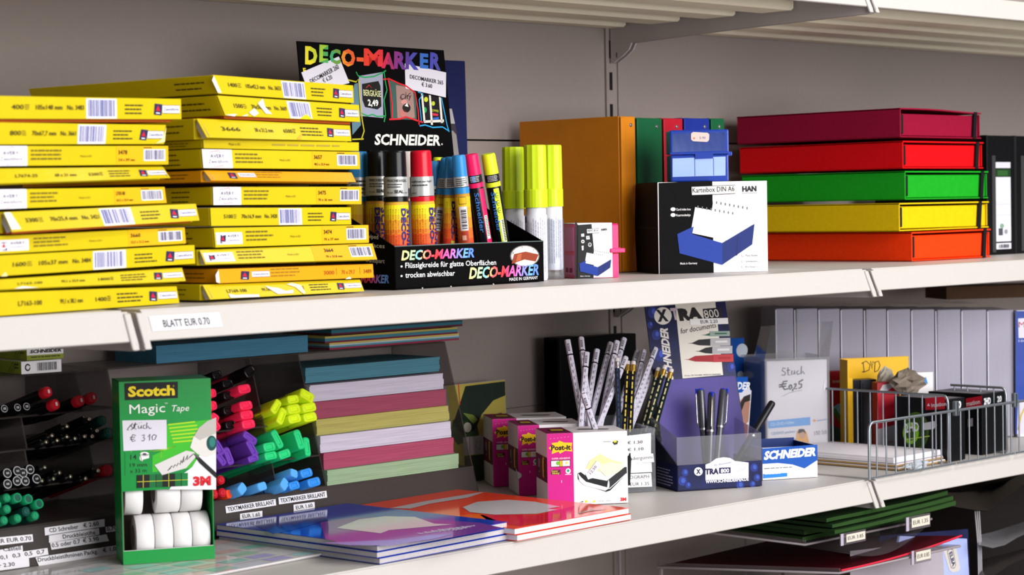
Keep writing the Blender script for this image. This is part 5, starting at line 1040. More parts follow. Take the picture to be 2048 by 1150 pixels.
for k in range(2):
    w5 = W5-.012*k; ob = V((c.x-w5*math.cos(ys), c.y-w5*math.sin(ys)-.002*k, ZL+.0002+k*.0016))
    slab(('pale leaflet lying under the patterned one', 'leaflet patterned in pastel squares under the green tape carton')[k], ob, ys, w5, .178, .0013, mat('gloss_leaf', 'CFCBCB', .09), 'D8B8B4', 'leaflet', pastel_art if k == 1 else None, 'pastel leaflets', 'leaflet')
# ================================================================== lower shelf, right half
zg = ZL+.0004
# book of card games? plain printed folder leaning on the back wall
def backcard(label, name, q, Yb, lean, base, art, cat, thick=.003, zb_=None, grp=None):
    """a card standing on the shelf and leaning back: q = picture points top-left, top-right, and one on the right edge lower down"""
    zb_ = zg if zb_ is None else zb_
    tr0 = onY(*q[1], Yb+lean*.2); n = V((0, -1, lean)).normalized(); p0 = V((0, Yb, zb_))
    tl, tr, rb, lb = (onP(x, y, p0, n) for x, y in q)
    def down(a, c): return a + (c-a)*((a.z-zb_)/(a.z-c.z))
    br = down(tr, rb); bl = down(tl, lb); o = bl.copy(); b = MB(); t = V((0, thick, 0)); L = lambda p: p-o
    b.bevhexa([L(p) for p in (bl, br, br+t, bl+t, tl, tr, tr+t, tl+t)], base, .0004, 1)
    F = Print(b, L(bl), L(br), L(tr), L(tl), Matrix.Translation(o)); art(F)
    ob = b.build(name, loc=o); return tag(ob, label, cat, grp), F
def kar_art(F):
    F.pp([(893, 772), (1009, 761), (1013, 980), (918, 990)], 'B0A048', 1); F.pp([(930, 773), (1008, 764), (1009, 792), (985, 802), (962, 830), (950, 860), (925, 870), (905, 850), (915, 820)], '16241A', 2)
    F.pp([(905, 840), (950, 830), (958, 874), (915, 890), (900, 870)], '3A5230', 2); F.pp([(925, 826), (945, 830), (955, 840), (945, 848)], '6A7A30', 3); F.pd(934, 855, 8, 10, 'B8B4A4', 3); F.pl([(916, 766), (919, 810)], 2, 'C03028', 3)
    F.pp([(925, 875), (1012, 866), (1013, 905), (928, 910)], 'B4B0B0', 3); F.pl([(938, 874), (940, 930)], 1.5, 'B03028', 4); F.pl([(953, 880), (951, 895), (958, 900), (961, 880)], 1.2, '3A7A80', 4); F.pp([(928, 912), (1013, 905), (1013, 985), (932, 985)], '2A3A22', 3)
    F.pt('Kar', (992, 828), (995, 858), 10, '4A1A18', 4, .05); F.pt('mo', (978, 842), (979, 858), 6, '6A2A20', 4, .02)
backcard('yellow and dark green printed folder with pale border leaning at the back wall', 'printed_folder', [(886, 772), (1009, 758.5), (1015, 863), (900, 990)], .448, .10, 'A8A2A4', kar_art, 'folder')

# three magenta sticky-note dispenser cartons
def note_box(label, fx, FY, rx=None, W=.107, H=.096, D=.074, seed=0):
    yw = math.radians(-34); e = V((math.cos(yw), math.sin(yw), 0))
    if rx: fr = at(*rx, zg); A = fr - e*W; 
    else: A = at(fx, FY, zg)
    if rx:
        for _ in range(20): q = A; n = R_*FPX-D_*(fx-IW/2); W += (n.dot(A-CAM))/n.dot(e); A = fr-e*W
    root = thing('note_carton', label, 'carton', A, yw, 'magenta note cartons'); MT = TR(A, yw)
    b = MB(); b.box(0, W, 0, D, 0, H, 'white_card', .0005, 1)
    F = Face(b, (0, 0, 0), (W, 0, 0), (W, 0, H), (0, 0, H), 160, 132)     # units: picture points of the nearest carton
    F.rect(0, 0, 52, 132, 'C81482', 1)
    F.poly([(3, 106), (11, 111), (9, 115), (22, 116), (24, 119), (34, 115), (50, 114), (48, 106), (50, 98), (36, 100), (25, 95), (23, 99), (9, 95), (10, 101)], 'F2C414', 2); F.text('Post-it', 8, 102, 9, '1E1410', 39, 3, .04)
    F.text('SUPER ADHESIVE', 9, 85, 3, 'E0D0E0', 36, 2, .02); F.rect(6.5, 71, 39, 12.5, '2A1428', 2); F.rect(7.5, 72, 16, 10.5, 'D8DADA', 3); F.rect(24.5, 72, 5, 10.5, 'E0B020', 3); F.rect(30, 72, 14.5, 10.5, 'D8DCDC', 3); F.disc(21, 78, 3.5, 3.5, '6AB81E', 4); F.disc(38, 78, 2, 2, 'D8D028', 4)
    F.rect(7, 57.5, 19, 8.5, '5A0E3A', 2); F.text('Super', 8, 62.5, 3.2, 'C8C03A', 13, 3, .02); F.text('Sticky', 9, 58.3, 3.4, 'C8C03A', 15, 3, .03)
    F.disc(41, 63, 5, 5, 'E4EAE6', 2); F.disc(41, 63.5, 2.6, 2.6, '2A9A7A', 3); F.rect(35, 56, 12, 1.5, 'E0C8D8', 2); F.rect(27, 42, 1.2, 4.5, 'E8D0E0', 2)
    for k in range(6): F.rect(6+7*k, 122+.5*k, 3, 1.2, 'D86AAE', 2)
    # dispenser picture
    F.poly([(84, 80), (104, 92), (128, 80), (150, 74), (148, 66), (120, 56), (96, 62), (76, 66)], 'DCD8A0', 2); F.poly([(96, 70), (128, 76), (150, 72), (148, 58), (116, 50)], 'E8E2C4', 3)
    F.poly([(60, 58), (66, 60), (80, 50), (118, 42), (148, 62), (158, 66), (158, 54), (124, 24), (116, 22), (70, 38), (60, 48)], '16161A', 3); F.poly([(60, 58), (63, 44), (72, 36), (114, 24), (122, 28), (124, 40), (120, 42), (118, 30), (76, 42), (67, 50)], 'E6E4E6', 4)
    F.poly([(122, 44), (154, 66), (157, 66), (157, 56), (123, 30)], '2A2A2E', 4); F.line([(121, 43), (122, 27), (157, 54)], 1.6, 'D8D8DA', 5)
    F.poly([(75, 56), (80, 58), (98, 80), (104, 76), (106, 72), (88, 48), (80, 46)], 'DCD8E0', 6); F.text('12.50', 86, 55, 5, '5A4A6A', 18, 7, 0, 0, 48)
    F.poly([(130, 112), (136, 115), (142, 114), (140, 108), (134, 107)], '3A3A2A', 2); F.poly([(132, 114), (137, 116), (139, 112), (134, 111)], 'D8D028', 3); F.lines(112, 113, 16, 1, 1, 1.2, '8A8A8A', seed, 2)
    F.disc(76, 6, 2.5, 2.5, 'C8D028', 2); F.poly([(88, 4), (92, 8), (95, 6), (91, 3)], 'D8C828', 2); F.poly([(62, 5), (70, 7), (70, 5)], '2A2A2A', 2); F.text('14 bc / bloc', 100, 4.5, 2.6, '8A8A90', 26, 2); F.text('3M', 144, 4, 6, 'D02028', 12, 2, .05)
    S = Face(b, (0, D, 0), (0, 0, 0), (0, 0, H), (0, D, H), 60, 132); S.rect(0, 42, 60, 46, '6A0E3E', 1); S.poly([(36, 50), (44, 48), (46, 84), (40, 88), (35, 80)], 'E8B818', 2); S.text('Post-it', 43, 82, 5, '2A1410', 30, 3, .03, 0, -90); S.rect(14, 54, 8, 26, '9A8A92', 2); S.rect(15, 56, 6, 8, '2A2A2A', 3)
    T = Face(b, (0, 0, H), (W, 0, H), (W, D, H), (0, D, H), 160, 60); T.rect(0, 0, 52, 60, '7A0E4A', 1); T.poly([(14, 20), (46, 16), (48, 40), (16, 42)], '2A2418', 2); T.poly([(18, 24), (42, 22), (44, 36), (20, 38)], 'C8B020', 3); T.poly([(70, 28), (130, 20), (136, 26), (80, 36)], '3A3430', 2)
    b.build('carton', root)
    s = MB(); s.add([(-.0012, .012, H*.22), (-.0012, -.0004, H*.24), (-.0012, -.0004, H*.34), (-.0012, .010, H*.38), (-.0012, .016, H*.30)], [[4, 3, 2, 1, 0]], 'D8D4DC'); s.add([(0, -.0006, H*.24), (.004, -.0006, H*.27), (.004, -.0006, H*.31), (0, -.0006, H*.34)], [[0, 1, 2, 3]], 'D8D4DC'); s.add([(-.0012, -.0004, H*.24), (0, -.0006, H*.24), (0, -.0006, H*.34), (-.0012, -.0004, H*.34)], [[0, 1, 2, 3]], 'D8D4DC')
    if seed: part(s.build('price_sticker', root), 'white price sticker wrapped round the corner')
    return A, W
note_box('magenta and white note carton at the front of the row, dispenser picture in full view', 1096, 0, (1256.5, .12))
note_box('magenta and white note carton in the middle of the row', 1038, .285, seed=1, W=.092)
note_box('magenta and white note carton at the back of the row, next to the pads', 987, .378, seed=0)

# black panel behind the pencils
mat('black_plastic', '09090A', .55, spec=.15)
a = at(1120, .44, zg); c = at(1276, .44, zg); hh = onY(1122, 679, .44).z-zg; b = MB(); b.box(0, c.x-a.x, 0, .03, 0, hh, 'black_plastic', .0012); x = (c.x-a.x)*.27; b.box(0, x, -.004, .03, 0, hh+.0025, 'black_plastic', .0012)
o = b.build('file_box', loc=a); tag(o, 'black plastic file box standing behind the pencils', 'file box')

# clear pencil holder with price cards
yw = math.radians(-27); e = V((math.cos(yw), math.sin(yw), 0)); dv = V((-e.y, e.x, 0)); fr = at(1312, .168, zg); Wh = .070; A = fr-e*Wh; MT = TR(A, yw); Hh = onY(1312, 855, .168).z-zg; Dh = .112
holder = thing('pencil_holder', 'clear acrylic pencil holder with typed price cards in its front', 'pencil holder', A, yw)
b = MB(); t = .0018
b.box(0, Wh, 0, t, 0, Hh, 'acrylic'); b.build('front_wall', holder)
b = MB(); b.box(0, t, t, Dh, 0, Hh*1.05, 'acrylic'); b.build('side_wall', holder); b = MB(); b.box(Wh-t, Wh, t, Dh, 0, Hh, 'acrylic'); b.build('side_wall', holder)
b = MB(); b.box(t, Wh-t, Dh-t, Dh, 0, Hh*1.1, 'acrylic'); b.build('rear_wall', holder); b = MB(); b.box(t, Wh-t, t, Dh-t, 0, t, 'acrylic'); b.build('floor_plate', holder)
b = MB(); F = Print(b, (0, -.0008, 0), (Wh, -.0008, 0), (Wh, -.0008, Hh), (0, -.0008, Hh), MT)
F.pp([(1180, 880), (1302, 866), (1302, 908), (1180, 920)], 'DCDADC', 0); F.pp([(1180, 912), (1306, 907), (1308, 924), (1180, 932)], 'E8E6E8', 2); F.pp([(1180, 931), (1303, 925), (1304, 944), (1180, 950)], 'DCDADC', 1); F.pp([(1180, 951), (1302, 946), (1304, 973), (1180, 978)], 'E6E4E6', 2)
F.pt('mono € 1.30', (1225, 890), (1285, 886.5), 6, '3A3438', 3); F.pt('mop € 1.10', (1230, 904), (1287, 900), 6, '3A3438', 3); F.pt('Radiergummi', (1255.5, 921), (1305, 917), 7, '1E1C20', 3); F.pt('€ 0.80', (1233, 938), (1259, 937), 7, '1E1C20', 3); F.pt('LUMOGRAPH', (1240, 959), (1298, 956), 7, '1E1C20', 3); F.pt('EUR 1.35', (1260, 972), (1298, 970), 7, '1E1C20', 3)
part(b.build('price_cards', holder), 'white typed price cards')
# the pencils
mat('pencil_gray', 'CDC9D8', .4, noise=.06, scale=90); mat('pencil_black', '101014', .35); mat('pencil_navy', '1A2436', .35); mat('pencil_green', '0C2018', .35); mat('eraser', 'DAD2D0', .7); mat('gold_foil', 'A8863A', .35, .7)
def pencil(label, top, low, Yt, Yl, r, kind, grp):
    """top: picture point of the pencil's end; low: a point further down its axis"""
    p1 = onY(*top, Yt); a = onY(*low, Yl); d = (a-p1).normalized(); zf = zg+.003
    L_ = min(.178, (zf-p1.z)/d.z if d.z < 0 else .178); p0 = p1+d*L_
    root = thing('pencil', label, 'pencil', p1, 0, grp); q = p0-p1; ax = q.normalized(); u = (CAM-p1); u = (u-ax*u.dot(ax)).normalized(); v = ax.cross(u)
    hexr = lambda t, rr, ph=30: [ax*t+(u*math.cos(math.radians(60*i+ph))+v*math.sin(math.radians(60*i+ph)))*rr for i in range(6)]
    b = MB(); Ln = q.length
    class RR(Roll):
        def __init__(s, mb): s.mb = mb; s.t = u; s.b = -v; s.r = r*.97; s.ax = -ax
        def P(s, x, y, l): qn = x/1000/s.r; return ax*(-y/1000)+(u*math.cos(qn)-v*math.sin(qn))*(r*(1.0 if abs(x) > r*560 else .93)+l*.00018)
    m = dict(gray='pencil_gray', navy='pencil_navy', black='pencil_black', green='pencil_green')[kind]
    s0 = 0 if kind == 'gray' else .014
    b.rings([hexr(s0, r), hexr(Ln, r)], m, smooth=False); P = RR(b)
    if kind == 'gray':
        b.rings([hexr(.0205, r*1.015), hexr(.0225, r*1.015)], 'pencil_black', smooth=False)
        P.rect(-r*330, -16.5, r*660, 10.5, '3A3840', 1); P.disc(0, -8.5, r*260, 1.5, 'A8A6B0', 2); P.disc(0, -11.3, r*220, 1.0, 'A8A6B0', 2); P.disc(0, -14, r*260, 1.2, 'A8A6B0', 2)
        for k in range(9): P.rect(-r*200, -30-9*k, r*400, 4.2, '8A8694', 1)
        for k in range(26): P.disc((r*560 if k % 2 else -r*560), -30-k*4.6, .5, .7, '6A6674', 2, 6)
    else:
        c = {'navy': '8A98A8', 'black': 'D8C04A', 'green': 'C8BC8A'}[kind]
        for k in range(15): P.rect(-r*240, -20-7*k-(k % 3), r*480, 4.5, c if kind != 'navy' else '2E3C54', 1)
    b.build('shaft', root)
    if kind != 'gray':
        f = MB(); f.lathe((0, 0, 0), ax, [(.0058, r*.98), (.0075, r*1.05), (.0095, r*.96), (.012, r*1.05), (.0155, r*1.03)], 'gold_foil' if kind != 'navy' else 'metal', 14); fe = f.build('ferrule', root)
        g = MB(); g.lathe((0, 0, 0), ax, [(0, r*.6), (.0008, r*.9), (.007, r*.92)], 'eraser', 14); g.build('eraser_tip', fe)
    return root
C6 = lambda x, y: (1100+x/2.804, 590+y/2.804)
GP = 'gray pencils in the clear holder'
for t, l, Yt, Yl, lb in (((97, 252), (150, 540), .262, .24, 'leaning out at the far left'), ((174, 240), (192, 420), .272, .25, 'second from left at the back'), ((206, 322), (187, 540), .236, .225, 'bent over the front at the left'), ((186, 552), (256, 764), .175, .168, 'short one lying across the front'), ((264, 307), (220, 580), .262, .245, 'fourth from left along the tops'), ((340, 270), (252, 610), .262, .235, 'fifth from left along the tops'), ((376, 260), (300, 640), .245, .222, 'tall one in the middle'), ((416, 245), (352, 470), .280, .262, 'highest of all, just right of the middle'), ((425, 350), (290, 690), .225, .205, 'leaning low across the middle'), ((492, 315), (440, 480), .285, .27, 'behind the yellow lettered pencils'), ((530, 312), (470, 560), .268, .25, 'third from the right end'), ((592, 300), (470, 620), .252, .226, 'second from the right end'), ((600, 345), (520, 560), .262, .245, 'last at the right end')):
    pencil('gray dotted pencil '+lb, C6(*t), C6(*l), Yt, Yl, .0041, 'gray', GP)
pencil('navy pencil with white eraser in the middle of the holder', C6(375, 352), C6(386, 700), .215, .195, .0037, 'navy', 'eraser tipped pencils')
pencil('black pencil with pale eraser, left of the gold lettered one', C6(438, 370), C6(420, 720), .222, .20, .0037, 'black', 'eraser tipped pencils')
pencil('black pencil with bright gold lettering and eraser', C6(468, 370), C6(450, 740), .214, .195, .0037, 'black', 'eraser tipped pencils')
for t, l, Yt, lb in (((610, 408), (525, 720), .238, 'left one of the leaning trio'), ((645, 398), (550, 720), .228, 'middle one of the leaning trio'), ((682, 414), (600, 700), .218, 'right one of the leaning trio')):
    pencil('dark green pencil with eraser, '+lb, C6(*t), C6(*l), Yt, Yt-.004, .0039, 'green', 'dark green pencils at the right')

# ------------------------------------------------------------------ rollerball display
A = at(1355, .140, zg); B = at(1524, .085, zg); e = (B-A).normalized(); yw = math.atan2(e.y, e.x); W = (B-A).length; dv = V((-e.y, e.x, 0)); MT = TR(A, yw)
mat('navy_print', '151A44', .4, noise=.9, scale=38, spec=.2); mat('violet_print', '42347E', .4, noise=.7, scale=9, spec=.2)
root = thing('pen_display', 'dark blue counter display for rollerball pens, tall printed back card', 'display stand', A, yw)
hp = onY(1355, 931, .14).z-zg; ht = onY(1353, 875, .14).z-zg; D = .088
b = MB(); t = .0015
b.box(0, W, 0, t, 0, hp, 'navy_print'); b.box(0, W, 0, D, 0, t, 'navy_print'); b.box(W-t, W, t, D, 0, hp, 'navy_print')
b.prism([(0, 0), (D, 0), (D, ht*1.0), (0, hp)], 0, t, 'navy_print')
F = Print(b, (0, 0, 0), (W, 0, 0), (W, 0, ht), (0, 0, ht), MT)
F.pp([(1411, 960), (1497, 956), (1497, 925), (1470, 922), (1460, 916), (1447, 914.5), (1432, 917), (1420, 926), (1411, 929)], 'E0DEE6', 1)
F.pd(1396.5, 943, 8.5, 8.5, 'E6E4EA', 2); F.pt('X', (1392, 947.5), (1401, 947), 9, '181430', 3, .05); F.pt('TRA', (1410, 948.5), (1437, 947.5), 11, '1A1440', 3, .05); F.pp([(1438, 935.5), (1461, 934.5), (1461, 946), (1438, 947)], '1A1848', 2); F.pt('800', (1441, 945.5), (1458, 944.5), 8, 'E0DEE8', 3, .03)
F.pt('for documents', (1428, 932), (1462, 926), 4, '8A8AA0', 3, 0, .3); F.pt('WWW.SCHNEIDERPEN.DE', (1411, 966.5), (1497, 961), 6.5, 'E4E2EA', 3, .03); F.pl([(1475, 945), (1480, 938), (1486, 940), (1492, 932)], 1, 'B8B8C4', 3)
for x, y, r_ in ((1370, 945, 7), (1365, 962, 9), (1376, 970, 6), (1508, 935, 8), (1514, 955, 7), (1480, 970, 8), (1505, 968, 6)): F.pd(x, y, r_, r_*1.1, '1E2E7C', 1, 9); F.pd(x+1, y-1, r_*.5, r_*.6, '3450A8', 2, 7)
S = Face(b, (0, D, 0), (0, 0, 0), (0, 0, hp), (0, D, hp), D*1000, hp*1000); S.lines(20, hp*720, 55, 6, 4.2, 1.2, 'B8B6CC', 3)
b.build('tray', root)
b = MB(); b.box(0, W, 0, .0009, hp, ht, 'clear_film'); b.prism([(0, hp), (D, hp+.0), (D, ht*1.28), (0, ht)], 0, .0009, 'clear_film'); b.prism([(0, hp), (D, hp), (D, ht*1.2), (0, ht)], W-.0009, W, 'clear_film'); part(b.build('clear_guard', root), 'clear plastic front guard')
# back card
lean = .26; n = (MT.to_3x3() @ V((0, -1, lean))).normalized(); p0 = MT @ V((0, D, 0)); I = MT.inverted()
zt = -.004-zg; 
def bc(x, y): return I @ onP(x, y, p0, n)
tl = bc(1288.5, 608); tr = bc(1450, 600); br = bc(1489, 861); mid = bc(1316, 820); bl = bc(1330, 960); br2 = bc(1504, 960)
k = min(1, (zt)/max(tl.z, tr.z)); b = MB(); th = V((0, .0018, 0))
pts = [bl, br2, br, tr, tl, mid]; b.add(pts+[p+th for p in pts], [(0, 1, 2, 3, 4, 5), (11, 10, 9, 8, 7, 6)]+[(i, i+6, (i+1) % 6+6, (i+1) % 6) for i in range(6)], 'navy_print')
F = Print(b, bl, br2, br2+V((0, lean, 1))*.2, bl+V((0, lean, 1))*.2, MT)
F.pp([(1316, 822), (1327, 760), (1470, 752), (1489, 861), (1500, 930), (1326, 940), (1322, 870)], 'violet_print', 1)
F.pp([(1350, 606), (1430, 601), (1446, 750), (1365, 757)], 'D8D2C8', 2)
F.pd(1325.5, 632, 17.5, 17.5, 'D6D0CA', 3, 28); F.pt('X', (1315, 642.5), (1337, 641), 22, '120F1E', 4, .06); F.pt('T', (1344, 639), (1358, 638), 22, 'B8A8B4', 4, .05); F.pt('RA', (1359, 640.5), (1406, 637), 22, '1A1016', 4, .07); F.pp([(1405, 618), (1442, 615), (1444, 637), (1408, 641)], '161022', 3); F.pt('800', (1409.5, 637), (1438.5, 634), 17, 'D8D2CA', 4, .0)
F.pp([(1379, 638.5), (1455, 636), (1456, 648), (1380, 650.5)], 'E8E6E6', 5); F.pt('EUR 2.20', (1401, 647.5), (1435, 646), 7, '1E1A20', 6, .01)
F.pt('for documents', (1361, 668), (1432, 655), 11, '2A2630', 4, 0, .3)
F.pt('SCHNEIDER', (1346, 760), (1334, 656), 15, 'D2CCC8', 4, .04, .22)
for y, c, c2, x0, xe in ((668, '1E5A40', '8A9A94', 1401, 1459), (684.5, '1C1A20', 'A8A6A8', 1375, 1460), (700.5, '1C1A20', 'A8A6A8', 1389, 1464), (717, '9A1E28', 'B03038', 1368, 1466)):
    k = 9 if y > 680 else 6
    F.pp([(x0, y+2), (x0+9, y+1.5), (x0+22, y-k*.55), (xe-36, y-k*.8), (xe-36, y+k*.8), (x0+22, y+k*.7), (x0+9, y+3)], c, 4); F.pp([(xe-40, y-k*.85), (xe, y-k*.95), (xe, y+k*.75), (xe-40, y+k*.85)], c2, 5); F.pp([(xe-30, y-k*.3), (xe-6, y-k*.35), (xe-6, y+k*.1), (xe-30, y+k*.15)], 'D0CED0' if c2[0] == 'A' else c, 6)
F.pt('1.0 mm, ISO 554-4005, MADE IN GERMANY', (1369, 753), (1442, 750), 3, '4A4650', 4)
for x, y, r_ in ((1305, 625, 10), (1312, 670, 9), (1320, 710, 12), (1330, 740, 8), (1452, 700, 8), (1462, 735, 9), (1300, 650, 6)): F.pd(x, y, r_, r_*1.2, '1E2A72', 1, 9); F.pd(x+2, y-2, r_*.4, r_*.6, '3A50B0', 2, 7)
b.build('back_card', root)
# the pens in it
def inkpen(label, top, low, Yt, Yl, clip, blue=True, L_=.137):
    p1 = onY(*top, Yt); a = onY(*low, Yl); d = (a-p1).normalized(); o = thing('rollerball_pen', label, 'pen', p1, 0, 'rollerball pens in the dark blue display' if blue else None); r = .0056
    Ln = min(L_, (zg+.004-p1.z)/d.z) if blue else L_
    mat('carbon', '5A5A60', .3, .6, noise=.35, scale=600); mat('pen_tip_blue', '1E3AC8', .35)
    b = MB(); b.lathe(d*.058, d, [(0, r*.93), (Ln-.058-.03, r*.9), (Ln-.058-.012, r*.6), (Ln-.058, .0012)], 'carbon' if blue else 'pen_black', 18); b.build('barrel', o)
    c = MB(); c.lathe((0, 0, 0), d, [(.0022, r*.86), (.004, r*.95), (.056, r*1.04), (.058, r*1.04)], 'carbon' if blue else mat('dark_cap', '1C1C20', .3, .3), 18); c.lathe(d*.0565, d, [(0, r*1.07), (.0028, r*1.07)], 'metal', 18); cp = c.build('cap', o)
    g = MB(); g.lathe((0, 0, 0), d, [(0, r*.45), (.0008, r*.75), (.0026, r*.85)], 'pen_tip_blue' if blue else 'pen_black', 14); part(g.build('cap_end', cp), 'blue cap end' if blue else 'black cap end')
    s = R_*(clip*(r*1.25)) if clip else -D_*(r*1.25)
    k = MB(); k.tube([d*.004, s*.9+d*.004, s+d*.010, s*1.12+d*.048, s*.98+d*.054, s*.8+d*.052], .0009, 'chrome', 6); cl = k.build('clip', cp)
    if blue: q = MB(); q.box(*[v for p in zip(s*.86+d*.0045-V((.0012, .0012, .006)), s*.86+d*.0045+V((.0012, .0012, .004))) for v in p], 'pen_tip_blue'); part(q.build('color_tab', cp), 'blue tab')
inkpen('rollerball pen at the left of the upright three, clip at its left', (1401, 777), (1409, 890), .178, .165, -1)
inkpen('rollerball pen in the middle of the upright three', (1423.5, 784), (1420, 890), .165, .150, 0)
inkpen('rollerball pen at the right of the upright three, clip at its right', (1446.5, 777), (1437, 890), .160, .145, 1)
inkpen('black pen leaning out of the display to the right', (1546, 803), (1476, 918), .118, .140, -.7, False, .125)

# two blue display cards behind it
backcard('tall blue display card with white disc, behind the dark blue display', 'display_card', [(1395, 679), (1488.5, 675.5), (1489, 760), (1400, 760)], .372, .06, mat('bright_blue', '1450A8', .4, spec=.2),
         lambda F: (F.pd(1473, 698, 10, 14, 'C8D0DC', 1), F.pd(1473, 748, 6, 8, 'C8D0DC', 1)), 'display card')
def face_art(F):
    F.pp([(1400, 790), (1478, 780), (1486, 768), (1496, 775), (1494, 870), (1400, 900)], 'C8C6D0', 1); F.pt('SCHNEIDER', (1421, 777), (1493, 772), 15, 'DCE0EA', 3, .04, .22)
    F.pp([(1474, 800), (1482, 788), (1490, 785), (1494, 800), (1493, 840), (1484, 850), (1477, 835)], '9A7060', 2); F.pp([(1474, 806), (1482, 788), (1494, 782), (1494, 796), (1484, 800), (1478, 820)], '2A2020', 3); F.pp([(1476, 850), (1492, 845), (1492, 900), (1476, 900)], 'A8623A', 2)
backcard('blue and white display card with a small portrait, right of the dark blue display', 'display_card', [(1398, 756), (1496, 753.5), (1493, 850), (1400, 900)], .305, .06, 'bright_blue', face_art, 'display card')

# small blue and white tray
A = at(1525.6, .122, zg); B = at(1635, .082, zg); e = (B-A).normalized(); yw = math.atan2(e.y, e.x); W = (B-A).length; H = onY(1635, 890, .082).z-zg; D = .078; MT = TR(A, yw)
root = thing('carton_tray', 'small open blue and white cardboard tray with slanted white lettering', 'tray', A, yw); t = .0012
b = MB(); b.box(0, W, 0, t, 0, H, 'white_card'); F = Print(b, (0, 0, 0), (W, 0, 0), (W, 0, H), (0, 0, H), MT)
F.pp([(1524, 897), (1634.5, 889), (1635, 920), (1609, 937), (1585, 929), (1555, 926), (1525, 928)], 'bright_blue', 1); F.pt('SCHNEIDER', (1527, 919), (1631, 910.5), 16, 'F0F0F4', 3, .05, .25)
F.pp([(1526, 948), (1574.5, 945.5), (1574.5, 953), (1526, 957)], '1E78D0', 1); F.lines(3, H*170, 30, 1, 1, 1.2, 'DCE8F4', 3); F.lines(2, H*340, 46, 1, 1, 1.4, '7A7A80', 6); b.build('front_wall', root)
b = MB(); b.box(0, t, t, D, 0, H, 'white_card'); b.box(t, t*1.5, t, D, t, H-.0004, 'bright_blue'); b.build('side_wall', root); b = MB(); b.box(W-t, W, t, D, 0, H, 'white_card'); b.box(W-t*1.5, W-t, t, D, t, H-.0004, mat('inner_blue', '0E2A66', .5)); b.build('side_wall', root)
b = MB(); b.box(t, W-t, D-t, D, 0, H*1.08, 'inner_blue'); b.build('rear_wall', root); b = MB(); b.box(t, W-t, t, D-t, 0, t, 'inner_blue'); b.build('floor_panel', root)

# clear pack of disc sleeves
yw = math.radians(-32); e = V((math.cos(yw), math.sin(yw), 0)); fr = at(1661, .236, zg); W = .1; n = R_*FPX-D_*(1532-IW/2)
for _ in range(30): A = fr-e*W; W += n.dot(A-CAM)/n.dot(e)
A = fr-e*W; MT = TR(A, yw); H = onY(1659, 713, .236).z-zg
root = thing('sleeve_pack', 'clear plastic pack of white disc sleeves with handwritten price', 'pack', A, yw)
b = MB(); b.box(.003, W-.003, .0015, .030, .0006, H-.004, 'paper', .002); F = Print(b, (0, .0012, 0), (W, .0012, 0), (W, .0012, H), (0, .0012, H), MT)
F.pp([(1536, 842), (1620.5, 834), (1620.5, 850), (1537, 857)], '5AA0E0', 1); F.pt('CD-/DVD-Hüllen', (1541, 852), (1588, 847), 6, 'C8E0F4', 2, .01); F.pt('CD/DVD pockets', (1543, 870), (1590, 865), 5.5, '5A90C0', 2); F.lines(W*80, H*160, W*400, 2, 3.4, 1.1, '9AA0B0', 2)
F.pp([(1592, 882), (1594, 862), (1604, 857), (1613, 864), (1618, 885), (1590, 890)], 'E8A838', 2); F.pd(1604, 868, 7, 9, 'C89878', 3); F.pp([(1595, 866), (1598, 858), (1608, 858), (1612, 868), (1606, 863), (1599, 866)], '221A1C', 4)
F.pd(1629, 841, 2.5, 2.5, 'E89A28', 2); F.pt('memoris', (1634, 843), (1653, 840), 4, '5A98D8', 2); F.pt('100 Stk', (1629, 871), (1655, 867), 9, '9A98A4', 2)
for s in ([(1571, 737), (1566, 736), (1564, 741), (1571, 745), (1570, 750), (1563, 750)], [(1576, 735), (1576, 750), (1580, 750)], [(1573, 741), (1580, 740)], [(1584, 741), (1583, 749), (1588, 748), (1589, 740), (1590, 748)], [(1597, 741), (1593, 744), (1595, 749), (1600, 747)], [(1603, 732), (1602, 748), (1605, 742), (1609, 748)]): F.pl(s, 1.6, '4A4460', 3)
for s in ([(1575, 762), (1567, 763), (1564, 771), (1569, 779), (1577, 777)], [(1558, 770), (1573, 767)], [(1558, 774), (1572, 772)], [(1581, 769), (1578, 773), (1580, 779), (1584, 775), (1582, 769)], [(1586, 778), (1585, 782)], [(1588, 769), (1592, 767), (1592, 771), (1587, 778), (1594, 777)], [(1606, 759), (1598, 764), (1598, 768), (1603, 768), (1603, 774), (1597, 777)]): F.pl(s, 2.6, '14101A', 3)
F.pl([(1563, 793), (1580, 785), (1604, 780)], .8, '8A8694', 3); F.pp([(1646, 780), (1649, 757), (1651, 775), (1650, 782)], 'F4F2F6', 2)
b.build('sleeves', root)
b = MB(); Dp = .105
b.box(0, W, 0, .0005, 0, H, 'clear_film'); b.box(0, .0005, .0005, Dp, 0, H, 'clear_film'); b.box(W-.0005, W, .0005, Dp, 0, H, 'clear_film'); b.box(.0005, W-.0005, Dp, Dp+.0005, 0, H, 'clear_film')
I = MT.inverted(); q = [onP(x, y, MT @ V((0, .0002, 0)), (MT.to_3x3() @ V((0, -1, .12)))) for x, y in ((1533, 716), (1658, 706), (1666, 642), (1543, 651))]; q = [I @ p for p in q]
q[0] = V((0, 0, H)); q[1] = V((W, 0, H)); b.poly(q, 'clear_film'); k1 = [p+V((0, .05, -.004)) for p in q[2:]]; b.poly([q[3], q[2], k1[0], k1[1]], 'clear_film'); b.poly([q[2], q[1], V((W, .05, H)), k1[0]], 'clear_film'); b.poly([q[3], q[0], V((0, .05, H)), k1[1]], 'clear_film')
wl = MB()
part(b.build('clear_bag', root), 'clear plastic bag standing up above the sleeves')
b = MB(); b.box(.004, W-.004, .040, Dp-.004, .0006, H*.93, mat('sleeve_gray', 'A8A4A8', .6)); b.build('rear_sleeves', root)

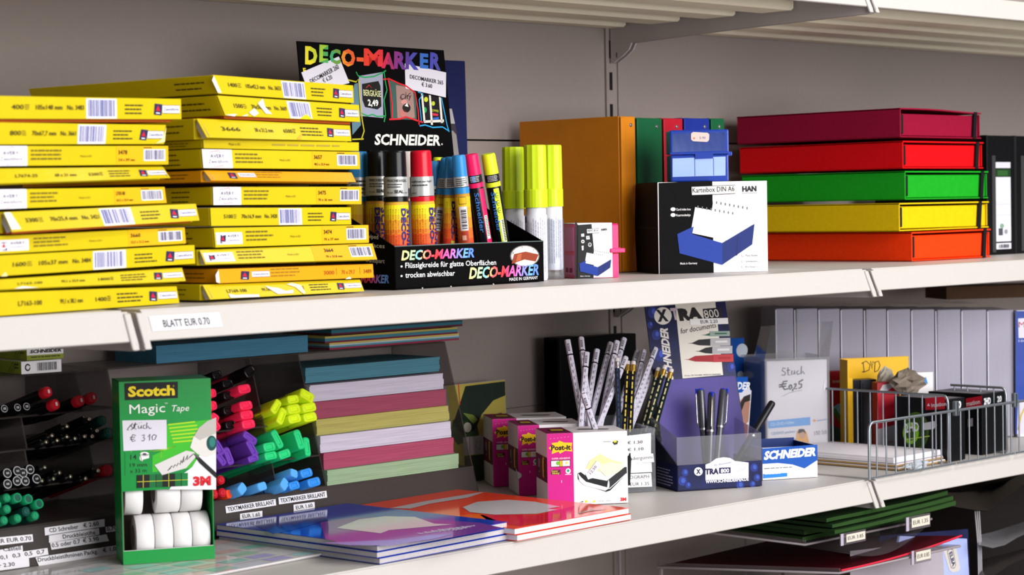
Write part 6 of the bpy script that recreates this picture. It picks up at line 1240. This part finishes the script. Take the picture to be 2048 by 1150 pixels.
# white paper packs standing in a row at the back
mat('ream_paper', 'A09CAC', .6, noise=.07, scale=30, stretch=(14, 1, .2)); mat('ream_edge', 'E4E2EC', .5)
La = at(1554, .385, zg); Rb = at(2031, .135, zg); e = (Rb-La).normalized(); yw = math.atan2(e.y, e.x); dv = V((-e.y, e.x, 0)); xs = [1554, 1591.6, 1639.7, 1684, 1730.6, 1777, 1825, 1873, 1925, 1976.6, 2031]
def along(x): n = R_*FPX-D_*(x-IW/2); return -(n.dot(La-CAM))/n.dot(e)
ordn = ['first', 'second', 'third', 'fourth', 'fifth', 'sixth', 'seventh', 'eighth', 'ninth', 'tenth']
for i in range(10):
    s0, s1 = along(xs[i]), along(xs[i+1]); p = La+e*(s0+.0006); w = s1-s0-.0016; yy = p.y; hh = onY(xs[i]+5, 616.8+i*.35, yy).z-zg; dd = min(.105, (.487-(p.y+max(0, -0)))/dv.y - .004)
    root = thing('paper_pack', 'white paper pack in the row along the back, %s from the left' % ordn[i], 'paper pack', p, yw, 'white paper packs in a row'); tl_ = .0035*math.sin(i*2.1)
    b = MB(); b.bevhexa([(.0, 0, 0), (w-.001, 0, 0), (w-.001, dd, 0), (0, dd, 0), (.0+max(0, tl_), 0, hh), (w, 0, hh), (w, dd, hh), (max(0, tl_), dd, hh)], 'ream_paper', .0018, 2); b.build('wrapped_pack', root)
    c = MB(); c.box(-.0002, .0012, -.0003, .004, .002, hh-.002, 'ream_edge'); c.build('wrapper_fold', root)
p = at(2036, .128, zg); b = MB(); hh = onY(2034, 621, .128).z-zg; b.box(0, .10, 0, .03, 0, hh, 'ream_edge'); F = Print(b, (0, 0, 0), (.10, 0, 0), (.10, 0, hh), (0, 0, hh), TR(p, yw))
F.pp([(2031, 622), (2140, 622), (2140, 868), (2031, 868)], mat('label_blue', '1C3E9A', .4, noise=.3, scale=30), 1); F.pp([(2036, 637), (2120, 632), (2120, 676), (2037, 676)], 'D8D4DE', 2); F.pt('MEMO', (2037, 655), (2090, 654), 12, 'B04040', 3); F.pt('100 Blatt', (2037, 684), (2080, 684), 5, 'C8D0E8', 3); F.pp([(2036, 800), (2060, 800), (2060, 868), (2034, 868)], 'D0CCD8', 2); F.pl([(2036, 860), (2042, 830), (2052, 810)], 3, 'C8A828', 3)
o = b.build('paper_pack', loc=p, rz=yw); tag(o, 'paper pack with blue label at the right edge of the picture', 'paper pack')
zz = zg+onY(1900, 612, .26).z-zg; 
b = MB(); a = at(1893, .33, -.049); b.box(0, .26, 0, .09, 0, .022, mat('brown_box', '4A3018', .7, noise=.2)); o = b.build('flat_box', loc=a+V((0, 0, -.0)), rz=math.radians(-32)); tag(o, 'flat brown box lying on the white paper packs', 'box')
b = MB(); a = at(1600, .36, -.0495); nn = 14; R1 = []
for i in range(nn):
    s = .03*0+i*.024; q = e*s; w_ = .0016*math.sin(i*1.9)+.0022; R1.append((q+V((0, 0, w_)), q+dv*.075+V((0, 0, w_*1.8+.001*math.sin(i*3.1)))))
vs = [v for pr_ in R1 for v in pr_]; b.add(vs, [(2*i, 2*i+2, 2*i+3, 2*i+1) for i in range(nn-1)], 'clear_film', True); o = b.build('clear_film', loc=La+e*.03+V((0, 0, -.049-La.z+.0012))); tag(o, 'loose clear plastic film lying on top of the white paper packs', 'plastic film')

# envelopes lying flat
a = at(1797, .030, zg); ye = math.radians(2); W = .13; D = .20; z = 0
for i, (h, m, lb) in enumerate(((.0042, 'kraft_pad', 'brown backed envelope bundle, lowest of the flat bundles'), (.0044, 'kraft_pad', 'brown backed envelope bundle in the middle of the flat bundles'), (.0085, 'paper', 'white envelope bundle on top of the flat bundles'))):
    mat('kraft_pad', 'A8885A', .7, noise=.1); b = MB(); b.box(0, W, 0, D, 0, h*.62, m, .0005, 1); b.box(.001, W-.001, .001, D, h*.62, h-.0003, 'paper'); o = b.build('envelope_bundle', loc=a+V((-.004*i*0, .004*i, z)), rz=ye); tag(o, lb, 'envelopes', 'flat envelope bundles'); z += h+.0006
zt_ = zg+z
# film bag with discs lying on the envelopes' right end
def crumple(name, label, cat, c, sx, sy, sz, m, seed, n=11, prom=.35, kind=None):
    r = random.Random(seed); G = {}
    b = MB(); vs = []; N = 16; Rr = []
    for i in range(n):
        v = i/(n-1); row = []
        for j in range(N):
            a = 2*math.pi*j/N; k = math.sin(math.pi*min(.995, max(.06, v)))**.6; j_ = 1+prom*(r.random()-.5)
            row.append(V((c.x+sx*k*math.cos(a)*j_, c.y+sy*k*math.sin(a)*j_, c.z+sz*v*(1+.10*(r.random()-.5)*(i > 1)))))
        Rr.append(row)
    b.rings([[p-c for p in row] for row in Rr], m, smooth=False); o = b.build(name, loc=c); tag(o, label, cat); return o

# ------------------------------------------------------------------ disc cases behind the wire
def case(label, xl, YL, yawd, W, D, ztop, m, name, cat, art=None, grp=None, zb_=None, side=None):
    zb_ = zg if zb_ is None else zb_; A = at(xl, YL, zb_); yw = math.radians(yawd); H = ztop-zb_; b = MB(); b.box(0, W, 0, D, 0, H, m, .0006, 1)
    F = Print(b, (0, 0, 0), (W, 0, 0), (W, 0, H), (0, 0, H), TR(A, yw))
    if art: art(F)
    if side: side(Print(b, (W, 0, 0), (W, D, 0), (W, D, H), (W, 0, H), TR(A, yw)))
    o = b.build(name, loc=A, rz=yw); return tag(o, label, cat, grp)
mat('divider_yellow', 'E8B408', .4, noise=.05); mat('case_dark', '1C1C20', .35, spec=.2); mat('case_gray', '3A3C44', .35, spec=.2); mat('box_red', '9A0E1C', .4, noise=.05); mat('box_black', '0B0C0D', .4, spec=.2)
def red_art(F):
    F.pp([(1661, 743), (1695, 741), (1697, 897), (1661, 899)], 'box_red', 1); F.pt('imation', (1665, 766), (1692, 764), 7, 'B8989C', 2, .02); F.pp([(1665, 815), (1675, 808), (1692, 806), (1693, 846), (1690, 850)], '6AA8C0', 2); F.pp([(1663, 822), (1670, 815), (1690, 846), (1688, 856)], '3A6A22', 3)
    F.pd(1692, 866, 9, 18, '16181E', 3); F.pd(1694, 866, 6, 14, '8A8CA0', 4); F.pp([(1661, 850), (1696, 862), (1697, 884), (1661, 884)], '2A4A44', 2); F.pp([(1661, 882), (1696, 881), (1697, 898), (1661, 899)], 'B0481A', 4)
case('red pack with pale disc picture, left of the yellow divider', 1660, .312, -30, .062, .02, onY(1662, 743, .312).z, 'box_red', 'disc_pack', 'disc pack', red_art)
yd = -31; Yd = .232
def ylw(F):
    for s in ([(1726, 724), (1728, 742), (1726, 745)], [(1723, 727), (1732, 722), (1740, 729), (1738, 740), (1728, 744), (1724, 743)], [(1741, 722), (1744, 738), (1746, 722)], [(1750, 724), (1749, 743)], [(1748, 725), (1757, 722), (1760, 731), (1756, 741), (1749, 744)]): F.pl(s, 1.6, '2A2410', 2)
A = at(1697, Yd, zg); W = .118; H = onY(1697, 719.5, Yd).z-zg
root = thing('disc_rack', 'yellow cardboard divider marked in handwriting, with dark disc cases in front', 'divider', A, math.radians(yd))
b = MB(); b.box(0, W, .030, .032, 0, H, 'divider_yellow', .0006, 1); F = Print(b, (0, .030, 0), (W, .030, 0), (W, .030, H), (0, .030, H), TR(A, math.radians(yd))); ylw(F); b.build('header_board', root)
b = MB(); b.box(0, .002, 0, .030, 0, H*.995, 'divider_yellow'); b.box(.002, .0085, .0, .002, 0, H*.80, 'divider_yellow'); b.build('side_board', root)
xo = .0092
for i, (w, m) in enumerate(((.0135, 'case_dark'), (.0195, 'case_gray'), (.0085, 'case_dark'))):
    p = TR(A, math.radians(yd)) @ V((xo, .002, .0)); b = MB(); b.box(0, w-.0008, 0, .026, 0, H*.775, m, .001); b.box(w*.15, w*.2, -.0002, .001, .01, H*.74, '0E0E12'); o = b.build('disc_case', loc=p, rz=math.radians(yd)); tag(o, ('dark disc case next to the yellow edge', 'gray disc case in the middle of three', 'dark disc case at the right of three')[i], 'disc case', 'disc cases in the yellow divider'); xo += w
def rw(F):
    F.pp([(1755, 800), (1799, 798), (1799, 905), (1755, 905)], 'A8A4AC', 1); F.pp([(1755, 796), (1797, 794), (1796, 848), (1780, 852), (1756, 858)], 'B01026', 2); F.pp([(1755, 790), (1765, 770), (1799, 762), (1799, 800), (1755, 800)], 'C8C4CA', 2); F.pp([(1768, 786), (1799, 765), (1799, 789), (1768, 789)], 'D0102A', 3); F.pp([(1754, 786), (1799, 786), (1798, 800), (1755, 802)], 'B01026', 3); F.pt('memorex', (1772, 886), (1796, 884), 5, 'A05060', 3)
case('red and white disc pack with a diagonal, in front of the dark cases', 1755.5, .168, -33, .0365, .022, onY(1770, 764, .165).z, 'box_red', 'disc_pack', 'disc pack', rw)
def gd(F):
    F.pd(1832, 862, 26, 38, '3A5A14', 1, 26); F.pd(1831, 864, 22, 32, '223A0C', 2, 24); F.pd(1822, 866, 16, 22, '7AB818', 3, 18); F.pd(1822, 868, 9, 13, '2A4410', 4); F.pt('2HD', (1812, 865), (1840, 861), 18, 'D8D8DC', 5, .03); F.pp([(1848, 846), (1870, 842), (1875, 850), (1868, 858), (1848, 860)], 'C8C8CE', 5); F.pl([(1812, 879), (1860, 872)], 2, 'A8C848', 5)
    F.pp([(1851, 796), (1891, 793), (1891, 818), (1852, 820)], 'B01226', 5); F.pt('imation', (1864, 814), (1894, 811), 8, 'DCC8CC', 6, .02); F.pp([(1855, 812), (1858, 806), (1861, 812)], 'DCC8CC', 6)
def fbox(label, xl, xr, Y, ytop, art, spine):
    A = at(xl, Y, zg); W = at(xr, Y, zg).x-A.x; D = .098; H = onY(xl, ytop, Y).z-zg; T = Matrix.Translation(A); b = MB(); b.box(0, W, 0, D, 0, H, 'box_black', .0006, 1)
    if art: art(Print(b, (0, D, 0), (0, 0, 0), (0, 0, H), (0, D, H), T))
    if spine: spine(Print(b, (0, 0, 0), (W, 0, 0), (W, 0, H), (0, 0, H), T))
    G = Face(b, (0, 0, H), (W, 0, H), (W, D, H), (0, D, H), W*1000, D*1000); G.rect(2, 6, W*1000-4, D*1000-12, '6A666C', 1)
    return tag(b.build('floppy_box', loc=A), label, 'floppy disk box', 'black floppy disk boxes')
fbox('black floppy disk box with green disc picture, nearest to the envelopes', 1898, 1931, .030, 799, gd, lambda F: F.pt('20', (1909, 817), (1922, 815), 13, 'D8D8DC', 2, .05))
def g2(F): F.pp([(1932, 797), (1964, 791.5), (1964, 813), (1932, 817)], 'B01226', 2); F.pt('mation', (1934, 812), (1961, 807), 9, 'DCC8CC', 3, .02); F.pp([(1936, 838), (1946, 836), (1946, 852), (1936, 854)], '8A868E', 2)
fbox('black floppy disk box behind the right wire, in the middle of the three', 1965, 1990, .038, 788.5, g2, lambda F: F.pt('2HD', (1967.5, 809), (1981, 807), 12, 'D8D8DC', 2, .04))
fbox('black floppy disk box at the right, farthest of the three', 1991, 2014, .044, 785, None, lambda F: F.pt('20', (1994, 804), (2003, 802.5), 11, 'C8C8CC', 2, .04))
b = MB(); p = at(1826, .2, zg); hh = onY(1858, 741.5, .2).z-zg; b.box(0, .036, 0, .02, 0, hh, 'white_card'); F = Print(b, (0, 0, 0), (.036, 0, 0), (.036, 0, hh), (0, 0, hh), TR(p, math.radians(-32))); F.pp([(1846, 757), (1852, 754), (1856, 768), (1850, 766)], '3A8AD0', 1); o = b.build('disc_pack', loc=p, rz=math.radians(-32)); tag(o, 'white disc pack with a speck of blue, behind the crumpled bag', 'disc pack')
crumple('crumpled_bag', 'crumpled brownish gray bag lying across the disc cases', 'bag', at(1815, .140, onY(1815, 792, .140).z), .034, .020, .043, mat('bag_taupe', '7E7266', .6, noise=.25, scale=40), 5, 9, .5)
crumple('bag_corner', 'pale standing corner of a paper bag beside the red and white pack', 'bag', at(1772, .185, onY(1772, 790, .185).z), .016, .012, .045, mat('bag_pale', 'B8B0A0', .6, noise=.15, scale=40), 8, 8, .4)
crumple('film_bag', 'clear crumpled film bag lying in front of the green disc box', 'plastic bag', at(1835, .012, zg+.0006), .026, .006, .014, mat('film_gray', 'A8AEB4', .25, noise=.3, scale=60), 3, 6, .7)

# ------------------------------------------------------------------ wire dividers and the fence on the shelf front
hF = onY(1745, 845, .004).z; x0f = at(1739, .004, zg).x; xs1 = at(1910, .004, hF).x; xs2 = at(2028, .004, hF).x
def fence(label, xa, xb, hook):
    root = thing('wire_fence', label, 'wire fence', (xa, .004, zg), 0, 'wire fence panels'); h = hF-zg; r = .0021; L_ = xb-xa
    b = MB(); pts = ([(0, 0, 0)] if hook else []) + ([(0, 0, h-.012), (.0012, 0, h-.006), (.004, 0, h-.0022), (.009, 0, h)] if hook else [(0, 0, h)]) + [(L_, 0, h)]
    b.tube(pts, r, 'wire_steel', 10); b.build('rail', root)
    k = 0; x = .020 if hook else .010
    while x < L_-.002:
        c = MB(); c.tube([(x, .0012, 0), (x, .0012, h)], .00125, 'wire_steel', 7); c.build('wire', root); x += .0232
    d = MB(); d.tube([(0, .0005, .0016), (L_, .0005, .0016)], .0014, 'wire_steel', 8); d.build('foot_rail', root)
fence('wire fence panel at the middle bracket, left of the first clip', x0f, xs1, True)
fence('wire fence panel between the two clips', xs1+.006, xs2, False)
fence('wire fence panel cut by the right edge of the picture', xs2+.006, xs2+.25, False)
def cross(label, X, ztop, dl, yb):
    root = thing('wire_divider', label, 'wire divider', (X, .016, zg), 0, 'wire cross dividers'); h = ztop-zg; r = .0019
    b = MB(); b.tube([(0, .002, .002), (0, 0, .006), (0, 0, h-.012), (0, .0015, h-.005), (0, .005, h-.001), (0, .009, h), (0, dl, h)], r, 'wire_steel', 10); b.build('rail', root)
    y = .022
    while y < dl: c = MB(); c.tube([(0, y, 0), (0, y, h)], .0012, 'wire_steel', 7); c.build('wire', root); y += .0238
    f = MB(); f.tube([(0, .002, .0016), (0, dl, .0016)], .0013, 'wire_steel', 8); f.build('foot_rail', root)
    return root
zc_ = onY(1893, 791, .02).z
cross('wire cross divider running back behind the envelopes', at(1896, .016, zc_).x, zc_, .27, 0)
cross('wire cross divider at the right, behind the floppy disk boxes', at(2012, .016, zc_).x, zc_, .10, 0)
def clip(label, X, z):
    b = MB(); b.box(-.005, .005, -.0026, .004, -.012, .010, mat('clip_gray', '5A6064', .35), .0016); b.box(-.0016, .0016, -.0034, -.0022, -.011, .009, '2A2C30', .0005, 1); o = b.build('fence_clip', loc=(X, .004, z)); tag(o, label, 'clip', 'gray fence clips')
clip('gray plastic clip joining the fence in front of the first floppy box', xs1+.003, hF+.004); clip('gray plastic clip joining the fence at the far right', xs2+.003, hF+.004)

# ================================================================== under the lower shelf
Xt = -.104; zt1 = -.3555
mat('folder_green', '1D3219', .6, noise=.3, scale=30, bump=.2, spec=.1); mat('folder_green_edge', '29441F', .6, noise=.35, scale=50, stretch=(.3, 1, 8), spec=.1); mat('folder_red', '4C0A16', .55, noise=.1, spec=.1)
clear('tray_clear', 'A89CA0', .88, .2, .05)
def tray(label, X, Y0_, D, W, z, th_=.003, drop=0):
    root = thing('letter_tray', label, 'letter tray', (X, Y0_, z), 0, 'clear letter trays'); b = MB()
    b.hexa([(0, 0, 0), (W, 0, 0), (W, D, -drop), (0, D, -drop), (0, 0, th_), (W, 0, th_), (W, D, th_-drop), (0, D, th_-drop)], 'tray_clear'); b.build('tray_floor', root)
    b = MB(); b.prism([(0, th_), (D, th_-drop), (D, .008-drop), (0, .008)], 0, .002, 'tray_clear'); b.build('tray_side', root)
    b = MB(); b.tube([(0, D, .001-drop), (0, 0, .001), (W, 0, .001)], .0018, mat('tray_edge', '8E8488', .3), 6); b.build('rim', root)
    for x in (.001, W-.005):
        b = MB(); b.box(x, x+.004, D-.006, D-.002, -.7185-z, -.0005-drop, 'tray_edge'); b.build('rack_post', root)
    return root
t1 = tray('upper clear tray holding the green folders', Xt, .05, .36, .312, zt1)
def ticket(root, x, y, z, w, h, txt, lb, rz=0):
    b = MB(); b.box(0, w, 0, .0016, 0, h, 'tray_clear'); F = Face(b, (0, -.0004, 0), (w, -.0004, 0), (w, -.0004, h), (0, -.0004, h), w*1000, h*1000); F.poly([(w*220, h*180), (w*960, h*180), (w*960, h*860), (w*220, h*860)], 'C8C2B4', 1); F.text(txt, w*280, h*380, h*300, '2A2A28', w*600, 2); F.rect(0, 0, w*110, h*1000, 'A8A0B0', 1)
    o = b.build('price_ticket', root, loc=(x, y, z)); part(o, lb)
def tick_at(root, q, Yt_, w, h, txt, lb): p = onY(*q, Yt_) - root.location; ticket(root, p.x, p.y, p.z, w, h, txt, lb)
tick_at(t1, (1681, 1092), -.004, .060, .0165, 'EUR 3.85', 'pale price ticket hanging at the tray front, left'); tick_at(t1, (1812, 1063), -.004, .062, .020, 'EUR 1.35', 'pale price ticket hanging at the tray front, right')
for k in range(5):
    z0 = zt1+.0034+k*.0082 if k < 2 else -.3355+(k-2)*.0072; X0 = Xt+.004+.004*(k % 2); n = 13; b = MB(); lo_ = []; hi_ = []; y0 = .058 if k < 2 else .002+.007*(k-2); ph = k*1.7
    wv = lambda u: .0016*math.sin(u*6+ph)+.0006*math.sin(u*17+ph)
    for i in range(n):
        u = i/(n-1); lo_.append((.30*u, .0006+(.006*u*u if k > 1 else 0)+max(0, wv(u)*.5))); hi_.append((.30*u, .0058+(.0075*u*u if k > 1 else .001)+wv(u)*.4))
    b.prism(lo_+hi_[::-1], 0, .38-y0-.02, 'folder_green', axis='y')
    fr_ = [V((x, -.0004, z)) for x, z in lo_]+[V((x, -.0004, z)) for x, z in hi_]; b.add(fr_, [(i, i+1, i+n+1, i+n) for i in range(n-1)], 'folder_green_edge')
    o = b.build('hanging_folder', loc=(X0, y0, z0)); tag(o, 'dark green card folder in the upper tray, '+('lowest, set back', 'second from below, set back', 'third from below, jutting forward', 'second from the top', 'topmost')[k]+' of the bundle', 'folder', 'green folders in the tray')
zt2 = -.3865; t2 = tray('lower clear tray holding the red folder', -.098, -.004, .335, .30, zt2-.004, drop=.028)
b = MB(); n = 10; R1 = []
for i in range(n+1):
    u = i/n; R1.append([V((.30*u, 0, .012*u*u-.001*math.sin(u*3))), V((.30*u, .325, -.027+.006*u))])
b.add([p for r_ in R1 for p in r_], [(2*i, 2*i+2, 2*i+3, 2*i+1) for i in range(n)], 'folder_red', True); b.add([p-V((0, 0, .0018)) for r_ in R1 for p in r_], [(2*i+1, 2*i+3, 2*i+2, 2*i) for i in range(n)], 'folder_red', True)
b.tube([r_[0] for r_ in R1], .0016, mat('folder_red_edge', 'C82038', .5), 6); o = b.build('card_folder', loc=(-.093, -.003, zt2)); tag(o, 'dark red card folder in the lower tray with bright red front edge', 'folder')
b = MB(); R1 = []
for i in range(n+1):
    u = i/n; R1.append([V((.02+.20*u, .004, .018+.016*u-.020*math.sin(math.pi*u))), V((.02+.20*u, .19, .022+.008*u))])
b.add([p for r_ in R1 for p in r_], [(2*i, 2*i+2, 2*i+3, 2*i+1) for i in range(n)], 'tray_clear', True); o = b.build('clear_pocket', loc=(-.09, .0, zt2+.002)); tag(o, 'sagging clear pocket above the red folder', 'clear pocket')
tick_at(t2, (1823, 1130), -.010, .050, .020, 'EUR 0.85', 'white price ticket on the lower tray')
# pale folders standing in clear pockets at the right
mat('folder_pale', 'A8A0A8', .5, noise=.06); mat('folder_lilac', 'A8B4E8', .45, noise=.05); mat('folder_navy', '24284E', .5, noise=.2)
def vp(q, Y): return [onY(x, y, Y) for x, y in q]
def sheet(name, label, cat, q, Y, m, art=None, th_=.004, grp=None):
    P = vp(q, Y); o = P[3].copy(); P = [p-o for p in P]; t = V((0, th_, 0)); b = MB(); b.hexa([P[3], P[2], P[2]+t, P[3]+t, P[0], P[1], P[1]+t, P[0]+t], m)
    F = Print(b, P[3], P[2], P[2]+V((0, 0, .2)), P[3]+V((0, 0, .2)), Matrix.Translation(o))
    if art: art(F)
    ob = b.build(name, loc=o); return tag(ob, label, cat, grp)
def elba(F):
    F.pp([(1700, 1102), (1840, 1086), (1885, 1092), (1892, 1230), (1700, 1240)], 'folder_pale', 1)
    P = [(1886, 1100), (1892, 1093), (1905, 1092.5), (1913, 1099), (1920, 1136), (1916, 1143), (1904, 1145), (1898, 1140)]; F.pp(P, 'C8C2BC', 2); F.pl([(1894, 1103), (1898, 1098), (1905, 1099), (1911, 1130), (1908, 1136), (1902, 1136), (1894, 1103)], 1.2, '2A2E54', 3); F.pt('ELBA', (1897.5, 1106), (1904.5, 1134), 6.5, '2A2E54', 3, .03)
sheet('file_folder', 'pale lilac file folder with an oval maker emblem, standing under the shelf', 'folder', [(1800, 1072), (1934, 1077.5), (1960, 1540), (1700, 1545)], .075, 'folder_lilac', elba)
sheet('file_folder', 'navy blue file folder just behind the pale lilac one', 'folder', [(1760, 1072), (1936, 1058), (1958, 1530), (1750, 1540)], .11, 'folder_navy')
b = MB(); 
for k in range(3): b.tube([vp([(1950+4*k, 1022)], .062)[0], vp([(1956+3*k, 1090)], .062)[0], vp([(1966+3*k, 1540)], .062)[0]], .0012, mat('film_edge', 'A8A4A6', .2), 6)
o = b.build('pocket_edge'); tag(o, 'folded bright edge of a clear pocket at the right under the shelf', 'clear pocket')
def swoop(label, q0, q1, Ya, Yb, m):
    b = MB(); n = len(q0); A_ = [onY(*p, Ya) for p in q0]; B_2 = [onY(*p, Yb) for p in q1]; o = A_[0].copy(); b.add([v for a_, c_ in zip(A_, B_2) for v in (a_-o, c_-o)], [(2*i, 2*i+2, 2*i+3, 2*i+1) for i in range(n-1)], m, True); b.add([v+V((0, .0012, -.0008)) for a_, c_ in zip(A_, B_2) for v in (a_-o, c_-o)], [(2*i+1, 2*i+3, 2*i+2, 2*i) for i in range(n-1)], m, True)
    ob = b.build('clear_sleeve', loc=o); tag(ob, label, 'clear sleeve', 'clear sleeves at the lower right')
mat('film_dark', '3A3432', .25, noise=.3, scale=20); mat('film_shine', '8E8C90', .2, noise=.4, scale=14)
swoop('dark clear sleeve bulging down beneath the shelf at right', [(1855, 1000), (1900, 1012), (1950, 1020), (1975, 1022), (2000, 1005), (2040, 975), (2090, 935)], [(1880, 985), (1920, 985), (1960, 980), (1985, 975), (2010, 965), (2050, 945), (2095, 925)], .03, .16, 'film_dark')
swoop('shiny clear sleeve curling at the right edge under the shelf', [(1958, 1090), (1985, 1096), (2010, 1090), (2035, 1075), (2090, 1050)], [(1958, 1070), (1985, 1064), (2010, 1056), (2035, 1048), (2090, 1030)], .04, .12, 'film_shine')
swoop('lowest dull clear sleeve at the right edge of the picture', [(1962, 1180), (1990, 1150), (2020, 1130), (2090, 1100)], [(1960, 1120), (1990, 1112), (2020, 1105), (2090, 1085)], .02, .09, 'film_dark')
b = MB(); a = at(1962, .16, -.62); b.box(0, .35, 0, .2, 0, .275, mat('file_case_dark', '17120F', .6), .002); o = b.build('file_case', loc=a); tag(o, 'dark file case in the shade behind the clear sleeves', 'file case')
